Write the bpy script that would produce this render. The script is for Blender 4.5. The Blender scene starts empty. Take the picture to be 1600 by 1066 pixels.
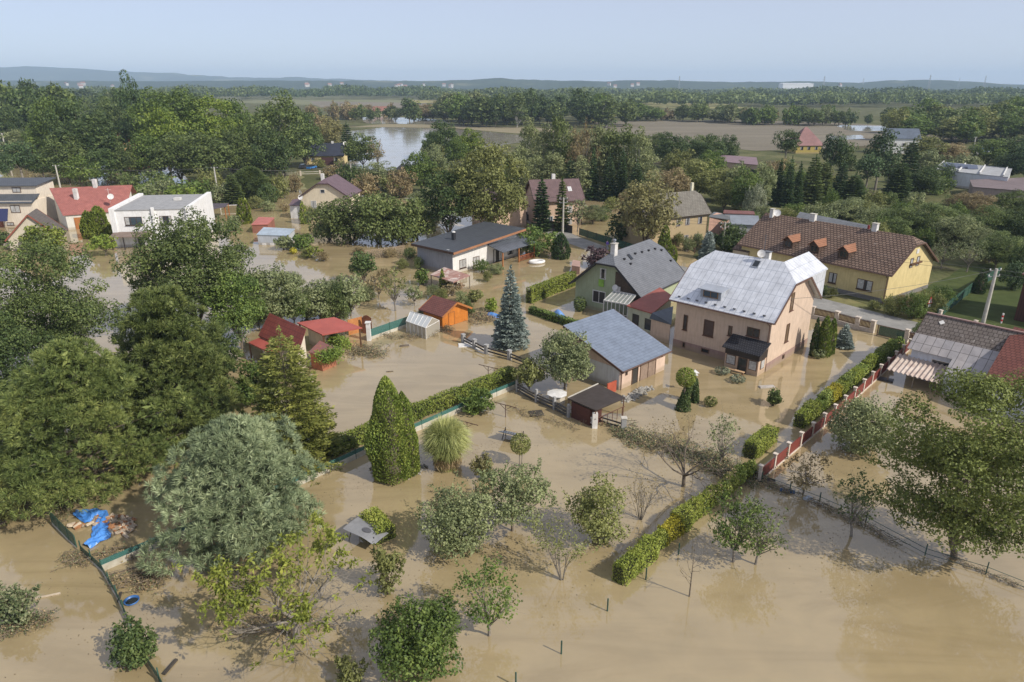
import bpy, math, random
import numpy as np
from mathutils import Vector, Matrix

# ---------------------------------------------------------------- camera
SC = bpy.context.scene
COL = SC.collection
FPX, PITCH, CAMH = 1067.0, math.radians(20.5), 27.0      # focal length in photo pixels, tilt below the horizon, metres above the flood
cam = bpy.data.objects.new("camera", bpy.data.cameras.new("camera"))
COL.objects.link(cam)
cam.location = (0, 0, CAMH)
cam.rotation_euler = (math.radians(90) - PITCH, 0, 0)
cam.data.sensor_width = 36.0
cam.data.lens = 36.0 * FPX / 1600.0
cam.data.clip_start = 0.5
cam.data.clip_end = 40000
SC.camera = cam
# ---------------------------------------------------------------- sky, sun, exposure
SUN_AZ = (0.84, -0.54)            # horizontal direction towards the sun: behind and to the right of the camera
SUN_EL = math.radians(39)
w = bpy.data.worlds.new("World")
SC.world = w
w.use_nodes = True
nt = w.node_tree
nt.nodes.clear()
sky = nt.nodes.new("ShaderNodeTexSky")
sky.sky_type = 'NISHITA'
sky.sun_disc = False
sky.sun_elevation = SUN_EL
sky.sun_rotation = math.atan2(SUN_AZ[0], SUN_AZ[1])
sky.air_density = 0.65
sky.dust_density = 0.8
sky.ozone_density = 3.0
sky.altitude = 250
bg = nt.nodes.new("ShaderNodeBackground")
bg.inputs[1].default_value = 0.05
wo = nt.nodes.new("ShaderNodeOutputWorld")
nt.links.new(sky.outputs[0], bg.inputs[0])
veil = nt.nodes.new("ShaderNodeBackground")          # thin even layer of high haze over the whole sky
veil.inputs[0].default_value = (0.86, 0.87, 0.98, 1)
veil.inputs[1].default_value = 0.44
addn = nt.nodes.new("ShaderNodeAddShader")
nt.links.new(bg.outputs[0], addn.inputs[0])
nt.links.new(veil.outputs[0], addn.inputs[1])
nt.links.new(addn.outputs[0], wo.inputs[0])
sl = bpy.data.lights.new("sun", 'SUN')
sl.energy = 4.0
sl.angle = math.radians(0.5)
sl.color = (1.0, 0.93, 0.82)
sun = bpy.data.objects.new("sun", sl)
COL.objects.link(sun)
n2 = math.hypot(*SUN_AZ)
sdir = Vector((SUN_AZ[0] / n2 * math.cos(SUN_EL), SUN_AZ[1] / n2 * math.cos(SUN_EL), math.sin(SUN_EL)))
sun.rotation_euler = sdir.to_track_quat('Z', 'Y').to_euler()
SC.view_settings.view_transform = 'Standard'
SC.view_settings.look = 'None'
SC.view_settings.gamma = 1
SC.view_settings.exposure = 0.22
SC.view_settings.use_curve_mapping = False

# ---------------------------------------------------------------- survey: photo pixel -> place on the level plane z
def ray(px, py):
    u = (px - 800) / FPX
    v = (533 - py) / FPX
    return (u, math.cos(PITCH) + v * math.sin(PITCH), -math.sin(PITCH) + v * math.cos(PITCH))

def at(px, py, z=0.0):
    d = ray(px, py)
    t = (z - CAMH) / d[2]
    return Vector((d[0] * t, d[1] * t, z))

def depth(p):
    return p[1] * math.cos(PITCH) + (CAMH - p[2]) * math.sin(PITCH)

def height_at(p, py):
    """height above p at which photo row py is reached"""
    k = (533 - py) / FPX
    # yc/zc = k with yc = y sinP + (z-H) cosP, zc = y cosP - (z-H) sinP
    y = p[1]
    zz = (k * y * math.cos(PITCH) - y * math.sin(PITCH)) / (math.cos(PITCH) + k * math.sin(PITCH))
    return zz + CAMH

# ---------------------------------------------------------------- materials
MATS = {}

def _new(name):
    m = bpy.data.materials.new(name)
    m.use_nodes = True
    t = m.node_tree
    b = t.nodes["Principled BSDF"]
    return m, t, b

def _ramp(t, fac, cols):
    r = t.nodes.new("ShaderNodeValToRGB")
    e = r.color_ramp.elements
    while len(e) < len(cols):
        e.new(0.5)
    for i, (p, c) in enumerate(cols):
        e[i].position = p
        e[i].color = (*c, 1)
    t.links.new(fac, r.inputs[0])
    return r.outputs[0]

def _noise(t, scale, detail=4, rough=0.6, vec=None, dist=0.0):
    n = t.nodes.new("ShaderNodeTexNoise")
    n.inputs["Scale"].default_value = scale
    n.inputs["Detail"].default_value = detail
    n.inputs["Roughness"].default_value = rough
    n.inputs["Distortion"].default_value = dist
    if vec is not None:
        t.links.new(vec, n.inputs["Vector"])
    return n

def _coord(t, kind="Object"):
    return t.nodes.new("ShaderNodeTexCoord").outputs[kind]

def _bump(t, b, h, strength, dist=0.05):
    bp = t.nodes.new("ShaderNodeBump")
    bp.inputs["Strength"].default_value = strength
    bp.inputs["Distance"].default_value = dist
    t.links.new(h, bp.inputs["Height"])
    t.links.new(bp.outputs[0], b.inputs["Normal"])

def _mix(t, fac, a, b, mode='MIX'):
    m = t.nodes.new("ShaderNodeMix")
    m.data_type = 'RGBA'
    m.blend_type = mode
    if isinstance(fac, float):
        m.inputs[0].default_value = fac
    else:
        t.links.new(fac, m.inputs[0])
    for k, s in ((6, a), (7, b)):
        if isinstance(s, tuple):
            m.inputs[k].default_value = (*s, 1)
        else:
            t.links.new(s, m.inputs[k])
    return m.outputs[2]

def mat(name, c, c2=None, scale=3.0, rough=0.7, metal=0.0, bump=0.0, spec=0.4):
    """paint, plaster, concrete, metal: two tones broken up by noise"""
    if name in MATS:
        return MATS[name]
    m, t, b = _new(name)
    c2 = c2 or tuple(x * 0.78 for x in c)
    co = _coord(t)
    n = _noise(t, scale, 6, 0.65, co)
    n_big = _noise(t, scale * 0.17, 3, 0.6, co)
    a = _ramp(t, n.outputs[0], [(0.34, c2), (0.64, c)])
    d = _ramp(t, n_big.outputs[0], [(0.35, (0.80, 0.79, 0.77)), (0.62, (1, 1, 1))])
    t.links.new(_mix(t, 1.0, a, d, 'MULTIPLY'), b.inputs["Base Color"])
    b.inputs["Roughness"].default_value = rough
    b.inputs["Metallic"].default_value = metal
    b.inputs["Specular IOR Level"].default_value = spec
    if bump:
        _bump(t, b, n.outputs[0], bump)
    MATS[name] = m
    return m

def mat_wall(name, c, dirt=(0.30, 0.24, 0.16), line=0.35):
    """rendered wall with a ragged mud line just above the flood"""
    if name in MATS:
        return MATS[name]
    m, t, b = _new(name)
    co = _coord(t)
    n = _noise(t, 1.2, 6, 0.7, co)
    a = _ramp(t, n.outputs[0], [(0.3, tuple(x * 0.86 for x in c)), (0.65, c)])
    mp = t.nodes.new("ShaderNodeMapping")
    mp.inputs["Scale"].default_value = (1, 1, 0.12)
    t.links.new(co, mp.inputs[0])
    streak = _noise(t, 5, 4, 0.6, mp.outputs[0])
    st = _ramp(t, streak.outputs[0], [(0.35, (0.88, 0.87, 0.85)), (0.6, (1, 1, 1))])
    a = _mix(t, 1.0, a, st, 'MULTIPLY')
    g = t.nodes.new("ShaderNodeNewGeometry")
    sx = t.nodes.new("ShaderNodeSeparateXYZ")
    t.links.new(g.outputs["Position"], sx.inputs[0])
    ad = t.nodes.new("ShaderNodeMath")
    ad.operation = 'MULTIPLY_ADD'
    t.links.new(n.outputs[0], ad.inputs[0])
    ad.inputs[1].default_value = -0.5
    t.links.new(sx.outputs[2], ad.inputs[2])
    r = _ramp(t, ad.outputs[0], [(line - 0.32, (1, 1, 1)), (line, (0, 0, 0))])
    rr = t.nodes.new("ShaderNodeMath")
    rr.operation = 'MULTIPLY'
    t.links.new(r, rr.inputs[0])
    rr.inputs[1].default_value = 0.55
    t.links.new(_mix(t, rr.outputs[0], a, dirt), b.inputs["Base Color"])
    b.inputs["Roughness"].default_value = 0.85
    b.inputs["Specular IOR Level"].default_value = 0.25
    MATS[name] = m
    return m

def mat_tile(name, c1, c2, mortar, bw, rh, ms=0.03, rough=0.6, metal=0.0, bump=0.4, offset=0.5, patch=None):
    """roof tiles, sheets, boards or paving laid in courses along the face's own UV, in metres"""
    if name in MATS:
        return MATS[name]
    m, t, b = _new(name)
    uv = _coord(t, "UV")
    br = t.nodes.new("ShaderNodeTexBrick")
    br.offset = offset
    t.links.new(uv, br.inputs["Vector"])
    br.inputs["Color1"].default_value = (*c1, 1)
    br.inputs["Color2"].default_value = (*c2, 1)
    br.inputs["Mortar"].default_value = (*mortar, 1)
    br.inputs["Scale"].default_value = 1.0
    br.inputs["Mortar Size"].default_value = ms
    br.inputs["Mortar Smooth"].default_value = 0.3
    br.inputs["Brick Width"].default_value = bw
    br.inputs["Row Height"].default_value = rh
    n = _noise(t, 0.9, 6, 0.7, uv)
    d = _ramp(t, n.outputs[0], [(0.32, (0.72, 0.72, 0.72)), (0.62, (1, 1, 1))])
    col = _mix(t, 1.0, br.outputs[0], d, 'MULTIPLY')
    if patch:
        n2 = _noise(t, patch[1], 8, 0.75, uv)
        f = _ramp(t, n2.outputs[0], [(patch[2], (0, 0, 0)), (patch[2] + 0.06, (1, 1, 1))])
        col = _mix(t, f, col, patch[0])
    t.links.new(col, b.inputs["Base Color"])
    b.inputs["Roughness"].default_value = rough
    b.inputs["Metallic"].default_value = metal
    b.inputs["Specular IOR Level"].default_value = 0.35
    _bump(t, b, br.outputs[1], -bump, 0.04)
    MATS[name] = m
    return m

def mat_leaf(name, dark, mid, light, trans=0.28, scale=0.35, rough=0.55):
    """foliage: every leaf its own tint, drifting from bough to bough"""
    if name in MATS:
        return MATS[name]
    m, t, b = _new(name)
    g = t.nodes.new("ShaderNodeNewGeometry")
    oi = t.nodes.new("ShaderNodeObjectInfo")
    n = _noise(t, scale, 3, 0.6, g.outputs["Position"])
    ad = t.nodes.new("ShaderNodeMath")
    ad.operation = 'MULTIPLY_ADD'
    t.links.new(g.outputs["Random Per Island"], ad.inputs[0])
    ad.inputs[1].default_value = 0.55
    sb = t.nodes.new("ShaderNodeMath")
    sb.operation = 'MULTIPLY_ADD'
    t.links.new(n.outputs[0], sb.inputs[0])
    sb.inputs[1].default_value = 1.3
    sb.inputs[2].default_value = -0.42
    t.links.new(sb.outputs[0], ad.inputs[2])
    col = _ramp(t, ad.outputs[0], [(0.05, dark), (0.5, mid), (0.97, light)])
    hs = t.nodes.new("ShaderNodeHueSaturation")
    mr = t.nodes.new("ShaderNodeMapRange")
    mr.inputs[3].default_value = 0.86
    mr.inputs[4].default_value = 1.16
    t.links.new(oi.outputs["Random"], mr.inputs[0])
    t.links.new(mr.outputs[0], hs.inputs["Value"])
    t.links.new(col, hs.inputs["Color"])
    t.links.new(hs.outputs[0], b.inputs["Base Color"])
    b.inputs["Roughness"].default_value = rough
    b.inputs["Specular IOR Level"].default_value = 0.3
    tr = t.nodes.new("ShaderNodeBsdfTranslucent")
    t.links.new(hs.outputs[0], tr.inputs[0])
    mx = t.nodes.new("ShaderNodeMixShader")
    mx.inputs[0].default_value = trans
    out = t.nodes["Material Output"]
    t.links.new(b.outputs[0], mx.inputs[1])
    t.links.new(tr.outputs[0], mx.inputs[2])
    t.links.new(mx.outputs[0], out.inputs[0])
    MATS[name] = m
    return m

def mat_glass(name, c=(0.02, 0.025, 0.03), rough=0.06):
    if name in MATS:
        return MATS[name]
    m, t, b = _new(name)
    b.inputs["Base Color"].default_value = (*c, 1)
    b.inputs["Roughness"].default_value = rough
    b.inputs["Specular IOR Level"].default_value = 0.6
    MATS[name] = m
    return m

def mat_clear(name, tint=(0.8, 0.85, 0.88), k=0.55):
    if name in MATS:
        return MATS[name]
    m, t, b = _new(name)
    b.inputs["Base Color"].default_value = (*tint, 1)
    b.inputs["Roughness"].default_value = 0.15
    b.inputs["Alpha"].default_value = k
    MATS[name] = m
    return m

def mat_net(name, c, cover=0.75):
    """woven shade netting: fine holes"""
    if name in MATS:
        return MATS[name]
    m, t, b = _new(name)
    n = _noise(t, 40, 2, 0.5, _coord(t))
    f = _ramp(t, n.outputs[0], [(0.5 - cover * 0.35, (0.3, 0.3, 0.3)), (0.62, (1, 1, 1))])
    b.inputs["Base Color"].default_value = (*c, 1)
    b.inputs["Roughness"].default_value = 0.7
    t.links.new(f, b.inputs["Alpha"])
    MATS[name] = m
    return m

# ---------------------------------------------------------------- mesh helpers
def V3(p):
    return Vector((p[0], p[1], p[2]))

class MB:
    """collects faces; build() links them as ONE mesh object. org: where the thing's own origin is."""
    def __init__(s, org=(0, 0, 0)):
        s.v, s.f, s.o = [], [], Vector(org)

    def face(s, pts):
        k = len(s.v)
        s.v += [V3(p) - s.o for p in pts]
        s.f.append(tuple(range(k, k + len(pts))))
        return s

    def hexa(s, a, b):
        """a: four bottom points, b: four top points, both counterclockwise from above"""
        k = len(s.v)
        s.v += [V3(p) - s.o for p in list(a) + list(b)]
        s.f += [(k + 3, k + 2, k + 1, k), (k + 4, k + 5, k + 6, k + 7)]
        s.f += [(k + i, k + (i + 1) % 4, k + 4 + (i + 1) % 4, k + 4 + i) for i in range(4)]
        return s

    def box(s, x0, y0, z0, x1, y1, z1):
        return s.hexa([(x0, y0, z0), (x1, y0, z0), (x1, y1, z0), (x0, y1, z0)],
                      [(x0, y0, z1), (x1, y0, z1), (x1, y1, z1), (x0, y1, z1)])

    def obox(s, c, size, rz=0.0, tilt=None):
        m = Matrix.Translation(V3(c)) @ Matrix.Rotation(rz, 4, 'Z')
        if tilt:
            m = m @ Matrix.Rotation(tilt[0], 4, 'X') @ Matrix.Rotation(tilt[1], 4, 'Y')
        x, y, z = size[0] / 2, size[1] / 2, size[2] / 2
        q = [m @ Vector(p) for p in ((-x, -y, -z), (x, -y, -z), (x, y, -z), (-x, y, -z), (-x, -y, z), (x, -y, z), (x, y, z), (-x, y, z))]
        return s.hexa(q[:4], q[4:])

    def beam(s, p, q, wd, ht=None):
        p, q = V3(p), V3(q)
        ht = ht or wd
        d = (q - p).normalized()
        up = Vector((0, 0, 1)) if abs(d.z) < 0.95 else Vector((0, 1, 0))
        a = d.cross(up).normalized() * wd / 2
        b = a.cross(d).normalized() * ht / 2
        return s.hexa([p - a - b, p + a - b, q + a - b, q - a - b], [p - a + b, p + a + b, q + a + b, q - a + b])

    def tube(s, pts, rad, n=6, cap=True):
        pts = [V3(p) for p in pts]
        if not hasattr(rad, '__len__'):
            rad = [rad] * len(pts)
        k = len(s.v)
        prev = None
        for i, p in enumerate(pts):
            d = (pts[min(i + 1, len(pts) - 1)] - pts[max(i - 1, 0)]).normalized()
            if prev is None:
                prev = d.orthogonal().normalized()
            a = (prev - d * prev.dot(d)).normalized()
            prev = a
            b = d.cross(a)
            for j in range(n):
                th = 2 * math.pi * j / n
                s.v.append(p + (a * math.cos(th) + b * math.sin(th)) * rad[i] - s.o)
        for i in range(len(pts) - 1):
            for j in range(n):
                s.f.append((k + i * n + j, k + i * n + (j + 1) % n, k + (i + 1) * n + (j + 1) % n, k + (i + 1) * n + j))
        if cap:
            s.f.append(tuple(k + j for j in reversed(range(n))))
            e = k + (len(pts) - 1) * n
            s.f.append(tuple(e + j for j in range(n)))
        return s

    def slab(s, poly, t):
        """sheet of thickness t: poly is its top, counterclockwise from above"""
        k, n = len(s.v), len(poly)
        s.v += [V3(p) - s.o for p in poly] + [V3(p) - s.o - Vector((0, 0, t)) for p in poly]
        s.f.append(tuple(range(k, k + n)))
        s.f.append(tuple(reversed(range(k + n, k + 2 * n))))
        s.f += [(k + n + i, k + n + (i + 1) % n, k + (i + 1) % n, k + i) for i in range(n)]
        return s

    def lathe(s, c, prof, n=16):
        k = len(s.v)
        for r, z in prof:
            for j in range(n):
                a = 2 * math.pi * j / n
                s.v.append(V3((c[0] + r * math.cos(a), c[1] + r * math.sin(a), c[2] + z)) - s.o)
        for i in range(len(prof) - 1):
            for j in range(n):
                s.f.append((k + i * n + j, k + i * n + (j + 1) % n, k + (i + 1) * n + (j + 1) % n, k + (i + 1) * n + j))
        return s

    def build(s, name, m, parent=None, label=None, smooth=False):
        me = bpy.data.meshes.new(name)
        me.from_pydata([tuple(p) for p in s.v], [], s.f)
        uvl = me.uv_layers.new(name="UVMap")
        uvs = []
        for f in s.f:
            a, b, c = s.v[f[0]], s.v[f[1]], s.v[f[2]]
            n = (b - a).cross(c - a)
            if len(f) > 3 and n.length < 1e-7:
                n = (s.v[f[2]] - a).cross(s.v[f[3]] - a)
            n = n.normalized() if n.length > 1e-9 else Vector((0, 0, 1))
            t = Vector((-n.y, n.x, 0))
            t = Vector((1, 0, 0)) if t.length < 0.02 else t.normalized()
            q = n.cross(t)
            for i in f:
                uvs += [s.v[i].dot(t), s.v[i].dot(q)]
        uvl.data.foreach_set("uv", uvs)
        if smooth:
            me.polygons.foreach_set("use_smooth", [True] * len(me.polygons))
        me.materials.append(m)
        me.update()
        o = bpy.data.objects.new(name, me)
        COL.objects.link(o)
        if parent is not None:
            o.parent = parent
        else:
            o.location = s.o
        if label:
            o["label"] = label
        return o

def tag(o, label, cat, group=None, kind=None):
    if label:
        o["label"] = label
    if cat:
        o["category"] = cat
    if group:
        o["group"] = group
    if kind:
        o["kind"] = kind
    return o

def thing(name, label, cat, loc=(0, 0, 0), rz=0.0, group=None):
    o = bpy.data.objects.new(name, None)
    COL.objects.link(o)
    o.location = loc
    o.rotation_euler = (0, 0, rz)
    o.empty_display_size = 0.3
    return tag(o, label, cat, group)

def dup(root, loc, rz=None, scale=None, label=None, group=None):
    r = root.copy()
    COL.objects.link(r)
    r.location = loc
    if rz is not None:
        r.rotation_euler = (0, 0, rz)
    if scale:
        r.scale = scale
    if label:
        r["label"] = label
    if group:
        r["group"] = group
    for ch in list(root.children):
        c = ch.copy()
        COL.objects.link(c)
        c.parent = r
        for g in list(ch.children):
            d = g.copy()
            COL.objects.link(d)
            d.parent = c
    return r

def structure(name, mb_or_obj, m=None):
    o = mb_or_obj.build(name, m) if isinstance(mb_or_obj, MB) else mb_or_obj
    o["kind"] = "structure"
    return o

def quad_mesh(name, P, m):
    """P: (n,4,3) array of loose quads -> mesh"""
    n = P.shape[0]
    me = bpy.data.meshes.new(name)
    me.vertices.add(4 * n)
    me.loops.add(4 * n)
    me.polygons.add(n)
    me.vertices.foreach_set("co", P.astype(np.float32).reshape(-1))
    me.loops.foreach_set("vertex_index", np.arange(4 * n, dtype=np.int32))
    me.polygons.foreach_set("loop_start", np.arange(0, 4 * n, 4, dtype=np.int32))
    me.update(calc_edges=True)
    me.materials.append(m)
    return me

# ---------------------------------------------------------------- foliage
def unit(a):
    return a / np.maximum(np.linalg.norm(a, axis=-1, keepdims=True), 1e-9)

def rdirs(rng, n):
    return unit(rng.normal(size=(n, 3)))

def lump(P, f, seed=0.0):
    x, y, z = P[:, 0] * f + seed, P[:, 1] * f + seed * 1.7, P[:, 2] * f + seed * 0.6
    return (np.sin(x + 1.3 * np.sin(y)) + np.sin(y * 1.1 + 1.7 * np.sin(z)) + np.sin(z * 1.2 + 1.1 * np.sin(x * 1.3))) / 3

def leaf_quads(rng, P, N, s, asp=0.6, jit=0.7, axis=None, fold=0.25):
    """leaf-sized quads at P facing roughly along N; with axis they are long along it"""
    n = len(P)
    N = unit(N + rng.normal(size=(n, 3)) * jit)
    if axis is None:
        T = unit(np.cross(N, rdirs(rng, n)))
    else:
        T = unit(axis + rng.normal(size=(n, 3)) * jit * 0.45)
        N = unit(np.cross(T, rdirs(rng, n)))
    B = np.cross(N, T)
    L = (s * (0.65 + 0.7 * rng.random(n)))[:, None]
    W = L * asp
    Q = np.empty((n, 4, 3))
    Q[:, 0] = P - T * L
    Q[:, 1] = P + B * W - N * L * fold
    Q[:, 2] = P + T * L
    Q[:, 3] = P - B * W - N * L * fold
    return Q

def fib(n, rng, jit=0.25):
    i = np.arange(n) + 0.5
    ph = i * 2.399963 + rng.random() * 6
    z = 1 - 2 * i / n
    r = np.sqrt(1 - z * z)
    return unit(np.stack([r * np.cos(ph), r * np.sin(ph), z], 1) + rng.normal(size=(n, 3)) * jit)

def crown_broad(rng, rx, z0, z1, s, dens=1.0, ncl=None, gap=0.3, low=0.35, clump=0.34, shape='round', shoots=0):
    """lobed crown from z0 to z1; returns leaf quads and the lobe centres the limbs grow to"""
    rz = (z1 - z0) / 2
    zc = (z0 + z1) / 2
    ncl = ncl or 26
    D = fib(ncl, rng)
    R = np.array([rx, rx, rz])
    m = min(rx, rz)
    cr = m * clump * (0.75 + 0.5 * rng.random(ncl))
    fr = 1 - clump * (0.75 + 0.35 * rng.random(ncl)) * np.minimum(1, m / np.maximum(rx, rz) + 0.2)
    fr = fr * (0.78 + 0.32 * rng.random(ncl))
    R = R * (1 + 0.06 * np.array([math.sin(rng.random() * 6), math.sin(rng.random() * 6), 0]))
    C = D * R * fr[:, None] * 1.06
    if shape == 'dome':
        C[:, 2] = np.where(C[:, 2] < 0, C[:, 2] * 0.75, C[:, 2])
    if shape == 'birch':
        k = 1 - 0.55 * np.clip(C[:, 2] / rz, -0.3, 1)
        C[:, 0] *= k
        C[:, 1] *= k
    C += rng.normal(size=C.shape) * m * 0.07
    n_in = max(3, ncl // 5)
    Ci = rdirs(rng, n_in) * R * 0.35
    C = np.vstack([C, Ci])
    cr = np.concatenate([cr, np.full(n_in, m * clump * 1.15)])
    C[:, 2] += zc
    area = 4 * math.pi * cr ** 2
    cnt = np.maximum(12, (area * dens * 0.75 / (4 * s * s * 0.6)).astype(int))
    idx = np.repeat(np.arange(len(C)), cnt)
    n = len(idx)
    d = rdirs(rng, n)
    d[:, 2] = np.where(d[:, 2] < -0.3, d[:, 2] * low - 0.05, d[:, 2])
    d = unit(d)
    rr = cr[idx] * (0.72 + 0.34 * rng.random(n))
    P = C[idx] + d * rr[:, None] * np.array([1.15, 1.15, 0.85])
    q = lump(P, 2.4 / max(m * clump, 0.2), rng.random() * 9)
    P += d * (q * 0.28 * cr[idx])[:, None]
    if shoots:
        top = np.argsort(-P[:, 2] - 0.6 * rng.random(n) * (z1 - z0))[:int(n * 0.45)]
        pick = rng.choice(top, shoots)
        m = 26
        sd = unit(d[pick] * np.array([0.55, 0.55, 0]) + np.array([0, 0, 1.0]) + rng.normal(size=(shoots, 3)) * 0.2)
        L = (0.10 + 0.16 * rng.random(shoots)) * (z1 - z0)
        u = rng.random((shoots, m, 1))
        SP = P[pick][:, None] + sd[:, None] * (u * L[:, None, None]) + rng.normal(size=(shoots, m, 3)) * s * 0.9
        P = np.vstack([P, SP.reshape(-1, 3)])
        d = np.vstack([d, rdirs(rng, shoots * m)])
        n = len(P)
    keep = (lump(P, 3.1 / max(m * clump, 0.2), 4.4) > -1 + gap * 1.3) | (rng.random(n) < 0.35)
    keep &= P[:, 2] > 0.05
    P, d = P[keep], d[keep]
    up = np.array([0, 0, 0.55])
    return leaf_quads(rng, P, d + up, s), C

def limbs(mb, rng, C, h0, r0, n=9, lean=(0, 0), zb=-0.4, twig=0.0):
    top = Vector((lean[0], lean[1], h0))
    mb.tube([(0, 0, zb), (lean[0] * 0.4, lean[1] * 0.4, h0 * 0.5), top], [r0 * 1.25, r0, r0 * 0.8], 8)
    order = rng.permutation(len(C))[:n]
    for i in order:
        c = Vector(C[i])
        a = top + (Vector((0, 0, -h0 * 0.25)) * rng.random())
        mid = a.lerp(c, 0.5) + Vector((rng.normal() * 0.12, rng.normal() * 0.12, 0.18)) * (c - a).length * 0.5
        mb.tube([a, mid, c], [r0 * 0.5, r0 * 0.3, r0 * 0.1], 5)
        if twig:
            for k in range(3):
                e = c + Vector(rng.normal(size=3)) * twig
                mb.tube([mid.lerp(c, 0.4 + 0.2 * k), e], [r0 * 0.12, r0 * 0.04], 4, False)

def bare_branches(mb, rng, p, d, length, r, depth_, spread=0.6, up=0.12, droop=0.0, nseg=3, tips=None):
    pts, rad = [Vector(p)], [r]
    q, dd = Vector(p), Vector(d).normalized()
    for i in range(nseg):
        dd = (dd + Vector(rng.normal(size=3)) * 0.16 + Vector((0, 0, up - droop))).normalized()
        q = q + dd * length / nseg
        pts.append(q.copy())
        rad.append(r * (1 - 0.6 * (i + 1) / nseg))
    mb.tube(pts, rad, 5 if depth_ > 1 else 3, False)
    if tips is not None and depth_ <= 1:
        tips.append(q.copy())
        tips.append(pts[-2].copy())
    if depth_ > 0:
        for k in range(3 + int(rng.random() * 2)):
            t = 0.35 + 0.65 * rng.random()
            i = min(int(t * nseg), nseg - 1)
            a = pts[i].lerp(pts[i + 1], t * nseg - i)
            nd = (dd + Vector(rng.normal(size=3)) * spread).normalized()
            bare_branches(mb, rng, a, nd, length * (0.5 + 0.25 * rng.random()), rad[i] * 0.55, depth_ - 1, spread, up, droop, nseg, tips)

def foliage_pine(rng, rx, z0, z1, s, dens=1.0, bough=0.25, cone=False):
    """rounded boughs at uneven reach, each studded with radiating needle tufts"""
    H = z1 - z0
    nb = int(2 * math.pi * rx * H * 0.9 / (math.pi * (rx * bough) ** 2) * 1.25) + 22
    t = np.sort(rng.random(nb)) ** 0.9
    ph = np.arange(nb) * 2.399963 + rng.random(nb) * 0.9
    prof = np.sin(np.clip(0.22 + 0.78 * t, 0, 1) * math.pi) ** 0.7 * (1 - 0.22 * t) * 1.06
    if cone:
        prof = (1 - t) ** 0.62 * np.minimum(1, t * 5 + 0.62) * 1.12 + 0.06
    rr = rx * prof * (0.42 + 0.62 * rng.random(nb)) * (1 + 0.16 * np.sin(ph * 3 + 1))
    C = np.stack([rr * np.cos(ph), rr * np.sin(ph), z0 + H * t * 0.93], 1)
    br = rx * bough * (0.65 + 0.65 * rng.random(nb)) * (0.6 + 0.5 * prof)
    nt = np.maximum(7, (br ** 2 * 2 * math.pi / (s * s * 2.2) * dens).astype(int))
    ib = np.repeat(np.arange(nb), nt)
    d = rdirs(rng, len(ib))
    d[:, 2] = np.abs(d[:, 2]) * 1.2 - 0.45
    out = unit(C[ib] * np.array([1, 1, 0]) + 1e-6)
    d = unit(d + out * 0.35)
    Tc = C[ib] + d * br[ib][:, None] * np.array([1.2, 1.2, 0.6]) * (0.85 + 0.2 * rng.random((len(ib), 1)))
    ax = unit(d * 0.6 + out * 0.35 + np.array([0, 0, 0.7]))
    k = 30
    it = np.repeat(np.arange(len(Tc)), k)
    ad = unit(ax[it] * 0.75 + rdirs(rng, len(it)) * 0.8)
    ts = (s * (0.75 + 0.5 * rng.random(len(Tc))))[it]
    P = Tc[it] + ad * (ts * 0.55)[:, None]
    Q = leaf_quads(rng, P, ad, s * 0.55, asp=0.095, jit=0.12, axis=ad, fold=0.0)
    D2 = rdirs(rng, nb * 26)
    i2 = np.repeat(np.arange(nb), 26)
    P2_ = C[i2] * np.array([0.8, 0.8, 1]) - np.array([0, 0, 0.25]) * br[i2][:, None] + D2 * br[i2][:, None] * 0.55
    Q = np.vstack([Q, leaf_quads(rng, P2_, D2, s * 0.8, asp=0.35)])
    return Q, C

def foliage_spruce(rng, rx, z0, z1, s, dens=1.0, droop=0.25, gap=0.5, power=0.85, upt=0.25):
    """tiers of flat sprays round a straight leader"""
    H = z1 - z0
    Ps, As = [], []
    z = z0
    while z < z1 - 0.05 * H:
        t = (z - z0) / H
        R = rx * (1 - t) ** power * (0.9 + 0.2 * rng.random())
        n = max(5, int(2 * math.pi * R / (gap * 1.05)))
        ph0 = rng.random() * 6.28
        for j in range(n):
            ph = ph0 + 6.283 * j / n + rng.normal() * 0.16
            L = R * (0.78 + 0.34 * rng.random())
            m = max(6, int(L / s * 7 * dens))
            u = rng.random(m) ** 0.6
            u = 0.18 + 0.82 * u
            wd = (1 - u) * 0.24 * L + gap * 0.28
            lat = rng.normal(size=m) * wd
            x = u * L
            zz = z - droop * L * u ** 1.4 + upt * L * np.maximum(0, u - 0.7) - np.abs(lat) * 0.25 + rng.normal(size=m) * 0.05
            c, sn = math.cos(ph), math.sin(ph)
            Ps.append(np.stack([x * c - lat * sn, x * sn + lat * c, zz], 1))
            sg = np.sign(lat) * 0.7
            As.append(np.stack([c - sg * sn, sn + sg * c, np.full(m, 0.12)], 1))
        z += gap * (0.55 + 0.45 * (1 - t))
    # leader
    m = int(30 * dens)
    Ps.append(np.stack([rng.normal(size=m) * 0.07, rng.normal(size=m) * 0.07, z1 - rng.random(m) * 0.12 * H], 1))
    As.append(np.tile([0, 0, 1.0], (m, 1)) + rng.normal(size=(m, 3)) * 0.4)
    P, A = np.vstack(Ps), unit(np.vstack(As))
    P = P[P[:, 2] > 0.03] if False else P
    return leaf_quads(rng, P, np.tile([0, 0, 1.0], (len(P), 1)), s, asp=0.3, jit=0.4, axis=A, fold=0.1)

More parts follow.
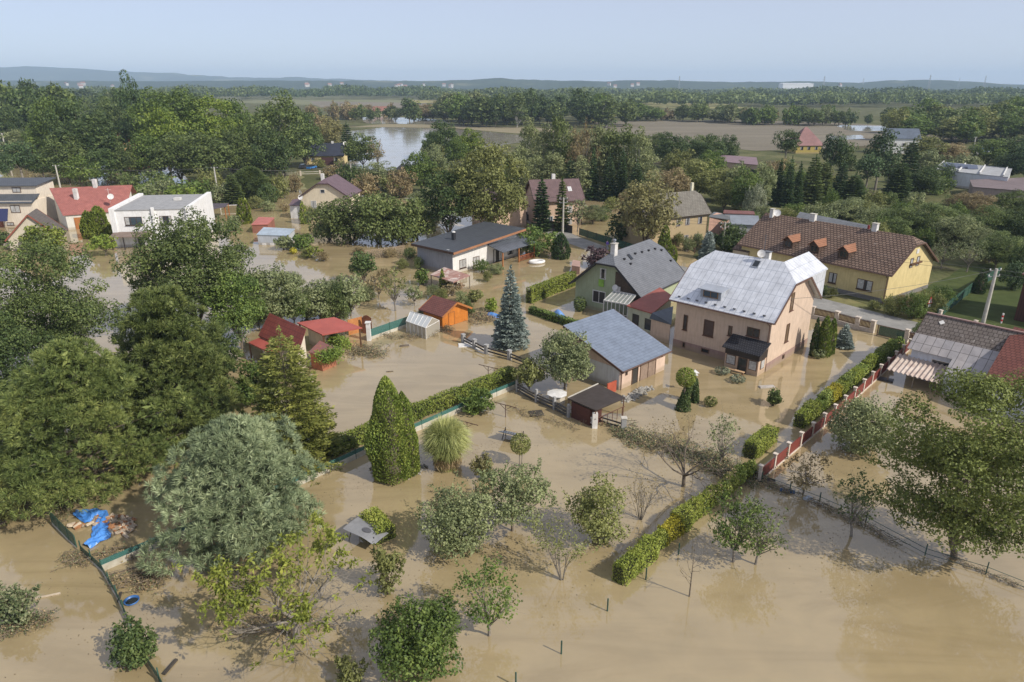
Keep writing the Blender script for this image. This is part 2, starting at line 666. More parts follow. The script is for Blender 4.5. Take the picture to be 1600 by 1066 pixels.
def foliage_surface(rng, prof, H, s, dens=1.6, lumpf=1.6, lumpa=0.08, z0=0.02, axis_up=True, twist=0.0, asp=0.5):
    """dense clipped or columnar foliage: prof(t) = radius at relative height t"""
    tt = np.linspace(0, 1, 60)
    rr = np.array([prof(t) for t in tt])
    area = 2 * math.pi * np.trapezoid(rr, tt) * H + 3 * rr.max() ** 2 if hasattr(np, 'trapezoid') else 2 * math.pi * np.trapz(rr, tt) * H
    n = int(area * dens / (4 * s * s * 0.5))
    t = rng.random(n)
    r = np.interp(t, tt, rr)
    keep = rng.random(n) < (r / rr.max()) * 0.9 + 0.12
    t, r = t[keep], r[keep]
    n = len(t)
    ph = rng.random(n) * 6.2832
    D = np.stack([np.cos(ph), np.sin(ph), np.zeros(n)], 1)
    P = D * r[:, None]
    P[:, 2] = z0 + t * H
    q = lump(P * np.array([1, 1, 0.55]), lumpf, rng.random() * 7)
    rr2 = r * (1 + lumpa * 1.6 * q) * (0.88 + 0.15 * rng.random(n))
    P = D * rr2[:, None]
    P[:, 2] = z0 + t * H
    dr = np.interp(np.clip(t + 0.03, 0, 1), tt, rr) - np.interp(np.clip(t - 0.03, 0, 1), tt, rr)
    N = D.copy()
    N[:, 2] = -dr / (0.06 * H + 1e-6)
    N = unit(N)
    ax = unit(N * 0.6 + np.array([0, 0, 1.0])) if axis_up else None
    return leaf_quads(rng, P, N, s, asp=asp, jit=0.55, axis=ax, fold=0.15)

def crown_object(root, name, Q, m, label=None):
    me = quad_mesh(name, Q, m)
    o = bpy.data.objects.new(name, me)
    COL.objects.link(o)
    o.parent = root
    if label:
        o["label"] = label
    return o

BARK = mat("bark", (0.20, 0.165, 0.13), (0.10, 0.08, 0.06), 9, 0.9, bump=0.4)
BARK_G = mat("bark_grey", (0.30, 0.27, 0.23), (0.17, 0.15, 0.125), 8, 0.9, bump=0.3)
BARK_W = mat("bark_white", (0.62, 0.6, 0.55), (0.3, 0.28, 0.25), 6, 0.8)
LEAF = {
    'green':   mat_leaf("leaf_green", (0.042, 0.073, 0.018), (0.117, 0.177, 0.040), (0.245, 0.313, 0.074)),
    'dark':    mat_leaf("leaf_dark", (0.029, 0.052, 0.018), (0.075, 0.117, 0.038), (0.170, 0.219, 0.068)),
    'oak':     mat_leaf("leaf_oak", (0.046, 0.070, 0.024), (0.117, 0.160, 0.050), (0.253, 0.301, 0.096)),
    'bright':  mat_leaf("leaf_bright", (0.074, 0.121, 0.020), (0.178, 0.248, 0.039), (0.338, 0.381, 0.073)),
    'grey':    mat_leaf("leaf_grey_green", (0.089, 0.111, 0.051), (0.206, 0.242, 0.107), (0.387, 0.411, 0.204)),
    'silver':  mat_leaf("leaf_silver", (0.098, 0.114, 0.074), (0.212, 0.237, 0.153), (0.380, 0.400, 0.268)),
    'olive':   mat_leaf("leaf_olive", (0.090, 0.097, 0.033), (0.206, 0.224, 0.072), (0.359, 0.371, 0.130)),
    'autumn':  mat_leaf("leaf_autumn", (0.110, 0.098, 0.044), (0.228, 0.213, 0.089), (0.369, 0.347, 0.147)),
    'brown':   mat_leaf("leaf_brown", (0.134, 0.102, 0.054), (0.269, 0.212, 0.107), (0.427, 0.350, 0.186)),
    'yellow':  mat_leaf("leaf_yellow", (0.095, 0.120, 0.023), (0.199, 0.234, 0.040), (0.344, 0.360, 0.070)),
    'gold':    mat_leaf("leaf_gold", (0.191, 0.173, 0.022), (0.401, 0.357, 0.032), (0.591, 0.530, 0.066)),
    'pine':    mat_leaf("needle_pine", (0.043, 0.068, 0.020), (0.129, 0.170, 0.048), (0.310, 0.340, 0.102), 0.14),
    'glauc':   mat_leaf("needle_blue_green", (0.095, 0.133, 0.071), (0.246, 0.302, 0.165), (0.459, 0.514, 0.292), 0.12),
    'blue':    mat_leaf("needle_blue", (0.117, 0.155, 0.135), (0.262, 0.321, 0.287), (0.466, 0.522, 0.473), 0.08),
    'spruce':  mat_leaf("needle_spruce", (0.067, 0.089, 0.019), (0.192, 0.217, 0.052), (0.394, 0.392, 0.098), 0.16),
    'fir':     mat_leaf("needle_fir", (0.023, 0.044, 0.018), (0.060, 0.103, 0.040), (0.137, 0.193, 0.068), 0.1),
    'walnut':  mat_leaf("leaf_walnut", (0.070, 0.086, 0.021), (0.165, 0.203, 0.048), (0.304, 0.346, 0.097)),
    'birch':   mat_leaf("leaf_birch", (0.115, 0.135, 0.058), (0.230, 0.263, 0.111), (0.378, 0.398, 0.195)),
    'lime':    mat_leaf("leaf_lime_hedge", (0.103, 0.140, 0.020), (0.230, 0.280, 0.044), (0.391, 0.414, 0.088), 0.2),
    'willow':  mat_leaf("leaf_willow", (0.057, 0.081, 0.025), (0.144, 0.184, 0.057), (0.253, 0.287, 0.103)),
    'thuja':   mat_leaf("thuja_green", (0.071, 0.113, 0.021), (0.190, 0.255, 0.052), (0.391, 0.428, 0.101), 0.12),
    'thujab':  mat_leaf("thuja_bright", (0.063, 0.098, 0.014), (0.175, 0.224, 0.035), (0.319, 0.336, 0.071), 0.15),
    'purple':  mat_leaf("leaf_purple", (0.032, 0.018, 0.022), (0.074, 0.045, 0.051), (0.127, 0.085, 0.087), 0.12),
    'reed':    mat_leaf("reed_green", (0.166, 0.212, 0.067), (0.412, 0.447, 0.164), (0.750, 0.745, 0.328), 0.25),
    'straw':   mat_leaf("dry_straw", (0.170, 0.127, 0.063), (0.342, 0.253, 0.138), (0.512, 0.402, 0.232), 0.1),
    'ivy':     mat_leaf("ivy_mix", (0.046, 0.067, 0.028), (0.125, 0.160, 0.068), (0.382, 0.372, 0.215), 0.1, scale=1.5),
}
SEED = [11]

def rng_next():
    SEED[0] += 7
    return np.random.default_rng(SEED[0])

PROTO = {}

def leaf_size(dist):
    return max(0.085, 0.0019 * dist)

def grow(root, kind, col, h, R, s, rng, dens=1.0, z0=None):
    """trunk and crown of one plant as children of root"""
    lm = LEAF[col]
    if kind in ('round', 'dome', 'birch', 'bush', 'sparse', 'tallround'):
        f0 = dict(round=0.07, dome=0.2, birch=0.04, bush=0.0, sparse=0.2, tallround=0.05)[kind]
        zz0 = z0 if z0 is not None else h * f0
        ncl = dict(round=42, dome=34, birch=44, bush=30, sparse=34, tallround=52)[kind]
        cl = dict(round=0.28, dome=0.3, birch=0.36, bush=0.31, sparse=0.24, tallround=0.28)[kind]
        if kind in ('round', 'tallround') and R > 4:
            ncl, cl = 64, 0.235
        gap = dict(round=0.35, dome=0.35, birch=0.3, bush=0.3, sparse=0.75, tallround=0.3)[kind]
        Q, C = crown_broad(rng, R, zz0 - (0.12 * h if kind == 'bush' else 0), h, s, dens * (0.45 if kind == 'sparse' else 1.0), ncl, gap, 0.5, cl, 'birch' if kind == 'birch' else 'dome', shoots=0 if s > 0.14 or kind == 'round' else 34)
        mb = MB()
        if kind == 'bush':
            for i in rng.permutation(len(C))[:6]:
                mb.tube([(rng.normal() * 0.08, rng.normal() * 0.08, -0.3), tuple(C[i] * np.array([0.5, 0.5, 0.7])), tuple(C[i])], [0.05 * h ** 0.5, 0.03, 0.015], 5)
        else:
            limbs(mb, rng, C, max(zz0 * 1.15, 0.3), 0.011 * h + 0.022 * R ** 0.5, 12 if kind != 'sparse' else 22, (rng.normal() * 0.1, rng.normal() * 0.1), twig=0.5 if kind == 'sparse' else 0)
        tr = mb.build('trunk', BARK_W if kind == 'birch' else (BARK_G if kind == 'sparse' else BARK), root)
    elif kind == 'pine':
        zz0 = h * 0.06 if z0 is None else z0
        Q, C = foliage_pine(rng, R, zz0, h, s * 4.3, dens, 0.21 if col == 'pine' else 0.25, col == 'pine')
        mb = MB()
        mb.tube([(0, 0, -0.4), (0, 0, h * 0.5), (0, 0, h * 0.93)], [0.025 * h, 0.016 * h, 0.03], 7)
        for i in range(0, len(C), 2):
            mb.tube([(0, 0, max(0.2, C[i][2] - R * 0.25)), tuple(C[i])], [0.05, 0.02], 4, False)
        tr = mb.build('trunk', BARK, root)
    elif kind == 'pineround':
        Q, C = crown_broad(rng, R, h * 0.3, h, s, dens, 24, 0.45, 0.5, 0.34, 'dome')
        mb = MB()
        limbs(mb, rng, C, h * 0.45, 0.02 * h, 10)
        tr = mb.build('trunk', BARK_G, root)
    elif kind == 'spruce':
        Q = foliage_spruce(rng, R, 0.1 if z0 is None else z0, h, s * 1.5, dens, gap=max(0.3, h / 17))
        mb = MB()
        mb.tube([(0, 0, -0.4), (0, 0, h * 0.92)], [0.02 * h, 0.02], 6)
        tr = mb.build('trunk', BARK, root)
    elif kind == 'fir':        # broad drooping conifer with loose outline
        Q = foliage_spruce(rng, R, 0.1, h, s * 1.6, dens, droop=0.12, gap=max(0.35, h / 14), power=0.62, upt=0.35)
        mb = MB()
        mb.tube([(0, 0, -0.4), (0, 0, h * 0.92)], [0.02 * h, 0.02], 6)
        tr = mb.build('trunk', BARK, root)
    elif kind == 'thuja':
        prof = lambda t: R * min(1.0, t * 7 + 0.8) * (max(0.0, 1 - t ** 2.6) ** 0.7)
        Q = foliage_surface(rng, prof, h, s, 3.2 * dens, 1.8 / max(R, 0.4) + 0.9, 0.17)
        Q2 = foliage_surface(rng, lambda t: prof(t) * 0.84, h * 0.96, s * 1.5, 2.4, 1.0, 0.02)
        Q = np.vstack([Q, Q2])
        mb = MB()
        mb.lathe((0, 0, 0), [(prof(t) * 0.66, t * h * 0.9) for t in (0, 0.1, 0.25, 0.4, 0.55, 0.7, 0.85, 1.0)], 10)
        mb.tube([(0, 0, -0.3), (0, 0, h * 0.8)], [0.06, 0.02], 5)
        tr = mb.build('trunk', BARK, root)
    elif kind == 'ball':
        prof = lambda t: R * math.sqrt(max(0.0, 1 - (2 * t - 1) ** 2))
        zb = max(0.02, h - 2 * R) if z0 is None else z0
        Q = np.vstack([foliage_surface(rng, prof, h - zb, s, 2.4, 3, 0.03, z0=zb, axis_up=False),
                       foliage_surface(rng, lambda t: prof(t) * 0.82, (h - zb) * 0.9, s * 1.4, 1.4, 3, 0.02, z0=zb + (h - zb) * 0.05, axis_up=False)])
        mb = MB()
        for k in range(3):
            mb.tube([(0.09 * math.cos(k * 2.1), 0.09 * math.sin(k * 2.1), -0.3), (0.16 * math.cos(k * 2.1), 0.16 * math.sin(k * 2.1), zb + R * 0.6)], [0.045, 0.03], 6)
        tr = mb.build('trunk', BARK_G, root)
    elif kind == 'twiggy':     # nearly leafless bush fanning from the ground
        mb = MB()
        tips = []
        for k in range(9):
            a = rng.random() * 6.28
            bare_branches(mb, rng, (0.05 * math.cos(a), 0.05 * math.sin(a), -0.2), (math.cos(a) * R / h * 0.9, math.sin(a) * R / h * 0.9, 1), h * 0.72, 0.03, 2, 0.35, 0.05, tips=tips)
        tr = mb.build('trunk', BARK_G, root)
        T = np.array([tuple(t) for t in tips])
        T = np.repeat(T, 1 + int(3 * dens), 0) + rng.normal(size=(len(T) * (1 + int(3 * dens)), 3)) * 0.09
        Q = leaf_quads(rng, T, np.tile([0, 0, 1.0], (len(T), 1)), s * 0.8)
    elif kind in ('baretree', 'fewleaf'):
        mb = MB()
        tips = []
        hb = h * 0.22
        mb.tube([(0, 0, -0.4), (0.05, 0.03, hb)], [0.035 * h, 0.028 * h], 8)
        for k in range(7):
            a = 6.28 * k / 7 + rng.random() * 0.6
            bare_branches(mb, rng, (0.05, 0.03, hb * (0.85 + 0.15 * rng.random())), (math.cos(a) * R / h * 1.5, math.sin(a) * R / h * 1.5, 0.75), h * 0.62, 0.016 * h, 3, 0.55, 0.06, tips=tips)
        tr = mb.build('trunk', BARK_G if kind == 'fewleaf' else BARK, root)
        T = np.array([tuple(t) for t in tips])
        k = 2 if kind == 'baretree' else 5
        T = T[rng.random(len(T)) < (0.55 if kind == 'baretree' else 0.85)]
        T = np.repeat(T, k, 0) + rng.normal(size=(len(T) * k, 3)) * (0.14 if kind == 'baretree' else 0.22)
        Q = leaf_quads(rng, T, np.tile([0, 0, 1.0], (len(T), 1)), s * 0.8)
    elif kind == 'sapling':
        mb = MB()
        tips = []
        mb.tube([(0, 0, -0.3), (0.03, 0, h * 0.5), (0, 0, h)], [0.05, 0.03, 0.01], 6)
        for k in range(9):
            a = rng.random() * 6.28
            bare_branches(mb, rng, (0.02, 0, h * (0.25 + 0.07 * k)), (math.cos(a), math.sin(a), 0.9), R * 1.1, 0.014, 1, 0.4, 0.1, tips=tips)
        tr = mb.build('trunk', BARK, root)
        T = np.array([tuple(t) for t in tips])
        Q = leaf_quads(rng, T[::3], np.tile([0, 0, 1.0], (len(T[::3]), 1)), s * 0.55)
    crown_object(root, 'foliage' if kind in ('bush', 'ball', 'twiggy', 'thuja') else 'crown', Q, lm)
    return root

def plant(name, label, cat, px, pyb, pyt, pw, kind, col, dens=1.0, group=None, z0=None, s=None):
    """one plant of its own mesh, surveyed from the photo: foot (px, pyb), top row pyt, width pw"""
    b = at(px, pyb)
    R = pw / 2 * depth((b.x, b.y, 2)) / FPX
    h = height_at(b, pyt)
    # the top that shows belongs to a rounded crown a little in front of its axis
    rng = rng_next()
    if kind in ('pine', 'bush') and R > 0.7:      # its foliage reaches the ground in front of its axis
        b = b + b.normalized() * R * 0.7
        h, R = height_at(b, pyt), R * (b.length / (b.length - R * 0.7))
    root = thing(name, label, cat, (b.x, b.y, 0), rng.random() * 6.28, group)
    grow(root, kind, col, max(h, 0.5), R, s or leaf_size(b.y), rng, dens, z0)
    return root

def proto_plant(kind, col, lod):
    key = (kind, lod, int(random.random() * 3))
    if key not in PROTO:
        rng = rng_next()
        h, R = dict(dome=(9, 4.5), round=(12, 5), tallround=(16, 5.5), birch=(16, 3.3), bush=(4, 3), spruce=(12, 3), fir=(13, 3.6), thuja=(5, 1.1),
                    pineround=(14, 4.2), sparse=(8, 3.6), fewleaf=(8, 3.6), pine=(10, 3.4))[kind]
        s = {1: 0.15, 2: 0.25, 3: 0.46}[lod]
        if kind == 'bush':
            s *= 0.75
        r = bpy.data.objects.new("proto", None)
        grow(r, kind, col, h, R, s, rng, 0.85)
        PROTO[key] = (r, h, R, [c for c in r.children])
    return PROTO[key]

def far_plant(name, label, cat, px, pyb, pyt, pw, kind, col, group=None, world=None):
    """a copy of one of the grown plants, at its own place, size and tint"""
    if world:
        b, h, R = Vector((world[0], world[1], 0)), world[2], world[3]
    else:
        b = at(px, pyb)
        R = pw / 2 * depth((b.x, b.y, 3)) / FPX
        h = height_at(b, pyt)
    lod = 1 if b.y < 150 else (2 if b.y < 330 else 3)
    r, h0, R0, ch = proto_plant(kind, col, lod)
    root = thing(name, label, cat, (b.x, b.y, 0), random.random() * 6.28, group)
    root.scale = (R / R0, R / R0, h / h0)
    for c in ch:
        o = c.copy()
        COL.objects.link(o)
        o.parent = root
        if c.name.split('.')[0] in ('crown', 'foliage'):
            o.material_slots[0].link = 'OBJECT'
            o.material_slots[0].material = LEAF[col]
    return root

def drop_protos():
    for r, h, R, ch in PROTO.values():
        for c in ch:
            bpy.data.objects.remove(c)
        bpy.data.objects.remove(r)

def hedge(name, label, path, width, height, col, s, group=None, lumpa=0.12, z0=0.0, round_top=0.25, cat="hedge", dens=2.0, cols=None):
    """clipped hedge along a ground path: solid twiggy heart, leaves over its whole surface"""
    rng = rng_next()
    pts = [Vector((p[0], p[1], 0)) for p in path]
    org = pts[0].copy()
    root = thing(name, label, cat, org, 0, group)
    seg = [(a, b) for a, b in zip(pts, pts[1:])]
    tot = sum((b - a).length for a, b in seg)
    Ps, Ns = [], []
    core = MB(org)
    for a, b in seg:
        L = (b - a).length
        d = (b - a) / L
        sd = Vector((-d.y, d.x, 0))
        n = int(L * (2 * height + width) * dens / (4 * s * s * 0.55))
        u = rng.random(n)
        per = rng.random(n) * (2 * height + width)
        x = np.where(per < height, -width / 2, np.where(per < height + width, per - height - width / 2, width / 2))
        z = np.where(per < height, per, np.where(per < height + width, height, 2 * height + width - per))
        nx = np.where(per < height, -1.0, np.where(per < height + width, 0.0, 1.0))
        nz = np.where((per >= height) & (per < height + width), 1.0, 0.15)
        rt = round_top * np.clip((z / height - 0.7) / 0.3, 0, 1)
        x = x * (1 - rt * 0.6)
        z = z - round_top * height * 0.35 * (np.abs(x) / (width / 2)) ** 2 * (nz > 0.5)
        P = np.array(a)[None] + np.array(d)[None] * (u * L)[:, None] + np.array(sd)[None] * x[:, None]
        P[:, 2] = z0 + z
        N = np.array(sd)[None] * nx[:, None]
        N[:, 2] = nz
        q = lump(P, 2.2, 3.0)
        q = q + 0.9 * lump(P, 0.85, 1.0)
        stray = (rng.random(n) < 0.05) * rng.random(n) * 0.22
        P = P + N * (q * (lumpa * 0.8 + 0.035) + rng.normal(size=n) * 0.035 + stray)[:, None]
        Ps.append(P)
        Ns.append(N)
        k = 0.78
        core.beam(a + Vector((0, 0, z0 + height * k / 2)), b + Vector((0, 0, z0 + height * k / 2)), width * k, height * k)
    for e, dd in ((pts[0], pts[0] - pts[1]), (pts[-1], pts[-1] - pts[-2])):
        dd.normalize()
        sd = Vector((-dd.y, dd.x, 0))
        n = int(width * height * dens / (4 * s * s * 0.55))
        x, z = (rng.random(n) - 0.5) * width, rng.random(n) * height
        P = np.array(e)[None] + np.array(sd)[None] * x[:, None]
        P[:, 2] = z0 + z
        Ps.append(P)
        Ns.append(np.tile(np.array(dd), (n, 1)))
    P, N = np.vstack(Ps), np.vstack(Ns)
    P = P - np.array(org)[None]
    Q = leaf_quads(rng, P, N, s, asp=0.55, jit=0.6)
    o = crown_object(root, 'foliage', Q, LEAF[col])
    core.build('branches', mat("hedge_heart", (0.03, 0.035, 0.012), (0.015, 0.02, 0.008), 8, 0.95), root)
    return root

# ---------------------------------------------------------------- the ground, the flood, fields, lake, road, hills
def mat_ground():
    m, t, b = _new("meadow_and_mud")
    g = t.nodes.new("ShaderNodeNewGeometry")
    P = g.outputs["Position"]
    a = _noise(t, 0.05, 6, 0.6, P)
    c = _ramp(t, a.outputs[0], [(0.35, (0.105, 0.090, 0.052)), (0.48, (0.095, 0.105, 0.042)), (0.62, (0.16, 0.155, 0.075))])
    f = _noise(t, 1.1, 6, 0.7, P)
    d = _ramp(t, f.outputs[0], [(0.3, (0.62, 0.62, 0.6)), (0.65, (1.1, 1.1, 1.1))])
    t.links.new(_mix(t, 1.0, c, d, 'MULTIPLY'), b.inputs["Base Color"])
    b.inputs["Roughness"].default_value = 0.95
    b.inputs["Specular IOR Level"].default_value = 0.1
    _bump(t, b, f.outputs[0], 0.5, 0.3)
    return m

def mat_field(name, c1, c2, scale=0.03, rough=0.95, fine=0.8):
    m, t, b = _new(name)
    g = t.nodes.new("ShaderNodeNewGeometry")
    P = g.outputs["Position"]
    mp = t.nodes.new("ShaderNodeMapping")
    mp.inputs["Scale"].default_value = (0.4, 1.6, 1)
    t.links.new(P, mp.inputs[0])
    a = _noise(t, scale, 6, 0.6, mp.outputs[0])
    c = _ramp(t, a.outputs[0], [(0.35, c2), (0.62, c1)])
    f = _noise(t, fine, 5, 0.7, P)
    d = _ramp(t, f.outputs[0], [(0.3, (0.72, 0.72, 0.72)), (0.65, (1.08, 1.08, 1.08))])
    t.links.new(_mix(t, 1.0, c, d, 'MULTIPLY'), b.inputs["Base Color"])
    b.inputs["Roughness"].default_value = rough
    b.inputs["Specular IOR Level"].default_value = 0.15
    return m

def mat_water(name, c1, c2, rough=0.05, bump=0.05, gloss=1.0):
    """silty flood water: opaque with mud, mirror-smooth skin"""
    m, t, b = _new(name)
    g = t.nodes.new("ShaderNodeNewGeometry")
    P = g.outputs["Position"]
    n = _noise(t, 0.045, 5, 0.55, P, 1.2)
    n2 = _noise(t, 0.35, 4, 0.6, P, 0.6)
    c = _ramp(t, n.outputs[0], [(0.35, c2), (0.65, c1)])
    d = _ramp(t, n2.outputs[0], [(0.35, (0.93, 0.93, 0.92)), (0.65, (1.03, 1.02, 1.0))])
    mp = t.nodes.new("ShaderNodeMapping")          # drifting silt streaks
    mp.inputs["Scale"].default_value = (0.05, 0.32, 1)
    mp.inputs["Rotation"].default_value = (0, 0, 0.7)
    t.links.new(P, mp.inputs[0])
    n3 = _noise(t, 1.0, 6, 0.62, mp.outputs[0], 1.6)
    e = _ramp(t, n3.outputs[0], [(0.40, (0.90, 0.89, 0.87)), (0.52, (1, 1, 1)), (0.66, (1.06, 1.06, 1.05))])
    c = _mix(t, 1.0, c, e, 'MULTIPLY')
    t.links.new(_mix(t, 1.0, c, d, 'MULTIPLY'), b.inputs["Base Color"])
    b.inputs["Roughness"].default_value = rough
    b.inputs["IOR"].default_value = 1.6
    rn = _noise(t, 0.12, 4, 0.6, P, 0.8)
    rr = _ramp(t, rn.outputs[0], [(0.4, (rough, rough, rough)), (0.65, (rough * 2.4, rough * 2.4, rough * 2.4))])
    t.links.new(rr, b.inputs["Roughness"])
    wv = _noise(t, 1.6, 3, 0.55, P)
    if bump:
        _bump(t, b, wv.outputs[0], bump, 0.06)
    b.inputs["Specular IOR Level"].default_value = gloss
    return m

def patch(name, pts, z, m, rag=0.0, step=4.0):
    """flat sheet with a slightly ragged outline; pts in photo pixels"""
    W = [at(*p) for p in pts]
    rng = np.random.default_rng(len(name) * 7 + len(pts))
    out = []
    for a, b in zip(W, W[1:] + W[:1]):
        n = max(1, int((b - a).length / step))
        for i in range(n):
            p = a.lerp(b, i / n)
            q = rng.normal() * rag if i else 0
            d = (b - a).normalized()
            out.append(Vector((p.x - d.y * q, p.y + d.x * q, z)))
    mb = MB()
    mb.face(out)
    return structure(name, mb, m)

g = MB()
xs = [-9000, -3000, -900, -300, 300, 900, 3000, 9000]
ys = [-60, 60, 300, 900, 2500, 5000, 12000]
for i in range(len(xs) - 1):
    for j in range(len(ys) - 1):
        g.face([(xs[i], ys[j], -0.06), (xs[i + 1], ys[j], -0.06), (xs[i + 1], ys[j + 1], -0.06), (xs[i], ys[j + 1], -0.06)])
structure("ground", g, mat_ground())
WATER = mat_water("silty_flood_water", (0.362, 0.287, 0.166), (0.322, 0.254, 0.143), 0.03, 0.03)
mb = MB()
far_edge = [(-230, 262), (-120, 250), (-100, 215), (-60, 196), (-30, 176), (-8, 190), (15, 186), (22, 172), (36, 150), (34, 128), (30, 112),
            (36, 101), (40.5, 92), (44, 84), (47.5, 78), (52, 74), (64, 70), (110, 66), (160, 60)]
edge = []
rg = np.random.default_rng(5)
for a, b in zip(far_edge, far_edge[1:]):
    n = max(1, int(math.dist(a, b) / 4))
    for i in range(n):
        edge.append((a[0] + (b[0] - a[0]) * i / n + rg.normal() * 0.5, a[1] + (b[1] - a[1]) * i / n + rg.normal() * 0.5, 0))
edge.append((160, 60, 0))
mb.face([(-230, -55, 0), (160, -55, 0)] + edge[::-1])
structure("flood_water", mb, WATER)
LAKEM = mat_water("lake_water", (0.36, 0.33, 0.28), (0.33, 0.30, 0.25), 0.06, 0.0)
patch("lake_water", [(548, 262), (560, 225), (540, 206), (600, 199), (700, 201), (762, 206), (812, 211), (818, 222), (760, 233), (700, 240), (650, 262), (600, 268)], 0.01, LAKEM, 1.0, 12)
patch("river_water", [(560, 184), (600, 182), (690, 187), (705, 193), (640, 194), (575, 193)], 0.01, LAKEM, 1.5, 20)
patch("field_water", [(1080, 172), (1118, 174), (1135, 181), (1092, 181)], 0.012, LAKEM, 2, 20)
patch("field_water", [(1310, 196), (1392, 197), (1398, 204), (1330, 205)], 0.02, LAKEM, 2, 15)
patch("field_water", [(1295, 212), (1345, 211), (1352, 217), (1300, 219)], 0.02, LAKEM, 1, 10)
BROWNF = mat_field("silted_field", (0.225, 0.198, 0.150), (0.17, 0.15, 0.112))
patch("field", [(930, 189), (1160, 188), (1330, 193), (1520, 203), (1540, 214), (1400, 224), (1290, 232), (1180, 236), (1060, 222), (1000, 210), (940, 203)], 0.006, BROWNF, 2, 25)
GRASS = mat_field("pale_grass", (0.25, 0.235, 0.125), (0.185, 0.185, 0.08), 0.08)
patch("dyke", [(540, 199), (600, 194), (720, 195), (840, 200), (900, 206), (812, 209), (700, 200), (610, 199)], 0.03, mat_field("dyke_grass", (0.29, 0.25, 0.16), (0.22, 0.19, 0.12), 0.1), 1, 15)
patch("field", [(330, 150), (500, 150), (720, 157), (740, 163), (560, 166), (340, 160)], 0.02, mat_field("crop_field", (0.20, 0.20, 0.10), (0.16, 0.165, 0.09)), 3, 60)
patch("field", [(640, 157), (720, 156), (760, 164), (640, 161)], 0.03, mat_field("stubble_field", (0.42, 0.36, 0.15), (0.36, 0.31, 0.13)), 3, 60)
patch("field", [(480, 158), (700, 162), (690, 170), (500, 168)], 0.04, BROWNF, 3, 60)
patch("field", [(960, 160), (1120, 161), (1180, 170), (980, 168)], 0.02, mat_field("yellow_field", (0.36, 0.33, 0.15), (0.28, 0.27, 0.12)), 3, 60)
patch("field", [(0, 176), (60, 177), (65, 183), (0, 184)], 0.02, GRASS, 2, 30)
patch("meadow", [(905, 297), (950, 294), (990, 303), (1000, 312), (940, 312)], 0.01, GRASS, 1, 5)
patch("meadow", [(1130, 322), (1180, 315), (1260, 318), (1270, 334), (1200, 340)], 0.01, GRASS, 1, 5)
patch("meadow", [(400, 272), (470, 268), (480, 296), (420, 300)], 0.02, GRASS, 1, 5)
patch("meadow", [(0, 245), (12, 245), (18, 290), (0, 296)], 0.02, GRASS, 0.5, 5)
LAWN = mat_field("lawn", (0.075, 0.095, 0.03), (0.05, 0.07, 0.02), 0.25)
patch("lawn", [(1462, 500), (1440, 455), (1500, 420), (1600, 400), (1700, 420), (1700, 520), (1560, 530)], -0.01, LAWN, 0.2, 3)
VERGE = mat_field("dry_verge", (0.22, 0.20, 0.09), (0.15, 0.15, 0.06), 0.4)
patch("verge", [(1275, 462), (1285, 455), (1380, 483), (1470, 500), (1560, 535), (1560, 545), (1440, 515), (1360, 492)], 0.012, VERGE, 0.12, 1.5)
# road: surface, the ragged dry edges, worn wheel tracks in the material
def mat_asphalt():
    m, t, b = _new("old_asphalt")
    P = _coord(t)
    a = _noise(t, 0.5, 6, 0.65, P)
    f = _noise(t, 14, 4, 0.7, P)
    c = _ramp(t, a.outputs[0], [(0.35, (0.20, 0.195, 0.18)), (0.62, (0.29, 0.28, 0.26))])
    d = _ramp(t, f.outputs[0], [(0.3, (0.8, 0.8, 0.8)), (0.7, (1.1, 1.1, 1.1))])
    t.links.new(_mix(t, 1.0, c, d, 'MULTIPLY'), b.inputs["Base Color"])
    b.inputs["Roughness"].default_value = 0.85
    return m
rd = [(2, 158), (6.5, 140), (10.5, 128), (16, 117), (22, 109), (28, 101.5), (34, 95), (40, 87.5), (45, 80.5), (50, 74), (58, 64), (70, 50)]
mb = MB()
for i in range(len(rd) - 1):
    a, b = Vector((*rd[i], 0.035)), Vector((*rd[i + 1], 0.035))
    def nrm(k):
        p, q = rd[max(k - 1, 0)], rd[min(k + 1, len(rd) - 1)]
        d = Vector((q[0] - p[0], q[1] - p[1], 0)).normalized()
        return Vector((-d.y, d.x, 0)) * 2.3
    mb.face([a - nrm(i), b - nrm(i + 1), b + nrm(i + 1), a + nrm(i)])
structure("road", mb, mat_asphalt())

HILLM = None
def mat_hill():
    m, t, b = _new("distant_woods")
    g = t.nodes.new("ShaderNodeNewGeometry")
    P = g.outputs["Position"]
    a = _noise(t, 0.0022, 6, 0.6, P)
    c = _ramp(t, a.outputs[0], [(0.42, (0.035, 0.050, 0.022)), (0.60, (0.055, 0.072, 0.030)), (0.68, (0.19, 0.18, 0.09))])
    f = _noise(t, 0.03, 6, 0.75, P)
    d = _ramp(t, f.outputs[0], [(0.3, (0.5, 0.5, 0.5)), (0.65, (1.2, 1.2, 1.2))])
    t.links.new(_mix(t, 1.0, c, d, 'MULTIPLY'), b.inputs["Base Color"])
    b.inputs["Roughness"].default_value = 1
    b.inputs["Specular IOR Level"].default_value = 0.0
    _bump(t, b, f.outputs[0], 0.8, 12)
    return m
HILLM = mat_hill()

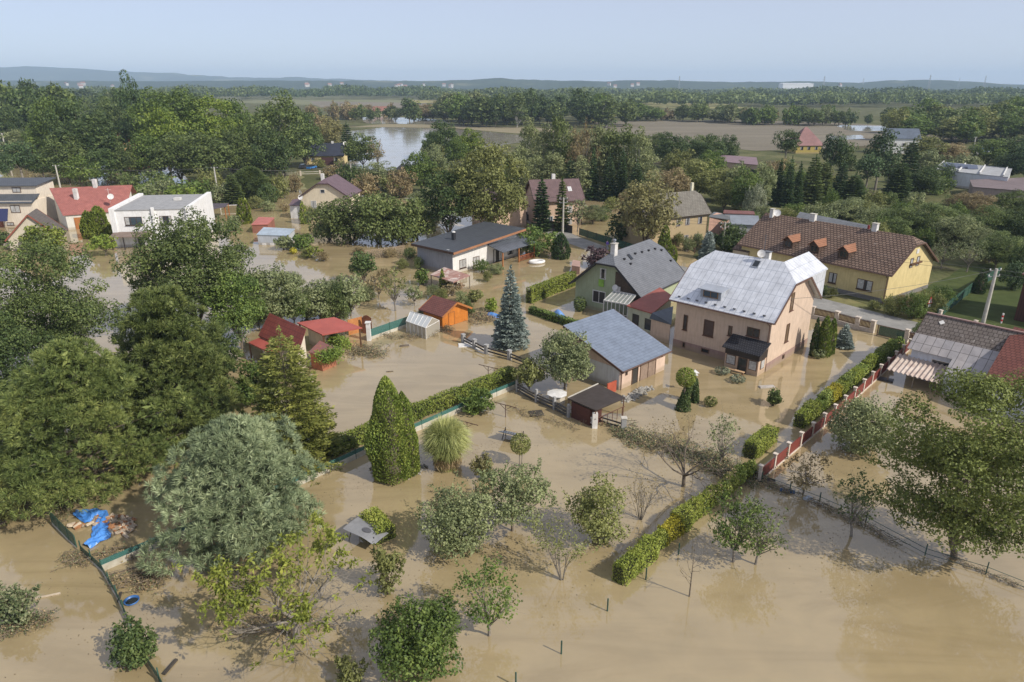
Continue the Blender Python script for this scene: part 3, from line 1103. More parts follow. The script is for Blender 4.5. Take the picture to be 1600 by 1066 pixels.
def hills(D, prof, width, nx=220, ny=14, rough=3.0, seed=1):
    rng = np.random.default_rng(seed)
    xs_ = np.linspace(-300, 1900, nx)
    pp = np.array(prof, float)
    tops = np.interp(xs_, pp[:, 0], pp[:, 1])
    mb = MB()
    rows = []
    for i in range(nx):
        u = (xs_[i] - 800) / FPX
        X = u * D * 0.94
        Hh = max(1.0, height_at((X, D, 0), tops[i]))
        Hh += rough * math.sin(i * 1.3) * math.sin(i * 0.37 + seed) + rng.normal() * rough * 0.35
        col = []
        for j in range(ny):
            v = j / (ny - 1)
            y = D - width + 2 * width * v
            z = Hh * math.sin(v * math.pi) ** 1.3 * (1 + 0.0 * rng.random()) + (rng.normal() * rough * 0.3 if 0 < j < ny - 1 else 0)
            col.append((X * y / D if False else X, y, z - 0.5))
        rows.append(col)
    for i in range(nx - 1):
        for j in range(ny - 1):
            mb.face([rows[i][j], rows[i + 1][j], rows[i + 1][j + 1], rows[i][j + 1]])
    o = structure("hills", mb, HILLM)
    return o

hills(8600, [(-300, 112), (-60, 107), (0, 106), (70, 104), (130, 107), (200, 112), (260, 114), (330, 119), (400, 122), (470, 121), (520, 123), (600, 126), (700, 128),
             (800, 129), (1000, 129), (1200, 131), (1350, 131), (1500, 131), (1600, 133), (1900, 134)], 1500, seed=2, rough=5)
hills(4600, [(-300, 126), (0, 126), (200, 127), (400, 126), (560, 126), (640, 127), (730, 125), (780, 122), (830, 125), (900, 126), (950, 127), (1000, 125), (1060, 126), (1120, 128), (1200, 128), (1260, 127), (1340, 130), (1370, 127),
             (1430, 125), (1500, 127), (1545, 132), (1600, 134), (1900, 135)], 700, seed=5, rough=2.0)

# ---------------------------------------------------------------- houses
CREAM = (0.78, 0.70, 0.52)

class House:
    def __init__(s, name, label, cat, x, y, th, L, W, he, hr, o=0.4, g=0.4, wall=None, roof=None, hip0=None, hip1=None,
                 plinth=None, trim=None, t=0.14, base=-0.6, gutter=True, mono=False, wlabel=None):
        s.L, s.W, s.he, s.hr, s.o, s.g, s.t = L, W, he, hr, o, g, t
        s.th = math.radians(th)
        s.root = thing(name, label, cat, (x, y, 0), s.th)
        s.M = Matrix.Translation((x, y, 0)) @ Matrix.Rotation(s.th, 4, 'Z')
        s.Mi = s.M.inverted()
        s.trim = trim or mat("dark_brown_trim", (0.06, 0.04, 0.03), rough=0.5)
        if mono:      # single slope, low at y=0, ridge at y=W
            s.s = (hr - he) / W
            rp = [(-g, -o, he - o * s.s), (L + g, -o, he - o * s.s), (L + g, W + o, hr + o * s.s), (-g, W + o, hr + o * s.s)]
            mb = MB()
            mb.hexa([(0, 0, base), (L, 0, base), (L, W, base), (0, W, base)], [(0, 0, he - t), (L, 0, he - t), (L, W, hr - t), (0, W, hr - t)])
            s.wall = mb.build('wall', wall, s.root)
            s.roof = MB().slab(rp, t).build('roof', roof, s.root)
        else:
            s.s = (hr - he) / (W / 2)
            sl = s.s
            def yy(z):
                return (z - he) / sl
            P = []
            e = he - o * sl
            x0, x1 = -g, L + g
            r0 = (hip0[1], W / 2, hr) if hip0 else (x0, W / 2, hr)
            r1 = (L - hip1[1], W / 2, hr) if hip1 else (x1, W / 2, hr)
            F = [(x0, -o, e), (x1, -o, e)]
            B = [(x1, W + o, e), (x0, W + o, e)]
            hips = []
            if hip1:
                z = hip1[0]
                F.append((x1, yy(z), z)); B.insert(0, (x1, W - yy(z), z)); hips.append([(x1, yy(z), z), (x1, W - yy(z), z), r1])
            F += [r1, r0]
            if hip0:
                z = hip0[0]
                F.append((x0, yy(z), z)); B.append((x0, W - yy(z), z)); hips.append([(x0, W - yy(z), z), (x0, yy(z), z), r0])
            B += [r0, r1]
            if hip1:
                B = B[1:-0 or None] if False else B
            # back slope order: ccw from above
            Bp = [r1] + ([(x1, W - yy(hip1[0]), hip1[0])] if hip1 else []) + [(x1, W + o, e), (x0, W + o, e)] + ([(x0, W - yy(hip0[0]), hip0[0])] if hip0 else []) + [r0]
            mb = MB()
            mb.slab(F, t)
            mb.slab(Bp, t)
            for h in hips:
                mb.slab(h, t)
            s.roof = mb.build('roof', roof, s.root)
            k = t * math.sqrt(1 + sl * sl) + 0.01
            def gab(x, hip):
                if hip:
                    z = hip[0] - 0.02
                    return [(x, 0, base), (x, 0, he - k), (x, yy(z), z - k), (x, W - yy(z), z - k), (x, W, he - k), (x, W, base)]
                return [(x, 0, base), (x, 0, he - k), (x, W / 2, hr - k), (x, W, he - k), (x, W, base)]
            mb = MB()
            mb.face([(0, 0, base), (L, 0, base), (L, 0, he - k), (0, 0, he - k)])
            mb.face([(L, W, base), (0, W, base), (0, W, he - k), (L, W, he - k)])
            mb.face(gab(0, hip0))
            mb.face(gab(L, hip1)[::-1])
            s.wall = mb.build('wall', wall, s.root)
            # bargeboards along the rakes
            for x in (x0 - 0.03, x1 + 0.03):
                hp = hip0 if x < 0 else hip1
                for sg in (0, 1):
                    top = (hp[0] if hp else hr)
                    ya, yb = -o, yy(top)
                    if sg:
                        ya, yb = W - ya, W - yb
                    b2 = MB()
                    b2.beam((x, ya, e - 0.1), (x, yb, top - 0.1), 0.05, 0.24)
                    b2.build('bargeboard', s.trim, s.root)
                if hp:
                    b2 = MB()
                    b2.beam((x, yy(top), top - 0.1), (x, W - yy(top), top - 0.1), 0.05, 0.2)
                    b2.build('fascia', s.trim, s.root)
            if gutter:
                for y in (-o - 0.07, W + o + 0.07):
                    b2 = MB()
                    b2.tube([(x0, y, e - 0.1), (x1, y, e - 0.1)], 0.07, 6)
                    b2.build('gutter', s.trim, s.root)
                b2 = MB()
                b2.tube([(L - 0.12, -o - 0.07, e - 0.14), (L - 0.12, -0.1, e - 0.6), (L - 0.12, -0.1, -0.3)], 0.05, 6)
                b2.build('downpipe', s.trim, s.root)
        if plinth:
            hgt, pm = plinth
            mb = MB()
            mb.box(-0.04, -0.04, base, L + 0.04, W + 0.04, hgt)
            s.plinth = mb.build('plinth', pm, s.root)

    def local(s, px, py, plane=None, val=0.0):
        """photo ray met with a plane of the house: plane 'x','y','z' = val, or 'roof'"""
        o = s.Mi @ Vector((0, 0, CAMH))
        d = s.Mi.to_3x3() @ Vector(ray(px, py))
        if plane == 'roof':      # z = he + s*y
            t = (s.he + s.s * o.y - o.z) / (d.z - s.s * d.y)
        else:
            i = 'xyz'.index(plane)
            t = (val - o[i]) / d[i]
        return o + d * t

    def W3(s, wall, a, z, out):
        if wall == 'F':
            return (a, -out, z)
        if wall == 'B':
            return (a, s.W + out, z)
        if wall == 'L':
            return (-out, a, z)
        return (s.L + out, a, z)

    def pb(s, mb, wall, a0, z0, a1, z1, o0, o1):
        return mb.hexa([s.W3(wall, a0, z0, o0), s.W3(wall, a1, z0, o0), s.W3(wall, a1, z0, o1), s.W3(wall, a0, z0, o1)],
                       [s.W3(wall, a0, z1, o0), s.W3(wall, a1, z1, o0), s.W3(wall, a1, z1, o1), s.W3(wall, a0, z1, o1)])

    def onwall(s, wall, px, py):
        p = s.local(px, py, 'y' if wall in 'FB' else 'x', {'F': 0, 'B': s.W, 'L': 0, 'R': s.L}[wall])
        return (p.x if wall in 'FB' else p.y), p.z

    def window(s, wall, a, z, w, h, frame, pane, mull=1, sill=None, name='window', bar=0.07, label=None, off=0.0):
        """a, z: its centre on the wall"""
        a0, a1, z0, z1 = a - w / 2, a + w / 2, z - h / 2, z + h / 2
        mb = MB()
        s.pb(mb, wall, a0, z0, a1, z0 + bar, 0.0 + off, 0.06 + off)
        s.pb(mb, wall, a0, z1 - bar, a1, z1, 0.0 + off, 0.06 + off)
        s.pb(mb, wall, a0, z0 + bar, a0 + bar, z1 - bar, 0.0 + off, 0.06 + off)
        s.pb(mb, wall, a1 - bar, z0 + bar, a1, z1 - bar, 0.0 + off, 0.06 + off)
        for k in range(mull):
            c = a0 + (a1 - a0) * (k + 1) / (mull + 1)
            s.pb(mb, wall, c - bar * 0.4, z0 + bar, c + bar * 0.4, z1 - bar, 0.0 + off, 0.055 + off)
        f = mb.build(name, frame, s.root, label)
        mb = MB()
        s.pb(mb, wall, a0 + bar * 0.5, z0 + bar * 0.5, a1 - bar * 0.5, z1 - bar * 0.5, 0.003 + off, 0.022 + off)
        mb.build('pane', pane, f)
        if pane.name.startswith(('dark_glass', 'sky_glass')) and h > 1.2 and w > 0.8:
            k = 0.22 + 0.25 * random.random()
            mb = MB()
            s.pb(mb, wall, a0 + bar, z0 + h * 0.1, a0 + (a1 - a0) * k, z1 - bar, 0.024 + off, 0.03 + off)
            if random.random() < 0.6:
                s.pb(mb, wall, a1 - (a1 - a0) * k * 0.8, z0 + h * 0.1, a1 - bar, z1 - bar, 0.024 + off, 0.03 + off)
            mb.build('curtain', MATS['net_curtain'], f)
        if sill:
            mb = MB()
            s.pb(mb, wall, a0 - 0.06, z0 - 0.06, a1 + 0.06, z0 - 0.003, 0.0 + off, 0.16 + off)
            mb.build('sill', sill, f)
        return f

    def winpx(s, wall, px, py, w, h, *a, **k):
        q, z = s.onwall(wall, px, py)
        return s.window(wall, q, z, w, h, *a, **k)

    def panel(s, name, wall, a0, z0, a1, z1, m, out=0.04, label=None):
        mb = MB()
        s.pb(mb, wall, a0, z0, a1, z1, 0.0, out)
        return mb.build(name, m, s.root, label)

    def zroof(s, y):
        return s.he + s.s * min(y, s.W - y)

    def chimney(s, x, y, w, d, top, m, cap=None, name='chimney'):
        z = s.zroof(y)
        mb = MB()
        mb.box(x - w / 2, y - d / 2, z - 0.8, x + w / 2, y + d / 2, top)
        c = mb.build(name, m, s.roof)
        if cap:
            mb = MB()
            mb.box(x - w / 2 - 0.07, y - d / 2 - 0.07, top, x + w / 2 + 0.07, y + d / 2 + 0.07, top + 0.08)
            mb.build('chimney_cap', cap, s.root)
        return c

    def dormer(s, x, y0, w, h, m_roof, m_wall, frame, pane, gable=False, ov=0.3, pitch=0.12):
        """face at y0 standing on the front slope"""
        z0 = s.zroof(y0)
        z1 = z0 + h
        mb = MB()
        if gable:
            rise = w * 0.42
            yb = (z1 - s.he) / s.s
            yr = (z1 + rise - s.he) / s.s
            mb.face([(x - w / 2, y0, z0), (x + w / 2, y0, z0), (x + w / 2, y0, z1), (x, y0, z1 + rise), (x - w / 2, y0, z1)])
            mb.face([(x - w / 2, y0, z0), (x - w / 2, y0, z1), (x - w / 2, yb, z1)])
            mb.face([(x + w / 2, y0, z0), (x + w / 2, yb, z1), (x + w / 2, y0, z1)])
            b = mb.build('dormer', m_wall, s.root)
            q = MB()
            e = 0.18
            k = rise / (w / 2)
            za = z1 - e * k
            ya = (za - s.he) / s.s
            q.slab([(x - w / 2 - e, y0 - ov, za + 0.05), (x, y0 - ov, z1 + rise + 0.05), (x, yr, z1 + rise + 0.05), (x - w / 2 - e, ya, za + 0.05)][::-1], 0.08)
            q.slab([(x + w / 2 + e, y0 - ov, za + 0.05), (x + w / 2 + e, ya, za + 0.05), (x, yr, z1 + rise + 0.05), (x, y0 - ov, z1 + rise + 0.05)], 0.08)
            q.build('dormer_roof', m_roof, b)
        else:
            y1 = (z1 + pitch * 0 - s.he) / s.s
            # shed roof rising slightly to meet the slope
            y1 = (z1 - pitch * y0 - s.he) / (s.s - pitch)
            zb = s.he + s.s * y1
            mb.face([(x - w / 2, y0, z0), (x + w / 2, y0, z0), (x + w / 2, y0, z1), (x - w / 2, y0, z1)])
            mb.face([(x - w / 2, y0, z0), (x - w / 2, y0, z1), (x - w / 2, y1, zb)])
            mb.face([(x + w / 2, y0, z0), (x + w / 2, y1, zb), (x + w / 2, y0, z1)])
            b = mb.build('dormer', m_wall, s.root)
            q = MB()
            zo = z1 - pitch * ov
            q.slab([(x - w / 2 - 0.2, y0 - ov, zo + 0.07), (x + w / 2 + 0.2, y0 - ov, zo + 0.07), (x + w / 2 + 0.2, y1 + 0.1, zb + 0.09), (x - w / 2 - 0.2, y1 + 0.1, zb + 0.09)], 0.08)
            q.build('dormer_roof', m_roof, b)
        # its window
        mb = MB()
        a0, a1, b0, b1 = x - w * 0.36, x + w * 0.36, z0 + 0.14, z1 - 0.1
        for (p0, q0, p1, q1) in ((a0, b0, a1, b0 + 0.07), (a0, b1 - 0.07, a1, b1), (a0, b0, a0 + 0.07, b1), (a1 - 0.07, b0, a1, b1), (x - 0.03, b0, x + 0.03, b1)):
            mb.box(p0, y0 - 0.06, q0, p1, y0 - 0.002, q1)
        mb.build('dormer_window', frame, b)
        mb = MB()
        mb.box(a0 + 0.03, y0 - 0.03, b0 + 0.03, a1 - 0.03, y0 - 0.004, b1 - 0.03)
        mb.build('dormer_pane', pane, b)
        return b

    def skylight(s, x, y, w, h, frame, pane):
        n = Vector((0, -s.s, 1)).normalized()
        u = Vector((0, 1, s.s)).normalized()
        c = Vector((x, y, s.zroof(y)))
        mb = MB()
        q = [c + Vector((a * w / 2, 0, 0)) + u * b * h / 2 for a, b in ((-1, -1), (1, -1), (1, 1), (-1, 1))]
        mb.hexa([p - n * 0.02 for p in q], [p + n * 0.09 for p in q])
        f = mb.build('skylight', frame, s.roof)
        q = [c + Vector((a * (w / 2 - 0.09), 0, 0)) + u * b * (h / 2 - 0.09) for a, b in ((-1, -1), (1, -1), (1, 1), (-1, 1))]
        mb = MB()
        mb.hexa([p + n * 0.05 for p in q], [p + n * 0.105 for p in q])
        mb.build('skylight_pane', pane, s.root)
        return f

def slab_house(name, label, cat, quad, zs, wall, roof, inset=0.25, t=0.12, base=-0.5, posts=None, group=None, roofname='roof'):
    """roof quad surveyed from the photo (ccw from above) at heights zs, walls below it"""
    Q = [at(p[0], p[1], z) for p, z in zip(quad, zs)]
    c = sum(Q, Vector()) / 4
    org = Vector((c.x, c.y, 0))
    root = thing(name, label, cat, org, 0, group)
    roof_o = MB(org).slab(Q, t).build(roofname, roof, root)
    I = [q + (Vector((c.x, c.y, q.z)) - q).normalized() * inset for q in Q]
    if posts is None:
        mb = MB(org)
        mb.hexa([(p.x, p.y, base) for p in I], [(p.x, p.y, p.z - t) for p in I])
        mb.build('wall', wall, root)
    else:
        for p in I:
            mb = MB(org)
            mb.box(p.x - posts / 2, p.y - posts / 2, base, p.x + posts / 2, p.y + posts / 2, p.z - t)
            mb.build('post', wall, root)
    return root, Q, I, org
G_DARK = mat_glass("dark_glass")
G_BLUE = mat_glass("sky_glass", (0.05, 0.07, 0.09))
G_CURT = mat("net_curtain", (0.55, 0.55, 0.54), (0.3, 0.3, 0.3), 6, 0.4, spec=0.6)
FR_W = mat("white_frame", (0.78, 0.77, 0.74), rough=0.5)
FR_B = mat("brown_frame", (0.13, 0.07, 0.04), (0.09, 0.05, 0.03), 5, 0.5)
FR_K = mat("black_frame", (0.035, 0.028, 0.028), rough=0.4)
WHITE = mat("white_paint", (0.80, 0.79, 0.77), rough=0.6)
TRIMK = mat("anthracite_trim", (0.035, 0.036, 0.042), rough=0.4)
SHEETK = mat("zinc_sheet", (0.42, 0.45, 0.50), (0.36, 0.39, 0.44), 2, 0.4, 0.3)
CONC = mat("concrete", (0.40, 0.38, 0.34), (0.27, 0.255, 0.225), 5, 0.9, bump=0.2)
CONCP = mat("pale_concrete", (0.58, 0.55, 0.49), (0.44, 0.41, 0.36), 5, 0.85)
WOODB = mat("brown_wood", (0.16, 0.085, 0.045), (0.10, 0.05, 0.028), 6, 0.7)
WOODO = mat("orange_wood", (0.42, 0.17, 0.05), (0.33, 0.12, 0.035), 5, 0.6)
WOODG = mat("grey_wood", (0.26, 0.22, 0.17), (0.16, 0.135, 0.10), 7, 0.85)
REDP = mat("dull_red_paint", (0.30, 0.06, 0.04), (0.22, 0.045, 0.03), 4, 0.6)
CHW = mat("whitewashed_chimney", (0.74, 0.73, 0.71), (0.55, 0.54, 0.52), 4, 0.8)

# ---- beige house under the pale metal-sheet roof
R_BEIGE = mat_tile("pale_metal_sheets", (0.64, 0.66, 0.70), (0.69, 0.71, 0.75), (0.44, 0.47, 0.52), 0.58, 1.5, 0.035, 0.42, 0.15, 0.35, 0.0)
W_BEIGE = mat_wall("beige_render", (0.61, 0.475, 0.37))
P_BEIGE = mat_wall("mauve_plinth", (0.33, 0.23, 0.20))
hb = House('house', 'beige rendered house under a pale blue-grey metal-sheet roof with a small dormer', 'house',
           17.84, 70.68, -43.6, 10.6, 10.4, 6.05, 10.1, 0.75, 0.55, W_BEIGE, R_BEIGE, hip0=(8.6, 1.2), hip1=(8.6, 1.7),
           plinth=(0.85, P_BEIGE), trim=mat("brown_gutter", (0.14, 0.08, 0.06), rough=0.5))
for (px, py, w, h, m) in ((1071, 504, 0.5, 1.7, 0), (1107.4, 513, 1.15, 1.75, 0), (1141, 517, 0.42, 1.05, 0), (1177, 519.5, 1.35, 0.95, 1)):
    hb.winpx('F', px, py, w, h, FR_B, G_DARK if px != 1107.4 else mat("brown_shutter", (0.10, 0.065, 0.055), rough=0.6), m, mat("brown_sill", (0.16, 0.08, 0.06)))
for (px, py, w, h) in ((1237.6, 471.5, 0.75, 1.9), (1229.7, 520, 0.75, 1.95)):
    hb.winpx('R', px, py, w, h, FR_B, mat_glass("brown_glass", (0.16, 0.11, 0.07)), 0, mat("brown_sill", (0.16, 0.08, 0.06)))
for wl, px, py, w, h in (('F', 1068.7, 539.5, 0.3, 0.55), ('F', 1102, 549, 0.9, 0.45), ('R', 1223, 556.4, 0.45, 0.45)):
    a, z = hb.onwall(wl, px, py)
    hb.window(wl, a, 0.5, w, h, FR_B, G_DARK, 0, off=0.05)
# small shed dormer on the front slope
p0, p1 = hb.local(1094, 464, 'roof'), hb.local(1126, 470.4, 'roof')
hb.dormer((p0.x + p1.x) / 2, (p0.y + p1.y) / 2, p1.x - p0.x, 0.95, SHEETK, SHEETK, mat("varnished_frame", (0.30, 0.16, 0.06), rough=0.5), G_BLUE, False, 0.35, 0.08)
p = hb.local(1182, 413, 'roof')
hb.skylight(p.x, p.y, 0.75, 0.95, SHEETK, G_DARK)
# rear dormer whose side shows past the gable, sheeted like the roof
yh = (8.6 - hb.he) / hb.s
xe, xi, yo = hb.L + hb.g, hb.L - 1.7, hb.W + 0.9
mb = MB()
zr = 10.1
tri = [(hb.W - yh, 8.6), (yo, 8.6), (yo, hb.he - 0.9 * hb.s)]
mb.slab([(xe + 0.02, hb.W - yh - 0.4, 8.62), (xe + 0.02, yo + 0.3, 8.62), (xi, yo + 0.3, zr + 0.02), (xi, hb.W / 2, zr + 0.02)], 0.12)
mb.build('rear_dormer_roof', R_BEIGE, hb.root)
mb = MB()
mb.face([(xe - 0.03, y, z - 0.06) for y, z in tri])
mb.face([(xi, yo, zr - 0.1), (xi, hb.W / 2, zr - 0.1), (xi, yo, hb.he - 0.9 * hb.s)])
mb.face([(xe - 0.03, yo, 8.54), (xi, yo, zr - 0.1), (xi, yo, 5.2), (xe - 0.03, yo, 5.2)])
mb.build('rear_dormer', R_BEIGE, hb.root)
for k in range(10):      # snow guards along the eaves
    mb = MB()
    x = 0.3 + k * 1.05
    mb.box(x, -0.45, hb.zroof(-0.3) + 0.02, x + 0.28, -0.3, hb.zroof(-0.3) + 0.13)
    mb.build('snow_guard', mat("lead_grey", (0.16, 0.17, 0.19)), hb.root)
hb.chimney(6.9, 5.6, 0.6, 0.6, 10.75, CHW, mat("lead_grey", (0.16, 0.17, 0.19)))
mb = MB()
mb.tube([(6.6, 5.3, 9.8), (6.6, 5.3, 12.6)], 0.025, 5)
mb.beam((6.25, 5.3, 12.2), (6.95, 5.3, 12.2), 0.02)
mb.beam((6.4, 5.3, 12.45), (6.8, 5.3, 12.45), 0.02)
mb.build('aerial', mat("lead_grey", (0.16, 0.17, 0.19)), hb.root)
def dish(parent, c, r, az, m=None, name='satellite_dish'):
    mb = MB()
    n = 14
    c = Vector(c)
    f = Vector((math.cos(az) * 0.9, math.sin(az) * 0.9, 0.42)).normalized()
    a = f.cross(Vector((0, 0, 1))).normalized()
    b = a.cross(f)
    prev = None
    rings = []
    for k, (rr, dd) in enumerate(((0.02, 0.0), (0.5, 0.05), (0.85, 0.14), (1.0, 0.2))):
        rings.append([c + (a * math.cos(6.2832 * j / n) + b * math.sin(6.2832 * j / n)) * rr * r + f * dd * r for j in range(n)])
    for A, B in zip(rings, rings[1:]):
        for j in range(n):
            mb.face([A[j], A[(j + 1) % n], B[(j + 1) % n], B[j]])
    mb.tube([c - f * 0.02, c - f * 0.25 * r - Vector((0, 0, r * 0.9))], 0.03, 5)
    mb.tube([c - b * r * 0.8, c + f * r * 0.9], 0.015, 4)
    return mb.build(name, m or WHITE, parent)
dish(hb.root, (6.5, 5.0, 10.6), 0.42, math.radians(-70))
# porch
A, B = hb.local(1131.3, 574, 'z', 0), hb.local(1174.5, 587, 'z', 0)
px0, px1, py0 = A.x, hb.L - 0.05, (A.y + B.y) / 2
POR = mat_wall("porch_render", (0.58, 0.42, 0.31))
mb = MB()
mb.hexa([(px0, py0, -0.6), (px1, py0, -0.6), (px1, -0.05, -0.6), (px0, -0.05, -0.6)], [(px0, py0, 2.05), (px1, py0, 2.05), (px1, -0.05, 2.5), (px0, -0.05, 2.5)])
porch = mb.build('porch', POR, hb.root)
mb = MB()
mb.slab([(px0 - 0.3, py0 - 0.35, 2.35), (px1 + 0.25, py0 - 0.35, 2.35), (px1 + 0.25, 0.02, 3.15), (px0 - 0.3, 0.02, 3.15)], 0.1)
mb.build('porch_roof', mat_tile("dark_pressed_tiles", (0.055, 0.058, 0.07), (0.075, 0.078, 0.09), (0.02, 0.02, 0.025), 0.24, 0.36, 0.05, 0.4, 0.2, 0.8), porch)
mb = MB()
mb.box(px0 - 0.04, py0 - 0.05, 1.62, px1 + 0.05, py0 - 0.005, 2.2)
mb.box(px1 + 0.003, py0, 1.62, px1 + 0.05, -0.06, 2.45)
mb.build('porch_fascia', FR_K, porch)
def porchwin(x0, z0, x1, z1, m, nm='porch_window'):
    mb = MB()
    mb.box(x0, py0 - 0.05, z0, x1, py0 - 0.004, z1)
    f = mb.build(nm, FR_B, porch)
    mb = MB()
    mb.box(x0 + 0.07, py0 - 0.065, z0 + 0.07, x1 - 0.07, py0 - 0.03, z1 - 0.07)
    mb.build(nm + '_pane', m, porch)
pw = px1 - px0
porchwin(px0 + 0.15, 0.55, px0 + pw * 0.33, 1.58, G_CURT)
porchwin(px0 + pw * 0.40, -0.5, px0 + pw * 0.68, 1.58, G_DARK, 'porch_door')
porchwin(px0 + pw * 0.72, 0.55, px1 - 0.12, 1.58, G_CURT)
mb = MB()
mb.box(px1 + 0.004, py0 + 0.5, 0.6, px1 + 0.05, py0 + 1.35, 1.58)
mb.build('porch_window', FR_B, porch)
mb = MB()
mb.box(px1 + 0.02, py0 + 0.57, 0.67, px1 + 0.065, py0 + 1.28, 1.51)
mb.build('porch_window_pane', G_CURT, porch)
# glazed lean-to between the beige and the green house
LK = slab_house('passage', 'low glazed passage with a blue-grey roof between the beige and the green house', 'outbuilding',
                [(1015, 496.5), (1049, 506.5), (1052, 478.5), (1019, 489)][::1], [2.4, 2.4, 3.3, 3.0], W_BEIGE, mat("blue_grey_sheet", (0.10, 0.125, 0.16), rough=0.4), 0.2)
# ---- blue-roofed garage
R_GAR = mat_tile("slate_blue_tiles", (0.205, 0.245, 0.315), (0.212, 0.252, 0.322), (0.165, 0.20, 0.26), 1.1, 0.36, 0.05, 0.45, 0.1, 0.5)
W_GAR = mat_wall("pink_beige_render", (0.66, 0.50, 0.40))
ga = House('garage', 'long garage with a slate-blue tiled roof in front of the green house', 'garage',
           10.12, 58.9, 43.2, 7.3, 6.6, 2.35, 4.6, 0.5, 0.25, W_GAR, R_GAR, trim=mat("brown_gutter", (0.14, 0.08, 0.06)), mono=True)
MB().tube([(-0.25, -0.57, 2.1), (7.55, -0.57, 2.1)], 0.07, 6).build('gutter', ga.trim, ga.root)
MB().tube([(0.15, -0.57, 2.05), (0.15, -0.1, 1.7), (0.15, -0.1, -0.3)], 0.05, 6).build('downpipe', ga.trim, ga.root)
for _x in (-0.28, 7.58):
    MB().beam((_x, -0.5, 2.05), (_x, 7.1, 4.65), 0.05, 0.22).build('bargeboard', ga.trim, ga.root)
ga.panel('side_wall', 'L', 0.05, -0.5, 6.5, 2.15, mat_wall("whitewashed_side", (0.66, 0.67, 0.67)), 0.03)
d0, _ = ga.onwall('F', 991.5, 590)
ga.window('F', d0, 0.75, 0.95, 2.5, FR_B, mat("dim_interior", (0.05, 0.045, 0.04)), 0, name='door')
d1, _ = ga.onwall('F', 1011, 580)
ga.window('F', d1 + 0.1, 0.8, 2.55, 2.6, FR_B, mat("garage_door_boards", (0.30, 0.22, 0.17), (0.22, 0.16, 0.12), 3, 0.7), 1, name='garage_door')
q, _ = ga.onwall('F', 978.5, 586)
ga.window('F', q, 1.5, 0.3, 0.45, FR_B, G_DARK, 0)
q, _ = ga.onwall('F', 1034, 559)
ga.window('F', q, 1.75, 0.3, 0.35, FR_B, G_DARK, 0)

# ---- green house
R_GREEN = mat_tile("grey_shingles", (0.155, 0.165, 0.185), (0.175, 0.185, 0.205), (0.10, 0.105, 0.12), 0.33, 0.26, 0.03, 0.6, 0.0, 0.35)
W_GREEN = mat_wall("sage_green_render", (0.37, 0.42, 0.28))
gh = House('house', 'sage green house with a grey half-hipped roof and a white chimney', 'house',
           15.6, 79.6, 51.5, 11.4, 9.4, 3.55, 7.7, 0.5, 0.75, W_GREEN, R_GREEN, hip0=(6.45, 0.9), hip1=(6.45, 0.8), trim=TRIMK)
p = gh.local(972, 400, 'roof')
gh.chimney(0.9, 4.5, 0.75, 0.6, 8.75, CHW, CONCP)
mb = MB()
mb.lathe((0.9, 4.5, 8.83), [(0.10, 0), (0.10, 0.25), (0.22, 0.27), (0.22, 0.33), (0.08, 0.35), (0.20, 0.42), (0.20, 0.47), (0.01, 0.5)], 10)
mb.build('chimney_cowl', SHEETK, gh.root)
p = gh.local(982.5, 402.5, 'roof')
gh.skylight(p.x + 0.3, p.y, 0.6, 0.9, TRIMK, G_DARK)
for i, (px, py) in enumerate(((992.5, 397.5), (1003, 395), (1013.5, 392.5), (1023.5, 390), (1033.5, 392), (975.5, 406), (985.5, 413.5), (1048, 408.5))):
    p = gh.local(px, py, 'roof')
    mb = MB()
    mb.box(p.x - 0.14, p.y - 0.12, p.z, p.x + 0.14, p.y + 0.12, p.z + 0.22)
    mb.build('roof_vent', TRIMK, gh.root)
gh.winpx('L', 942.5, 428, 0.85, 1.35, FR_W, G_DARK, 0, None)
a, z = gh.onwall('L', 940.5, 441)
mb = MB()
mb.box(-0.16, a - 0.35, z - 0.55, -0.09, a + 0.4, z + 0.35)
mb.build('hanging_towel', mat("lime_cloth", (0.28, 0.50, 0.08)), gh.root)
a, z = gh.onwall('L', 936, 464)
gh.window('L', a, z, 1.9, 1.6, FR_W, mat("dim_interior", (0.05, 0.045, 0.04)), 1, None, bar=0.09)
# recessed balcony: dark opening with boards and a pale chair
a, z = gh.onwall('L', 977, 446)
mb = MB()
aa, zz = gh.onwall('L', 960, 462)
ab, zb_ = gh.onwall('L', 1003, 468)
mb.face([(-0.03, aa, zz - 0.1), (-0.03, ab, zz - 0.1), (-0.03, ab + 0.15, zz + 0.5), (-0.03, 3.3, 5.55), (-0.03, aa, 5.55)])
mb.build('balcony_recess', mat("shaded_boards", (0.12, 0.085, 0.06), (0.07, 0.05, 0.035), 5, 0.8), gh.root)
mb = MB()
mb.box(-0.12, ab, zz - 0.15, -0.04, aa, zz + 0.75)
mb.build('balcony_rail', mat("dark_boards", (0.06, 0.04, 0.035), rough=0.6), gh.root)
mb = MB()
mb.box(-0.25, aa - 0.9, zz + 0.7, -0.13, aa - 0.2, zz + 1.3)
mb.build('balcony_chest', WHITE, gh.root)
dish(gh.root, (-0.35, aa - 0.25, zz + 1.15), 0.38, math.pi)
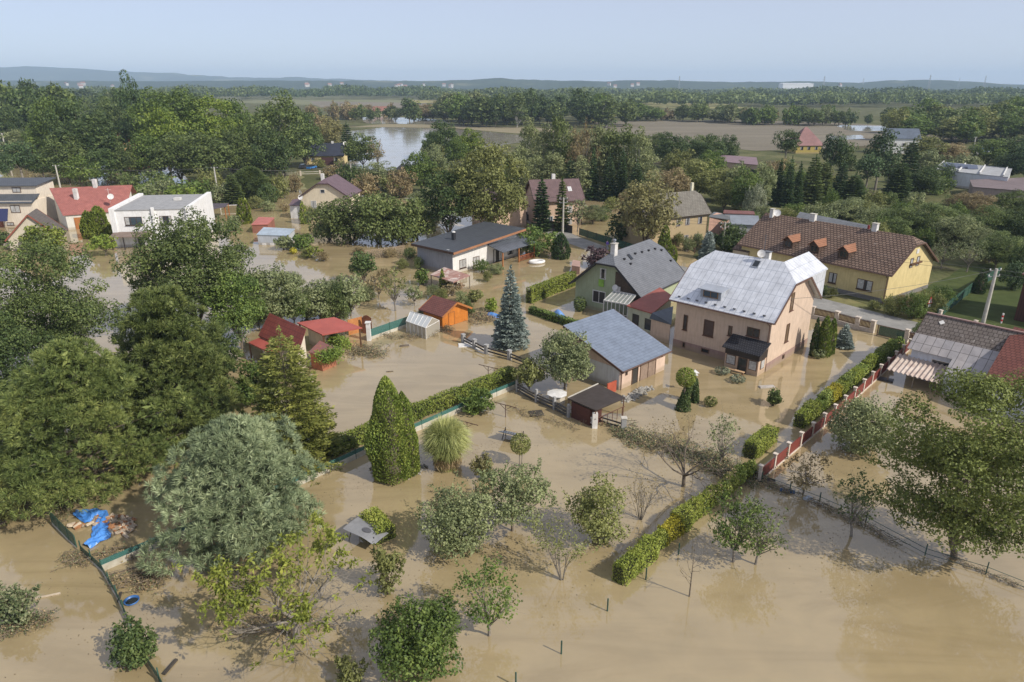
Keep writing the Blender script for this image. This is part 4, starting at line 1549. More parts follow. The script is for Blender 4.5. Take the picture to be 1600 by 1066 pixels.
# conservatory on its garden side
cons = thing('conservatory', 'white framed glass conservatory against the green house', 'conservatory', (0, 0, 0))
CQ = [at(943.5, 469.5, 2.3), at(981, 476.5, 2.3), at(993.5, 461.5, 3.3), at(959.5, 454.5, 3.3)]
c0 = Vector(((CQ[0].x + CQ[2].x) / 2, (CQ[0].y + CQ[2].y) / 2, 0))
cons.location = c0
def lp(a, b, t):
    return a.lerp(b, t)
for k in range(7):
    t = k / 6
    mb = MB(c0)
    mb.beam(lp(CQ[0], CQ[1], t), lp(CQ[3], CQ[2], t), 0.11, 0.1)
    mb.build('rafter', WHITE, cons)
for k in range(7):
    t = k / 6
    p = lp(CQ[0], CQ[1], t)
    mb = MB(c0)
    mb.beam((p.x, p.y, -0.5), (p.x, p.y, p.z), 0.10)
    mb.build('post', WHITE, cons)
mb = MB(c0)
mb.beam(CQ[0], CQ[1], 0.14)
mb.beam(CQ[3], CQ[2], 0.12)
p, q = CQ[0], CQ[1]
mb.beam((p.x, p.y, 0.9), (q.x, q.y, 0.9), 0.06)
mb.build('beam', WHITE, cons)
mb = MB(c0)
mb.slab([p + Vector((0, 0, 0.02)) for p in CQ], 0.02)
mb.build('glass_roof', mat_clear("glass_roofing", (0.42, 0.45, 0.42), 0.45), cons)
mb = MB(c0)
mb.face([(p.x, p.y, -0.4), (q.x, q.y, -0.4), (q.x, q.y, 2.25), (p.x, p.y, 2.25)])
mb.build('glazing', mat_clear("wall_glazing", (0.10, 0.12, 0.12), 0.45), cons)
# red-roofed annexe
R_RED = mat("red_roof_felt", (0.36, 0.115, 0.085), (0.29, 0.085, 0.065), 2.5, 0.6)
AN, Q, I, org = slab_house('annexe', 'flat brick-red roofed annexe joined to the green house', 'outbuilding',
                 [(979, 477.5), (1019.5, 489.5), (1052, 463), (1031, 449)], [2.9, 2.9, 3.6, 3.6], mat_wall("pale_green_render", (0.48, 0.50, 0.38)), R_RED, 0.22)
def facade_box(parent, A, B, a, z0, z1, w, m, org, name, out=0.05):
    """panel on the vertical face through I points A->B; a = distance along"""
    d = (Vector((B.x, B.y, 0)) - Vector((A.x, A.y, 0))).normalized()
    n = Vector((d.y, -d.x, 0))
    p = Vector((A.x, A.y, 0)) + d * a
    q = p + d * w
    mb = MB(org)
    mb.hexa([(p.x, p.y, z0), (q.x, q.y, z0), (q.x + n.x * out, q.y + n.y * out, z0), (p.x + n.x * out, p.y + n.y * out, z0)],
            [(p.x, p.y, z1), (q.x, q.y, z1), (q.x + n.x * out, q.y + n.y * out, z1), (p.x + n.x * out, p.y + n.y * out, z1)])
    return mb.build(name, m, parent)
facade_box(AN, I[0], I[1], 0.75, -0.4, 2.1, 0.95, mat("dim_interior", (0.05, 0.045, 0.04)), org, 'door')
facade_box(AN, I[0], I[1], 2.6, 0.7, 2.0, 0.95, G_DARK, org, 'window')

# ---- long yellow house with three dormers
R_YEL = mat_tile("brown_roof_tiles", (0.20, 0.135, 0.10), (0.26, 0.18, 0.135), (0.055, 0.034, 0.025), 0.5, 0.42, 0.075, 0.8, 0.0, 0.9, 0.5, patch=((0.30, 0.27, 0.235), 0.9, 0.63))
W_YEL = mat_wall("pale_yellow_render", (0.66, 0.54, 0.27))
yh_ = House('house', 'long pale yellow house with a brown tiled roof and three small dormers beside the road', 'house',
            35.79, 104.76, -53.56, 22.7, 12.3, 4.25, 8.1, 0.5, 0.5, W_YEL, R_YEL, hip1=(7.3, 0.7), plinth=(0.55, mat("grey_plinth", (0.22, 0.21, 0.20))),
            trim=mat("brown_gutter", (0.14, 0.08, 0.06)))
for (px, py, w, h, mu) in ((1301, 434.5, 1.15, 1.5, 0), (1351, 445.5, 2.1, 1.45, 1)):
    yh_.winpx('F', px, py, w, h, FR_B, G_DARK, mu, FR_B)
for px, py in ((1424, 411), (1434, 408)):
    yh_.winpx('R', px, py, 0.8, 1.35, FR_B, G_CURT, 0, None)
a, z = yh_.onwall('R', 1429.5, 411)
mb = MB()
mb.box(yh_.L + 0.1, a - 1.5, z - 0.1, yh_.L + 0.32, a + 1.5, z + 0.12)
mb.build('window_box', WOODB, yh_.root)
a, z = yh_.onwall('R', 1434, 392.5)
mb = MB()
mb.box(yh_.L + 0.004, a - 0.35, z - 0.3, yh_.L + 0.06, a + 0.35, z + 0.3)
mb.build('date_plaque', WHITE, yh_.root)
R_DORM = mat_tile("orange_clay_tiles", (0.40, 0.19, 0.11), (0.34, 0.16, 0.09), (0.20, 0.09, 0.05), 0.25, 0.28, 0.05, 0.8, 0, 0.6)
for px, py in ((1230.5, 387.5), (1271, 395), (1316.6, 404)):
    p = yh_.local(px, py, 'roof')
    yh_.dormer(p.x, p.y, 1.5, 1.15, R_DORM, mat("dark_dormer_boards", (0.09, 0.055, 0.04), rough=0.7), FR_B, G_DARK, True, 0.45)
for px, py, tz, w in ((1269.5, 347, 9.0, 0.8), (1366.5, 361.5, 9.0, 0.7)):
    o = yh_.local(px, py, 'y', 6.15)
    yh_.chimney(o.x, 6.15, w, 0.6, tz, CHW, CONCP)
o = yh_.local(1354, 362, 'y', 6.0)
mb = MB()
mb.tube([(o.x, 6.4, 7.8), (o.x, 6.4, 8.6)], 0.18, 8)
mb.build('chimney_pot', mat("red_glazed_pot", (0.34, 0.06, 0.05), rough=0.4), yh_.roof)
dish(yh_.root, (1.9, 5.4, 8.45), 0.55, math.radians(-60))
o = yh_.local(1188, 350, 'y', 5.5)
yh_.chimney(0.9, 5.6, 0.55, 0.55, 8.9, CHW, CONCP)
# grey-roofed barn behind it
slab_house('barn', 'low barn roofed with dark grey sheets just behind the ridge of the long yellow house', 'barn',
           [(1240, 346), (1365, 368), (1358, 352), (1250, 331)], [5.6, 5.6, 6.6, 6.6], W_YEL, mat_tile("dark_grey_sheets", (0.16, 0.17, 0.18), (0.18, 0.19, 0.2), (0.1, 0.1, 0.11), 1.0, 3.0, 0.04, 0.6), 0.3)
slab_house('barn', 'low beige lean-to at the hedge end of the long yellow house', 'lean-to',
           [(1144, 389), (1170, 394), (1180, 386), (1152, 381)], [3.0, 3.0, 3.5, 3.5], mat_wall("sandy_render", (0.5, 0.42, 0.3)), R_YEL, 0.15)

# ---- white flat-roofed bungalow with grey end wall
mw = House('bungalow', 'modern white bungalow with a flat anthracite roof edged in timber and a grey end wall', 'house',
           -9.0, 101.4, 50.8, 15.9, 7.7, 3.45, 3.5, 0.3, 0.3, mat_wall("bright_white_render", (0.74, 0.73, 0.71)), mat_tile("anthracite_sheet", (0.075, 0.082, 0.095), (0.08, 0.088, 0.1), (0.04, 0.045, 0.05), 0.6, 9, 0.04, 0.5, 0.1, 0.3, 0), mono=True)
bpy.data.objects.remove(mw.roof)
mb = MB()
e0, e1 = 3.55, 4.6
mb.slab([(-0.7, -0.9, e0 + 0.1), (mw.L + 0.9, -0.9, e1), (mw.L + 0.9, mw.W + 0.6, e1 + 0.1), (-0.7, mw.W + 0.6, e0 + 0.2)], 0.12)
mw.roof = mb.build('roof', MATS["anthracite_sheet"], mw.root)
mb = MB()
mb.hexa([(0, 0, 3.2), (mw.L, 0, 3.2), (mw.L, mw.W, 3.2), (0, mw.W, 3.2)], [(0, 0, e0), (mw.L, 0, e1 - 0.15), (mw.L, mw.W, e1 - 0.1), (0, mw.W, e0)])
mb.build('upper_wall', MATS["bright_white_render"], mw.root)
mw.panel('end_wall', 'L', 0.0, -0.5, mw.W, e0 - 0.05, mat_wall("grey_blue_render", (0.30, 0.31, 0.345)), 0.04)
mb = MB()
mb.beam((-0.72, -0.93, e0 - 0.12), (mw.L + 0.92, -0.93, e1 - 0.22), 0.06, 0.34)
mb.build('fascia', mat("timber_fascia", (0.40, 0.19, 0.10), rough=0.6), mw.root)
mb = MB()
mb.beam((-0.73, -0.9, e0 - 0.1), (-0.73, mw.W + 0.6, e0), 0.06, 0.34)
mb.build('fascia', mat("dark_timber_fascia", (0.09, 0.05, 0.035), rough=0.6), mw.root)
for px, py in ((723, 412), (744, 407.5)):
    mw.winpx('F', px, py, 1.5, 1.35, FR_B, G_CURT, 1, FR_K)
a, z = mw.onwall('L', 701, 393)
mb = MB()
mb.box(-0.2, a - 0.25, z - 0.35, -0.05, a + 0.25, z + 0.3)
mb.build('meter_box', WHITE, mw.root)
mb = MB()
mb.box(4.5, 4.0, 3.8, 5.0, 4.5, 5.15)
mb.build('chimney', TRIMK, mw.roof)
mb = MB()
mb.lathe((4.75, 4.25, 5.15), [(0.3, 0), (0.3, 0.1), (0.1, 0.2), (0.01, 0.22)], 10)
mb.build('chimney_cap', WHITE, mw.root)
# its veranda
p0, p1 = mw.local(762, 405, 'y', -0.05), mw.local(808, 384, 'y', -0.05)
x0, x1 = p0.x, mw.L + 0.1
ver = MB().slab([(x0, -3.3, 2.45), (x1 + 0.6, -3.3, 2.55), (x1 + 0.6, -0.02, 3.35), (x0, -0.02, 3.2)], 0.1).build('veranda_roof', mat_tile("standing_seam_sheet", (0.13, 0.145, 0.17), (0.14, 0.155, 0.18), (0.06, 0.065, 0.08), 0.5, 8, 0.06, 0.4, 0.1, 0.6, 0), mw.root)
for x, y in ((x0 + 0.15, -3.1), ((x0 + x1) / 2 + 0.2, -3.1), (x1 + 0.3, -3.1), (x1 + 0.3, -1.4)):
    mb = MB()
    mb.box(x - 0.08, y - 0.08, -0.5, x + 0.08, y + 0.08, 2.45)
    mb.build('veranda_post', WOODO, mw.root)
mb = MB()
for k in range(12):
    x = (x0 + x1) / 2 + 0.3 + k * (x1 - (x0 + x1) / 2) / 12
    mb.box(x, -3.13, 0.1, x + 0.12, -3.07, 0.95)
mb.box((x0 + x1) / 2 + 0.2, -3.16, 0.9, x1 + 0.3, -3.04, 1.0)
mb.build('veranda_rail', mat("red_brown_wood", (0.36, 0.11, 0.05), rough=0.6), mw.root)
mw.window('F', (x0 + x1) / 2 - 1.6, 1.0, 2.0, 2.3, FR_K, G_DARK, 1)
mw.window('F', (x0 + x1) / 2 + 1.8, 1.3, 1.4, 1.4, FR_K, G_DARK, 1)
# inflatable ring by the veranda
pp = at(834, 411)
bt = thing('paddling_pool', 'small white inflatable pool floating by the timber veranda', 'pool', (pp.x + 0.5, pp.y, 0.1), 0.4)
mb = MB()
mb.tube([(1.2 * math.cos(k * 0.3142), 0.8 * math.sin(k * 0.3142), 0.12) for k in range(21)], 0.24, 8, False)
mb.build('rim', WHITE, bt, smooth=True)
mb = MB()
mb.lathe((0, 0, 0.02), [(0.01, 0), (0.9, 0.0)], 16)
mb.build('floor', mat("pale_vinyl", (0.5, 0.55, 0.6), rough=0.4), bt)
# weathered woodshed
ws, Q, I, org = slab_house('woodshed', 'woodshed with a patchy rust-red sheet roof beside the white bungalow', 'shed',
           [(672, 429), (708.5, 441), (735, 430), (694, 417.5)], [1.7, 1.7, 2.0, 2.2], WOODG,
           mat_tile("rusty_sheets", (0.38, 0.20, 0.16), (0.50, 0.40, 0.35), (0.22, 0.10, 0.08), 0.9, 2.0, 0.04, 0.8, 0, 0.5, 0.3, patch=((0.58, 0.52, 0.47), 0.8, 0.54)), 0.15, posts=0.14)
mb = MB(org)
rng = np.random.default_rng(3)
for k in range(70):
    p = I[0].lerp(I[2], 0.15 + 0.7 * rng.random()).lerp(I[1], 0.3 * rng.random())
    mb.obox((p.x, p.y, 0.1 + 0.8 * rng.random()), (0.5, 0.14, 0.14), rng.random() * 3)
mb.build('firewood', mat("split_logs", (0.34, 0.24, 0.15), (0.2, 0.13, 0.08), 4, 0.9), ws)

# ---- orange garden shed
W_OR = mat_tile("orange_boards", (0.60, 0.20, 0.03), (0.66, 0.24, 0.04), (0.30, 0.09, 0.015), 0.16, 6, 0.02, 0.6, 0, 0.4, 0)
R_OR = mat_tile("maroon_shingles", (0.17, 0.065, 0.055), (0.20, 0.08, 0.065), (0.09, 0.035, 0.03), 0.3, 0.28, 0.03, 0.7, 0, 0.4)
os_ = House('garden_shed', 'orange board garden shed with a maroon gabled roof', 'shed', -10.76, 78.91, -42.74, 3.43, 4.16, 1.78, 2.85, 0.35, 0.42, W_OR, R_OR, trim=WOODO, gutter=False)
for o in os_.root.children:
    pass
os_.window('R', 1.45, 0.75, 1.0, 1.9, WOODO, W_OR, 0, name='door')

# ---- white two-storey cube, far edge of the flood
lw = House('house', 'white two-storey house with a low grey roof and white parapets behind the oaks', 'house',
           -70.4, 119.9, 7.6, 13.2, 14.0, 6.6, 7.1, 0.1, 0.0, mat_wall("chalk_white_render", (0.80, 0.80, 0.80)), mat_tile("light_grey_sheets", (0.33, 0.33, 0.33), (0.36, 0.36, 0.355), (0.26, 0.26, 0.26), 0.7, 12, 0.03, 0.6, 0, 0.2, 0), mono=True)
for x0, x1 in ((-0.12, 0.75), (lw.L - 0.6, lw.L + 0.12)):
    mb = MB()
    mb.hexa([(x0, -0.25, -0.5), (x1, -0.25, -0.5), (x1, lw.W + 0.2, -0.5), (x0, lw.W + 0.2, -0.5)], [(x0, -0.25, 6.9), (x1, -0.25, 6.9), (x1, lw.W + 0.2, 7.5), (x0, lw.W + 0.2, 7.5)])
    mb.build('parapet_wall', MATS["chalk_white_render"], lw.root)
lw.panel('pier', 'F', 6.9, -0.5, 7.35, 6.95, MATS["chalk_white_render"], 0.35)
lw.window('F', 3.6, 4.6, 2.9, 1.5, FR_B, G_BLUE, 2, FR_K)
lw.window('F', 9.0, 4.6, 2.0, 1.6, FR_B, G_DARK, 1, FR_K)
lw.window('F', 4.0, 0.7, 1.5, 2.2, FR_K, G_DARK, 1)
lw.window('F', 9.6, 0.9, 2.3, 1.6, FR_K, G_DARK, 1)
mb = MB()
mb.slab([(0.0, -2.4, 2.35), (6.6, -2.4, 2.35), (6.6, -0.03, 2.75), (0.0, -0.03, 2.75)], 0.14)
mb.build('canopy', mat("brown_canopy", (0.24, 0.18, 0.15), rough=0.7), lw.root)
for x in (0.2, 2.2, 6.4):
    mb = MB()
    mb.box(x - 0.07, -2.3, -0.5, x + 0.07, -2.15, 2.3)
    mb.build('canopy_post', FR_K, lw.root)
mb = MB()
mb.box(8.2, 8.0, 6.5, 9.4, 9.0, 7.35)
mb.build('chimney', CHW, lw.roof)
pp = at(241, 392)
pc = thing('garden_chair', 'white plastic garden chair in the water by the white house', 'chair', (pp.x, pp.y, -0.1), 0.5)
MB().box(-0.25, -0.25, 0.38, 0.25, 0.25, 0.43).build('seat', WHITE, pc)
MB().box(-0.25, 0.22, 0.43, 0.25, 0.27, 0.9).build('backrest', WHITE, pc)
for x in (-0.22, 0.22):
    for y in (-0.22, 0.22):
        MB().box(x - 0.025, y - 0.025, 0, x + 0.025, y + 0.025, 0.38).build('leg', WHITE, pc)
# carport
slab_house('carport', 'dark-roofed carport on orange timber posts beside the white house', 'carport',
           [(330, 327), (352, 323), (357, 317.5), (331, 318)], [2.6, 2.6, 2.6, 2.6], WOODO, mat("violet_grey_felt", (0.10, 0.08, 0.095)), 0.25, posts=0.18)

# ---- red-roofed house and its neighbours at the far edge
R_OLDR = mat_tile("faded_red_tiles", (0.34, 0.125, 0.105), (0.38, 0.145, 0.12), (0.24, 0.085, 0.07), 0.35, 0.4, 0.03, 0.7, 0, 0.4, 0.5, patch=((0.46, 0.24, 0.21), 1.2, 0.66))
rr, Q, I, org = slab_house('house', 'low house with a broad faded red roof and two tall white chimneys', 'house',
           [(98, 336.5), (196, 329), (206.5, 289), (77, 294)], [3.0, 3.0, 7.2, 7.2], mat_wall("off_white_render", (0.68, 0.66, 0.60)), R_OLDR, 0.5)
mb = MB(org)
mb.slab([Q[3], Q[2], at(214, 301, 4), Vector((Q[3].x + 1.5, Q[3].y + 8, 3.5))], 0.12)
mb.build('rear_roof', R_OLDR, rr)
for px, py, z, hgt in ((121, 315, 4.8, 2.6), (149.5, 293, 7.0, 1.7)):
    p = at(px, py, z)
    mb = MB(org)
    mb.box(p.x - 0.35, p.y - 0.35, z - 1.0, p.x + 0.35, p.y + 0.35, z + hgt)
    mb.build('chimney', CHW, rr)
p = at(174, 313, 5.2)
dish(rr, (p.x - org.x, p.y - org.y, 5.9), 0.6, math.radians(-70))
mb = MB(org)
mb.tube([(p.x - 0.3, p.y, 4.8), (p.x - 0.3, p.y, 7.6)], 0.03, 5)
mb.beam((p.x - 0.9, p.y, 7.3), (p.x + 0.3, p.y, 7.3), 0.04)
mb.build('aerial', WHITE, rr)
facade_box(rr, I[0], I[1], 1.3, -0.4, 2.3, 1.6, WOODO, org, 'door', 0.1)
facade_box(rr, I[0], I[1], 3.6, 0.2, 2.2, 0.8, G_BLUE, org, 'window', 0.08)

# cream two-storey house
cr = thing('house', 'cream two-storey house with slate-grey pent roofs and brown windows at the photo edge', 'house', (-97, 139, 0), math.radians(3))
M0 = MB().box(-26, 0, -0.5, 0, 9, 5.2).build('wall', mat_wall("cream_render", (0.74, 0.66, 0.55)), cr)
MB().box(-26, 2.6, 5.2, -0.2, 9, 8.0).build('upper_wall', MATS["cream_render"], cr)
MB().slab([(-26.4, -0.5, 4.9), (0.3, -0.5, 4.9), (0.3, 2.7, 6.3), (-26.4, 2.7, 6.3)], 0.14).build('pent_roof', mat_tile("slate_pent_tiles", (0.085, 0.095, 0.11), (0.1, 0.11, 0.125), (0.05, 0.055, 0.065), 0.4, 0.35, 0.03, 0.6), cr)
MB().slab([(-26.4, 2.1, 8.0), (0.3, 2.1, 8.0), (0.3, 9.5, 8.7), (-26.4, 9.5, 8.7)], 0.16).build('roof', MATS["slate_pent_tiles"], cr)
for x, z, y, w, h in ((-4.0, 7.1, 2.6, 1.7, 1.1), (-8.9, 7.1, 2.6, 1.7, 1.1), (-3.5, 3.6, 0, 1.9, 1.5), (-8.9, 3.6, 0, 2.2, 1.8), (-12.8, 3.6, 0, 2.0, 1.8), (-9.5, 0.6, 0, 1.6, 0.7), (-5.2, 0.6, 0, 1.4, 0.7)):
    f = MB().box(x - w / 2, y - 0.06, z - h / 2, x + w / 2, y - 0.003, z + h / 2).build('window', FR_B, cr)
    mb = MB()
    mb.box(x - w / 2 + 0.12, y - 0.09, z - h / 2 + 0.12, x - 0.05, y - 0.03, z + h / 2 - 0.12)
    mb.box(x + 0.05, y - 0.09, z - h / 2 + 0.12, x + w / 2 - 0.12, y - 0.03, z + h / 2 - 0.12)
    mb.build('pane', G_CURT, f)
mb = MB()
mb.box(-7.9, -0.35, -0.5, -6.6, -0.005, 1.3)
mb.build('brick_pier', mat("red_brick", (0.30, 0.12, 0.08), (0.2, 0.08, 0.05), 6, 0.9), cr)
mb = MB()
mb.obox((-5.6, -1.0, 2.6), (1.9, 0.08, 2.6), 0, (math.radians(-25), 0))
mb.build('solar_panel', mat_glass("solar_blue", (0.03, 0.035, 0.10)), cr)
# cottage with brown-grey gabled roof
ct = House('cottage', 'cream cottage with a steep brown-grey gabled roof in front of the cream house', 'cottage',
           -80.2, 119.6, 112, 6.0, 7.5, 2.4, 6.2, 0.4, 0.4, mat_wall("old_cream_render", (0.60, 0.54, 0.43)), mat_tile("brown_grey_shingles", (0.13, 0.11, 0.10), (0.15, 0.13, 0.115), (0.08, 0.07, 0.06), 0.4, 0.4, 0.02, 0.8), trim=mat("red_brown_trim", (0.28, 0.09, 0.06)), gutter=False)
ct.window('L', 3.8, 2.9, 1.3, 1.0, FR_B, G_DARK, 0)
slab_house('shed', 'flat dark-roofed garage beside the brown-grey cottage', 'garage', [(11, 373), (34, 371.5), (37, 363), (14, 366)], [2.2, 2.2, 2.3, 2.3],
           mat_wall("chalk_white_render", (0.8, 0.8, 0.8)), mat("slate_felt", (0.12, 0.13, 0.14)), 0.2)

# ---- cream gable house, centre distance
cg = House('house', 'cream gable-fronted house with a plum-brown roof and a white chimney', 'house',
           -34.75, 146.6, 86.5, 9.0, 10.3, 5.1, 8.5, 0.3, 0.5, mat_wall("warm_cream_render", (0.66, 0.58, 0.44)), mat_tile("plum_tiles", (0.15, 0.10, 0.115), (0.17, 0.115, 0.13), (0.09, 0.06, 0.07), 0.35, 0.35, 0.03, 0.6), hip0=(7.7, 1.4), trim=mat("plum_trim", (0.08, 0.05, 0.055)))
a, z = cg.onwall('L', 504, 299)
cg.window('L', a, z, 1.0, 0.8, FR_W, G_DARK, 0)
a, z = cg.onwall('L', 490.5, 319.5)
cg.window('L', a, z, 1.2, 1.6, FR_W, G_BLUE, 1)
cg.chimney(3.0, 6.2, 0.7, 0.6, 9.3, CHW)
slab_house('porch', 'small white entrance porch with a plum roof on the cream gable house', 'porch', [(451, 320.5), (469, 321), (472, 309), (457, 312)], [2.9, 2.9, 3.8, 3.6],
           WHITE, MATS["plum_tiles"], 0.25)
a, z = cg.onwall('L', 471, 308)
dish(cg.root, (-0.5, a, z), 0.55, math.pi)

# ---- pinkish twin-roofed house
TW = mat_wall("dusty_pink_render", (0.60, 0.44, 0.33))
R_TW = mat_tile("mauve_brown_tiles", (0.155, 0.10, 0.10), (0.175, 0.115, 0.11), (0.09, 0.06, 0.06), 0.4, 0.38, 0.03, 0.6)
t1 = House('house', 'dusty pink house under a mauve-brown roof with a skylight behind two slim spruces', 'house',
           4.9, 139.2, 12, 9.8, 9.5, 5.4, 8.8, 0.5, 0.5, TW, R_TW)
t1.chimney(4.9, 5.2, 0.7, 0.7, 9.8, CHW)
p = t1.local(890, 295.5, 'roof')
t1.skylight(p.x, p.y, 0.8, 1.3, WHITE, mat("bright_sky_pane", (0.6, 0.6, 0.6), rough=0.2))
t1.window('F', 3.0, 1.2, 1.3, 1.6, FR_W, G_BLUE, 1)
t1.window('F', 7.0, 3.2, 1.3, 1.4, FR_W, G_BLUE, 1)
t1.window('F', 7.0, 0.8, 1.3, 1.3, FR_W, G_BLUE, 1)
t2 = House('house', 'dusty pink wing whose mauve roof falls towards the autumn tree', 'house', 2.9, 139.3, 30 + 90, 9.5, 7.6, 4.6, 7.6, 0.5, 0.4, TW, R_TW)
t2.chimney(7.4, 4.2, 0.6, 0.6, 8.9, CHW)
t2.window('B', 2.0, 1.2, 1.2, 1.5, FR_W, G_DARK, 1)

# ---- old yellow house behind the autumn tree
oy = House('house', 'old mustard-yellow house with a mossy grey roof behind the autumn tree', 'house', 23.0, 118.2, 27.5, 14.5, 7.0, 5.6, 8.9, 0.4, 0.4,
           mat_wall("mustard_render", (0.58, 0.45, 0.25), line=1.6), mat_tile("mossy_grey_tiles", (0.19, 0.175, 0.15), (0.235, 0.22, 0.19), (0.11, 0.10, 0.085), 0.4, 0.32, 0.05, 0.9, 0, 0.7), hip1=(8.2, 0.6))
for x in (2.2, 7.6, 9.7, 12.6):
    oy.window('F', x, 4.1, 0.95, 1.3, mat("violet_grey_frame", (0.3, 0.27, 0.3)), G_DARK, 1)
for x in (1.5, 4.5, 9.7, 12.2):
    oy.window('F', x, 1.0, 1.0, 1.3, mat("violet_grey_frame", (0.3, 0.27, 0.3)), G_DARK, 1)
oy.chimney(13.6, 4.0, 0.45, 0.45, 10.3, mat("cream_chimney", (0.72, 0.68, 0.52)))
slab_house('outhouse', 'brick outhouse with a thin flat roof between the mustard house and the grey hall', 'outhouse', [(1107, 338), (1140, 343), (1145, 336), (1116, 331)], [4.6, 3.4, 3.4, 4.6],
           mat("pink_brick", (0.48, 0.30, 0.23), (0.36, 0.22, 0.17), 3, 0.9), mat("slate_felt", (0.12, 0.13, 0.14)), 0.5)
slab_house('hall', 'long low hall roofed in pale blue-grey sheets beyond the utility pole', 'hall', [(1142, 350), (1188, 352), (1185, 337), (1140, 336)], [4, 4, 4.6, 4.6],
           mat_wall("grey_render", (0.45, 0.45, 0.45)), mat("blue_grey_sheets", (0.25, 0.275, 0.31), rough=0.5), 0.3)
slab_house('hall', 'narrow hall with a dark red-edged roof above the blue-grey hall', 'hall', [(1130, 333), (1180, 335), (1178, 330), (1131, 328)], [4.2, 4.2, 4.5, 4.5],
           mat_wall("grey_render", (0.45, 0.45, 0.45)), mat("dark_red_felt", (0.20, 0.09, 0.08)), 0.3)

# ---- grey-shingled bungalow at the photo's right
R_BG = mat_tile("worn_eternit_diamonds", (0.150, 0.125, 0.110), (0.185, 0.160, 0.145), (0.06, 0.048, 0.04), 0.42, 0.42, 0.035, 0.9, 0, 0.5, 0.5, patch=((0.40, 0.36, 0.32), 1.6, 0.60))
W_BG = mat_wall("pale_blue_render", (0.62, 0.65, 0.72))
S_BG = mat_tile("weathered_zinc_strips", (0.40, 0.37, 0.36), (0.34, 0.33, 0.34), (0.13, 0.12, 0.12), 0.78, 2.4, 0.03, 0.55, 0.1, 0.4, 0, patch=((0.42, 0.50, 0.62), 0.7, 0.64))
bgn = House('bungalow', 'shabby bungalow with lichen-spotted grey shingles above weathered zinc sheets', 'bungalow',
           39.2, 62.4, -47.5, 8.9, 6.8, 3.15, 5.7, 0.05, 0.3, W_BG, R_BG, gutter=False)
e = bgn.zroof(1.15)
def strip(x0, x1, ya, yb, k=bgn.s, name='zinc_strip', lift=0.05):
    mb = MB()
    mb.slab([(x0, ya, bgn.he + k * ya + lift), (x1, ya, bgn.he + k * ya + lift), (x1, yb, bgn.he + k * yb + lift), (x0, yb, bgn.he + k * yb + lift)], 0.04)
    return mb.build(name, S_BG, bgn.root)
strip(-0.35, bgn.L + 0.3, -0.35, 1.25)
strip(3.6, bgn.L + 0.35, -2.3, -0.33, bgn.s * 0.72, 'zinc_apron', 0.0)
bgn.window('F', 2.7, 2.1, 1.7, 0.6, FR_W, G_DARK, 0)
mb = MB()
mb.box(3.7, -2.1, -0.5, bgn.L, -0.02, 1.7)
mb.build('front_room', W_BG, bgn.root)
mb = MB()      # corrugated canopy
n = 44
y0c, y1c, z0c, z1c, xa, xb = -3.0, -0.05, 1.25, 2.05, -1.0, 3.55
for i in range(n):
    xA, xB = xa + (xb - xa) * i / n, xa + (xb - xa) * (i + 1) / n
    zA, zB = 0.07 * math.sin(i * math.pi / 2), 0.07 * math.sin((i + 1) * math.pi / 2)
    mb.slab([(xA, y0c, z0c + zA), (xB, y0c, z0c + zB), (xB, y1c, z1c + zB), (xA, y1c, z1c + zA)], 0.03)
mb.build('corrugated_canopy', mat("old_corrugated_sheet", (0.56, 0.48, 0.42), (0.36, 0.27, 0.23), 1.2, 0.7), bgn.root)
for x in (-0.8, 1.4, 3.4):
    mb = MB()
    mb.box(x, -2.85, -0.5, x + 0.1, -2.75, 1.2)
    mb.build('canopy_post', WOODG, bgn.root)
mb = MB()
mb.beam((-0.3, 3.4, 5.78), (bgn.L + 0.3, 3.4, 5.78), 0.22, 0.12)
mb.build('ridge_cap', mat("faded_ridge", (0.42, 0.27, 0.24), (0.3, 0.2, 0.19), 2, 0.7), bgn.root)
mb = MB()
p = bgn.local(1471.5, 504.5, 'roof')
mb.slab([(p.x - 0.28, p.y, p.z + 0.05), (p.x, p.y - 0.25, p.z - 0.1), (p.x + 0.28, p.y, p.z + 0.05), (p.x, p.y + 0.25, p.z + 0.22)], 0.03)
mb.build('replaced_shingle', WHITE, bgn.root)
# brick-red roofed house next to it
slab_house('house', 'house with a deep brick-red roof at the photo edge next to the shabby bungalow', 'house',
           [(1538, 592), (1690, 640), (1700, 545), (1585, 510)], [3.0, 3.0, 5.9, 5.9], W_BG,
           mat_tile("brick_red_tiles", (0.17, 0.062, 0.048), (0.20, 0.075, 0.055), (0.09, 0.03, 0.025), 0.4, 0.36, 0.04, 0.8, 0, 0.5), 0.3)
tall = thing('barn', 'tall dark brown boarded barn at the photo edge beyond the lawn', 'barn', (61.7, 79.6, 0), math.radians(-48))
MB().box(0, 0, -0.5, 9, 7, 5.7).build('wall', mat_tile("dark_brown_boards", (0.085, 0.035, 0.025), (0.10, 0.045, 0.03), (0.04, 0.018, 0.014), 0.3, 8, 0.03, 0.7, 0, 0.3, 0), tall)
MB().slab([(-0.3, -0.4, 5.85), (9.4, -0.4, 5.85), (9.4, 7.2, 7.0), (-0.3, 7.2, 7.0)], 0.14).build('roof', mat("dark_red_felt", (0.20, 0.09, 0.08)), tall)

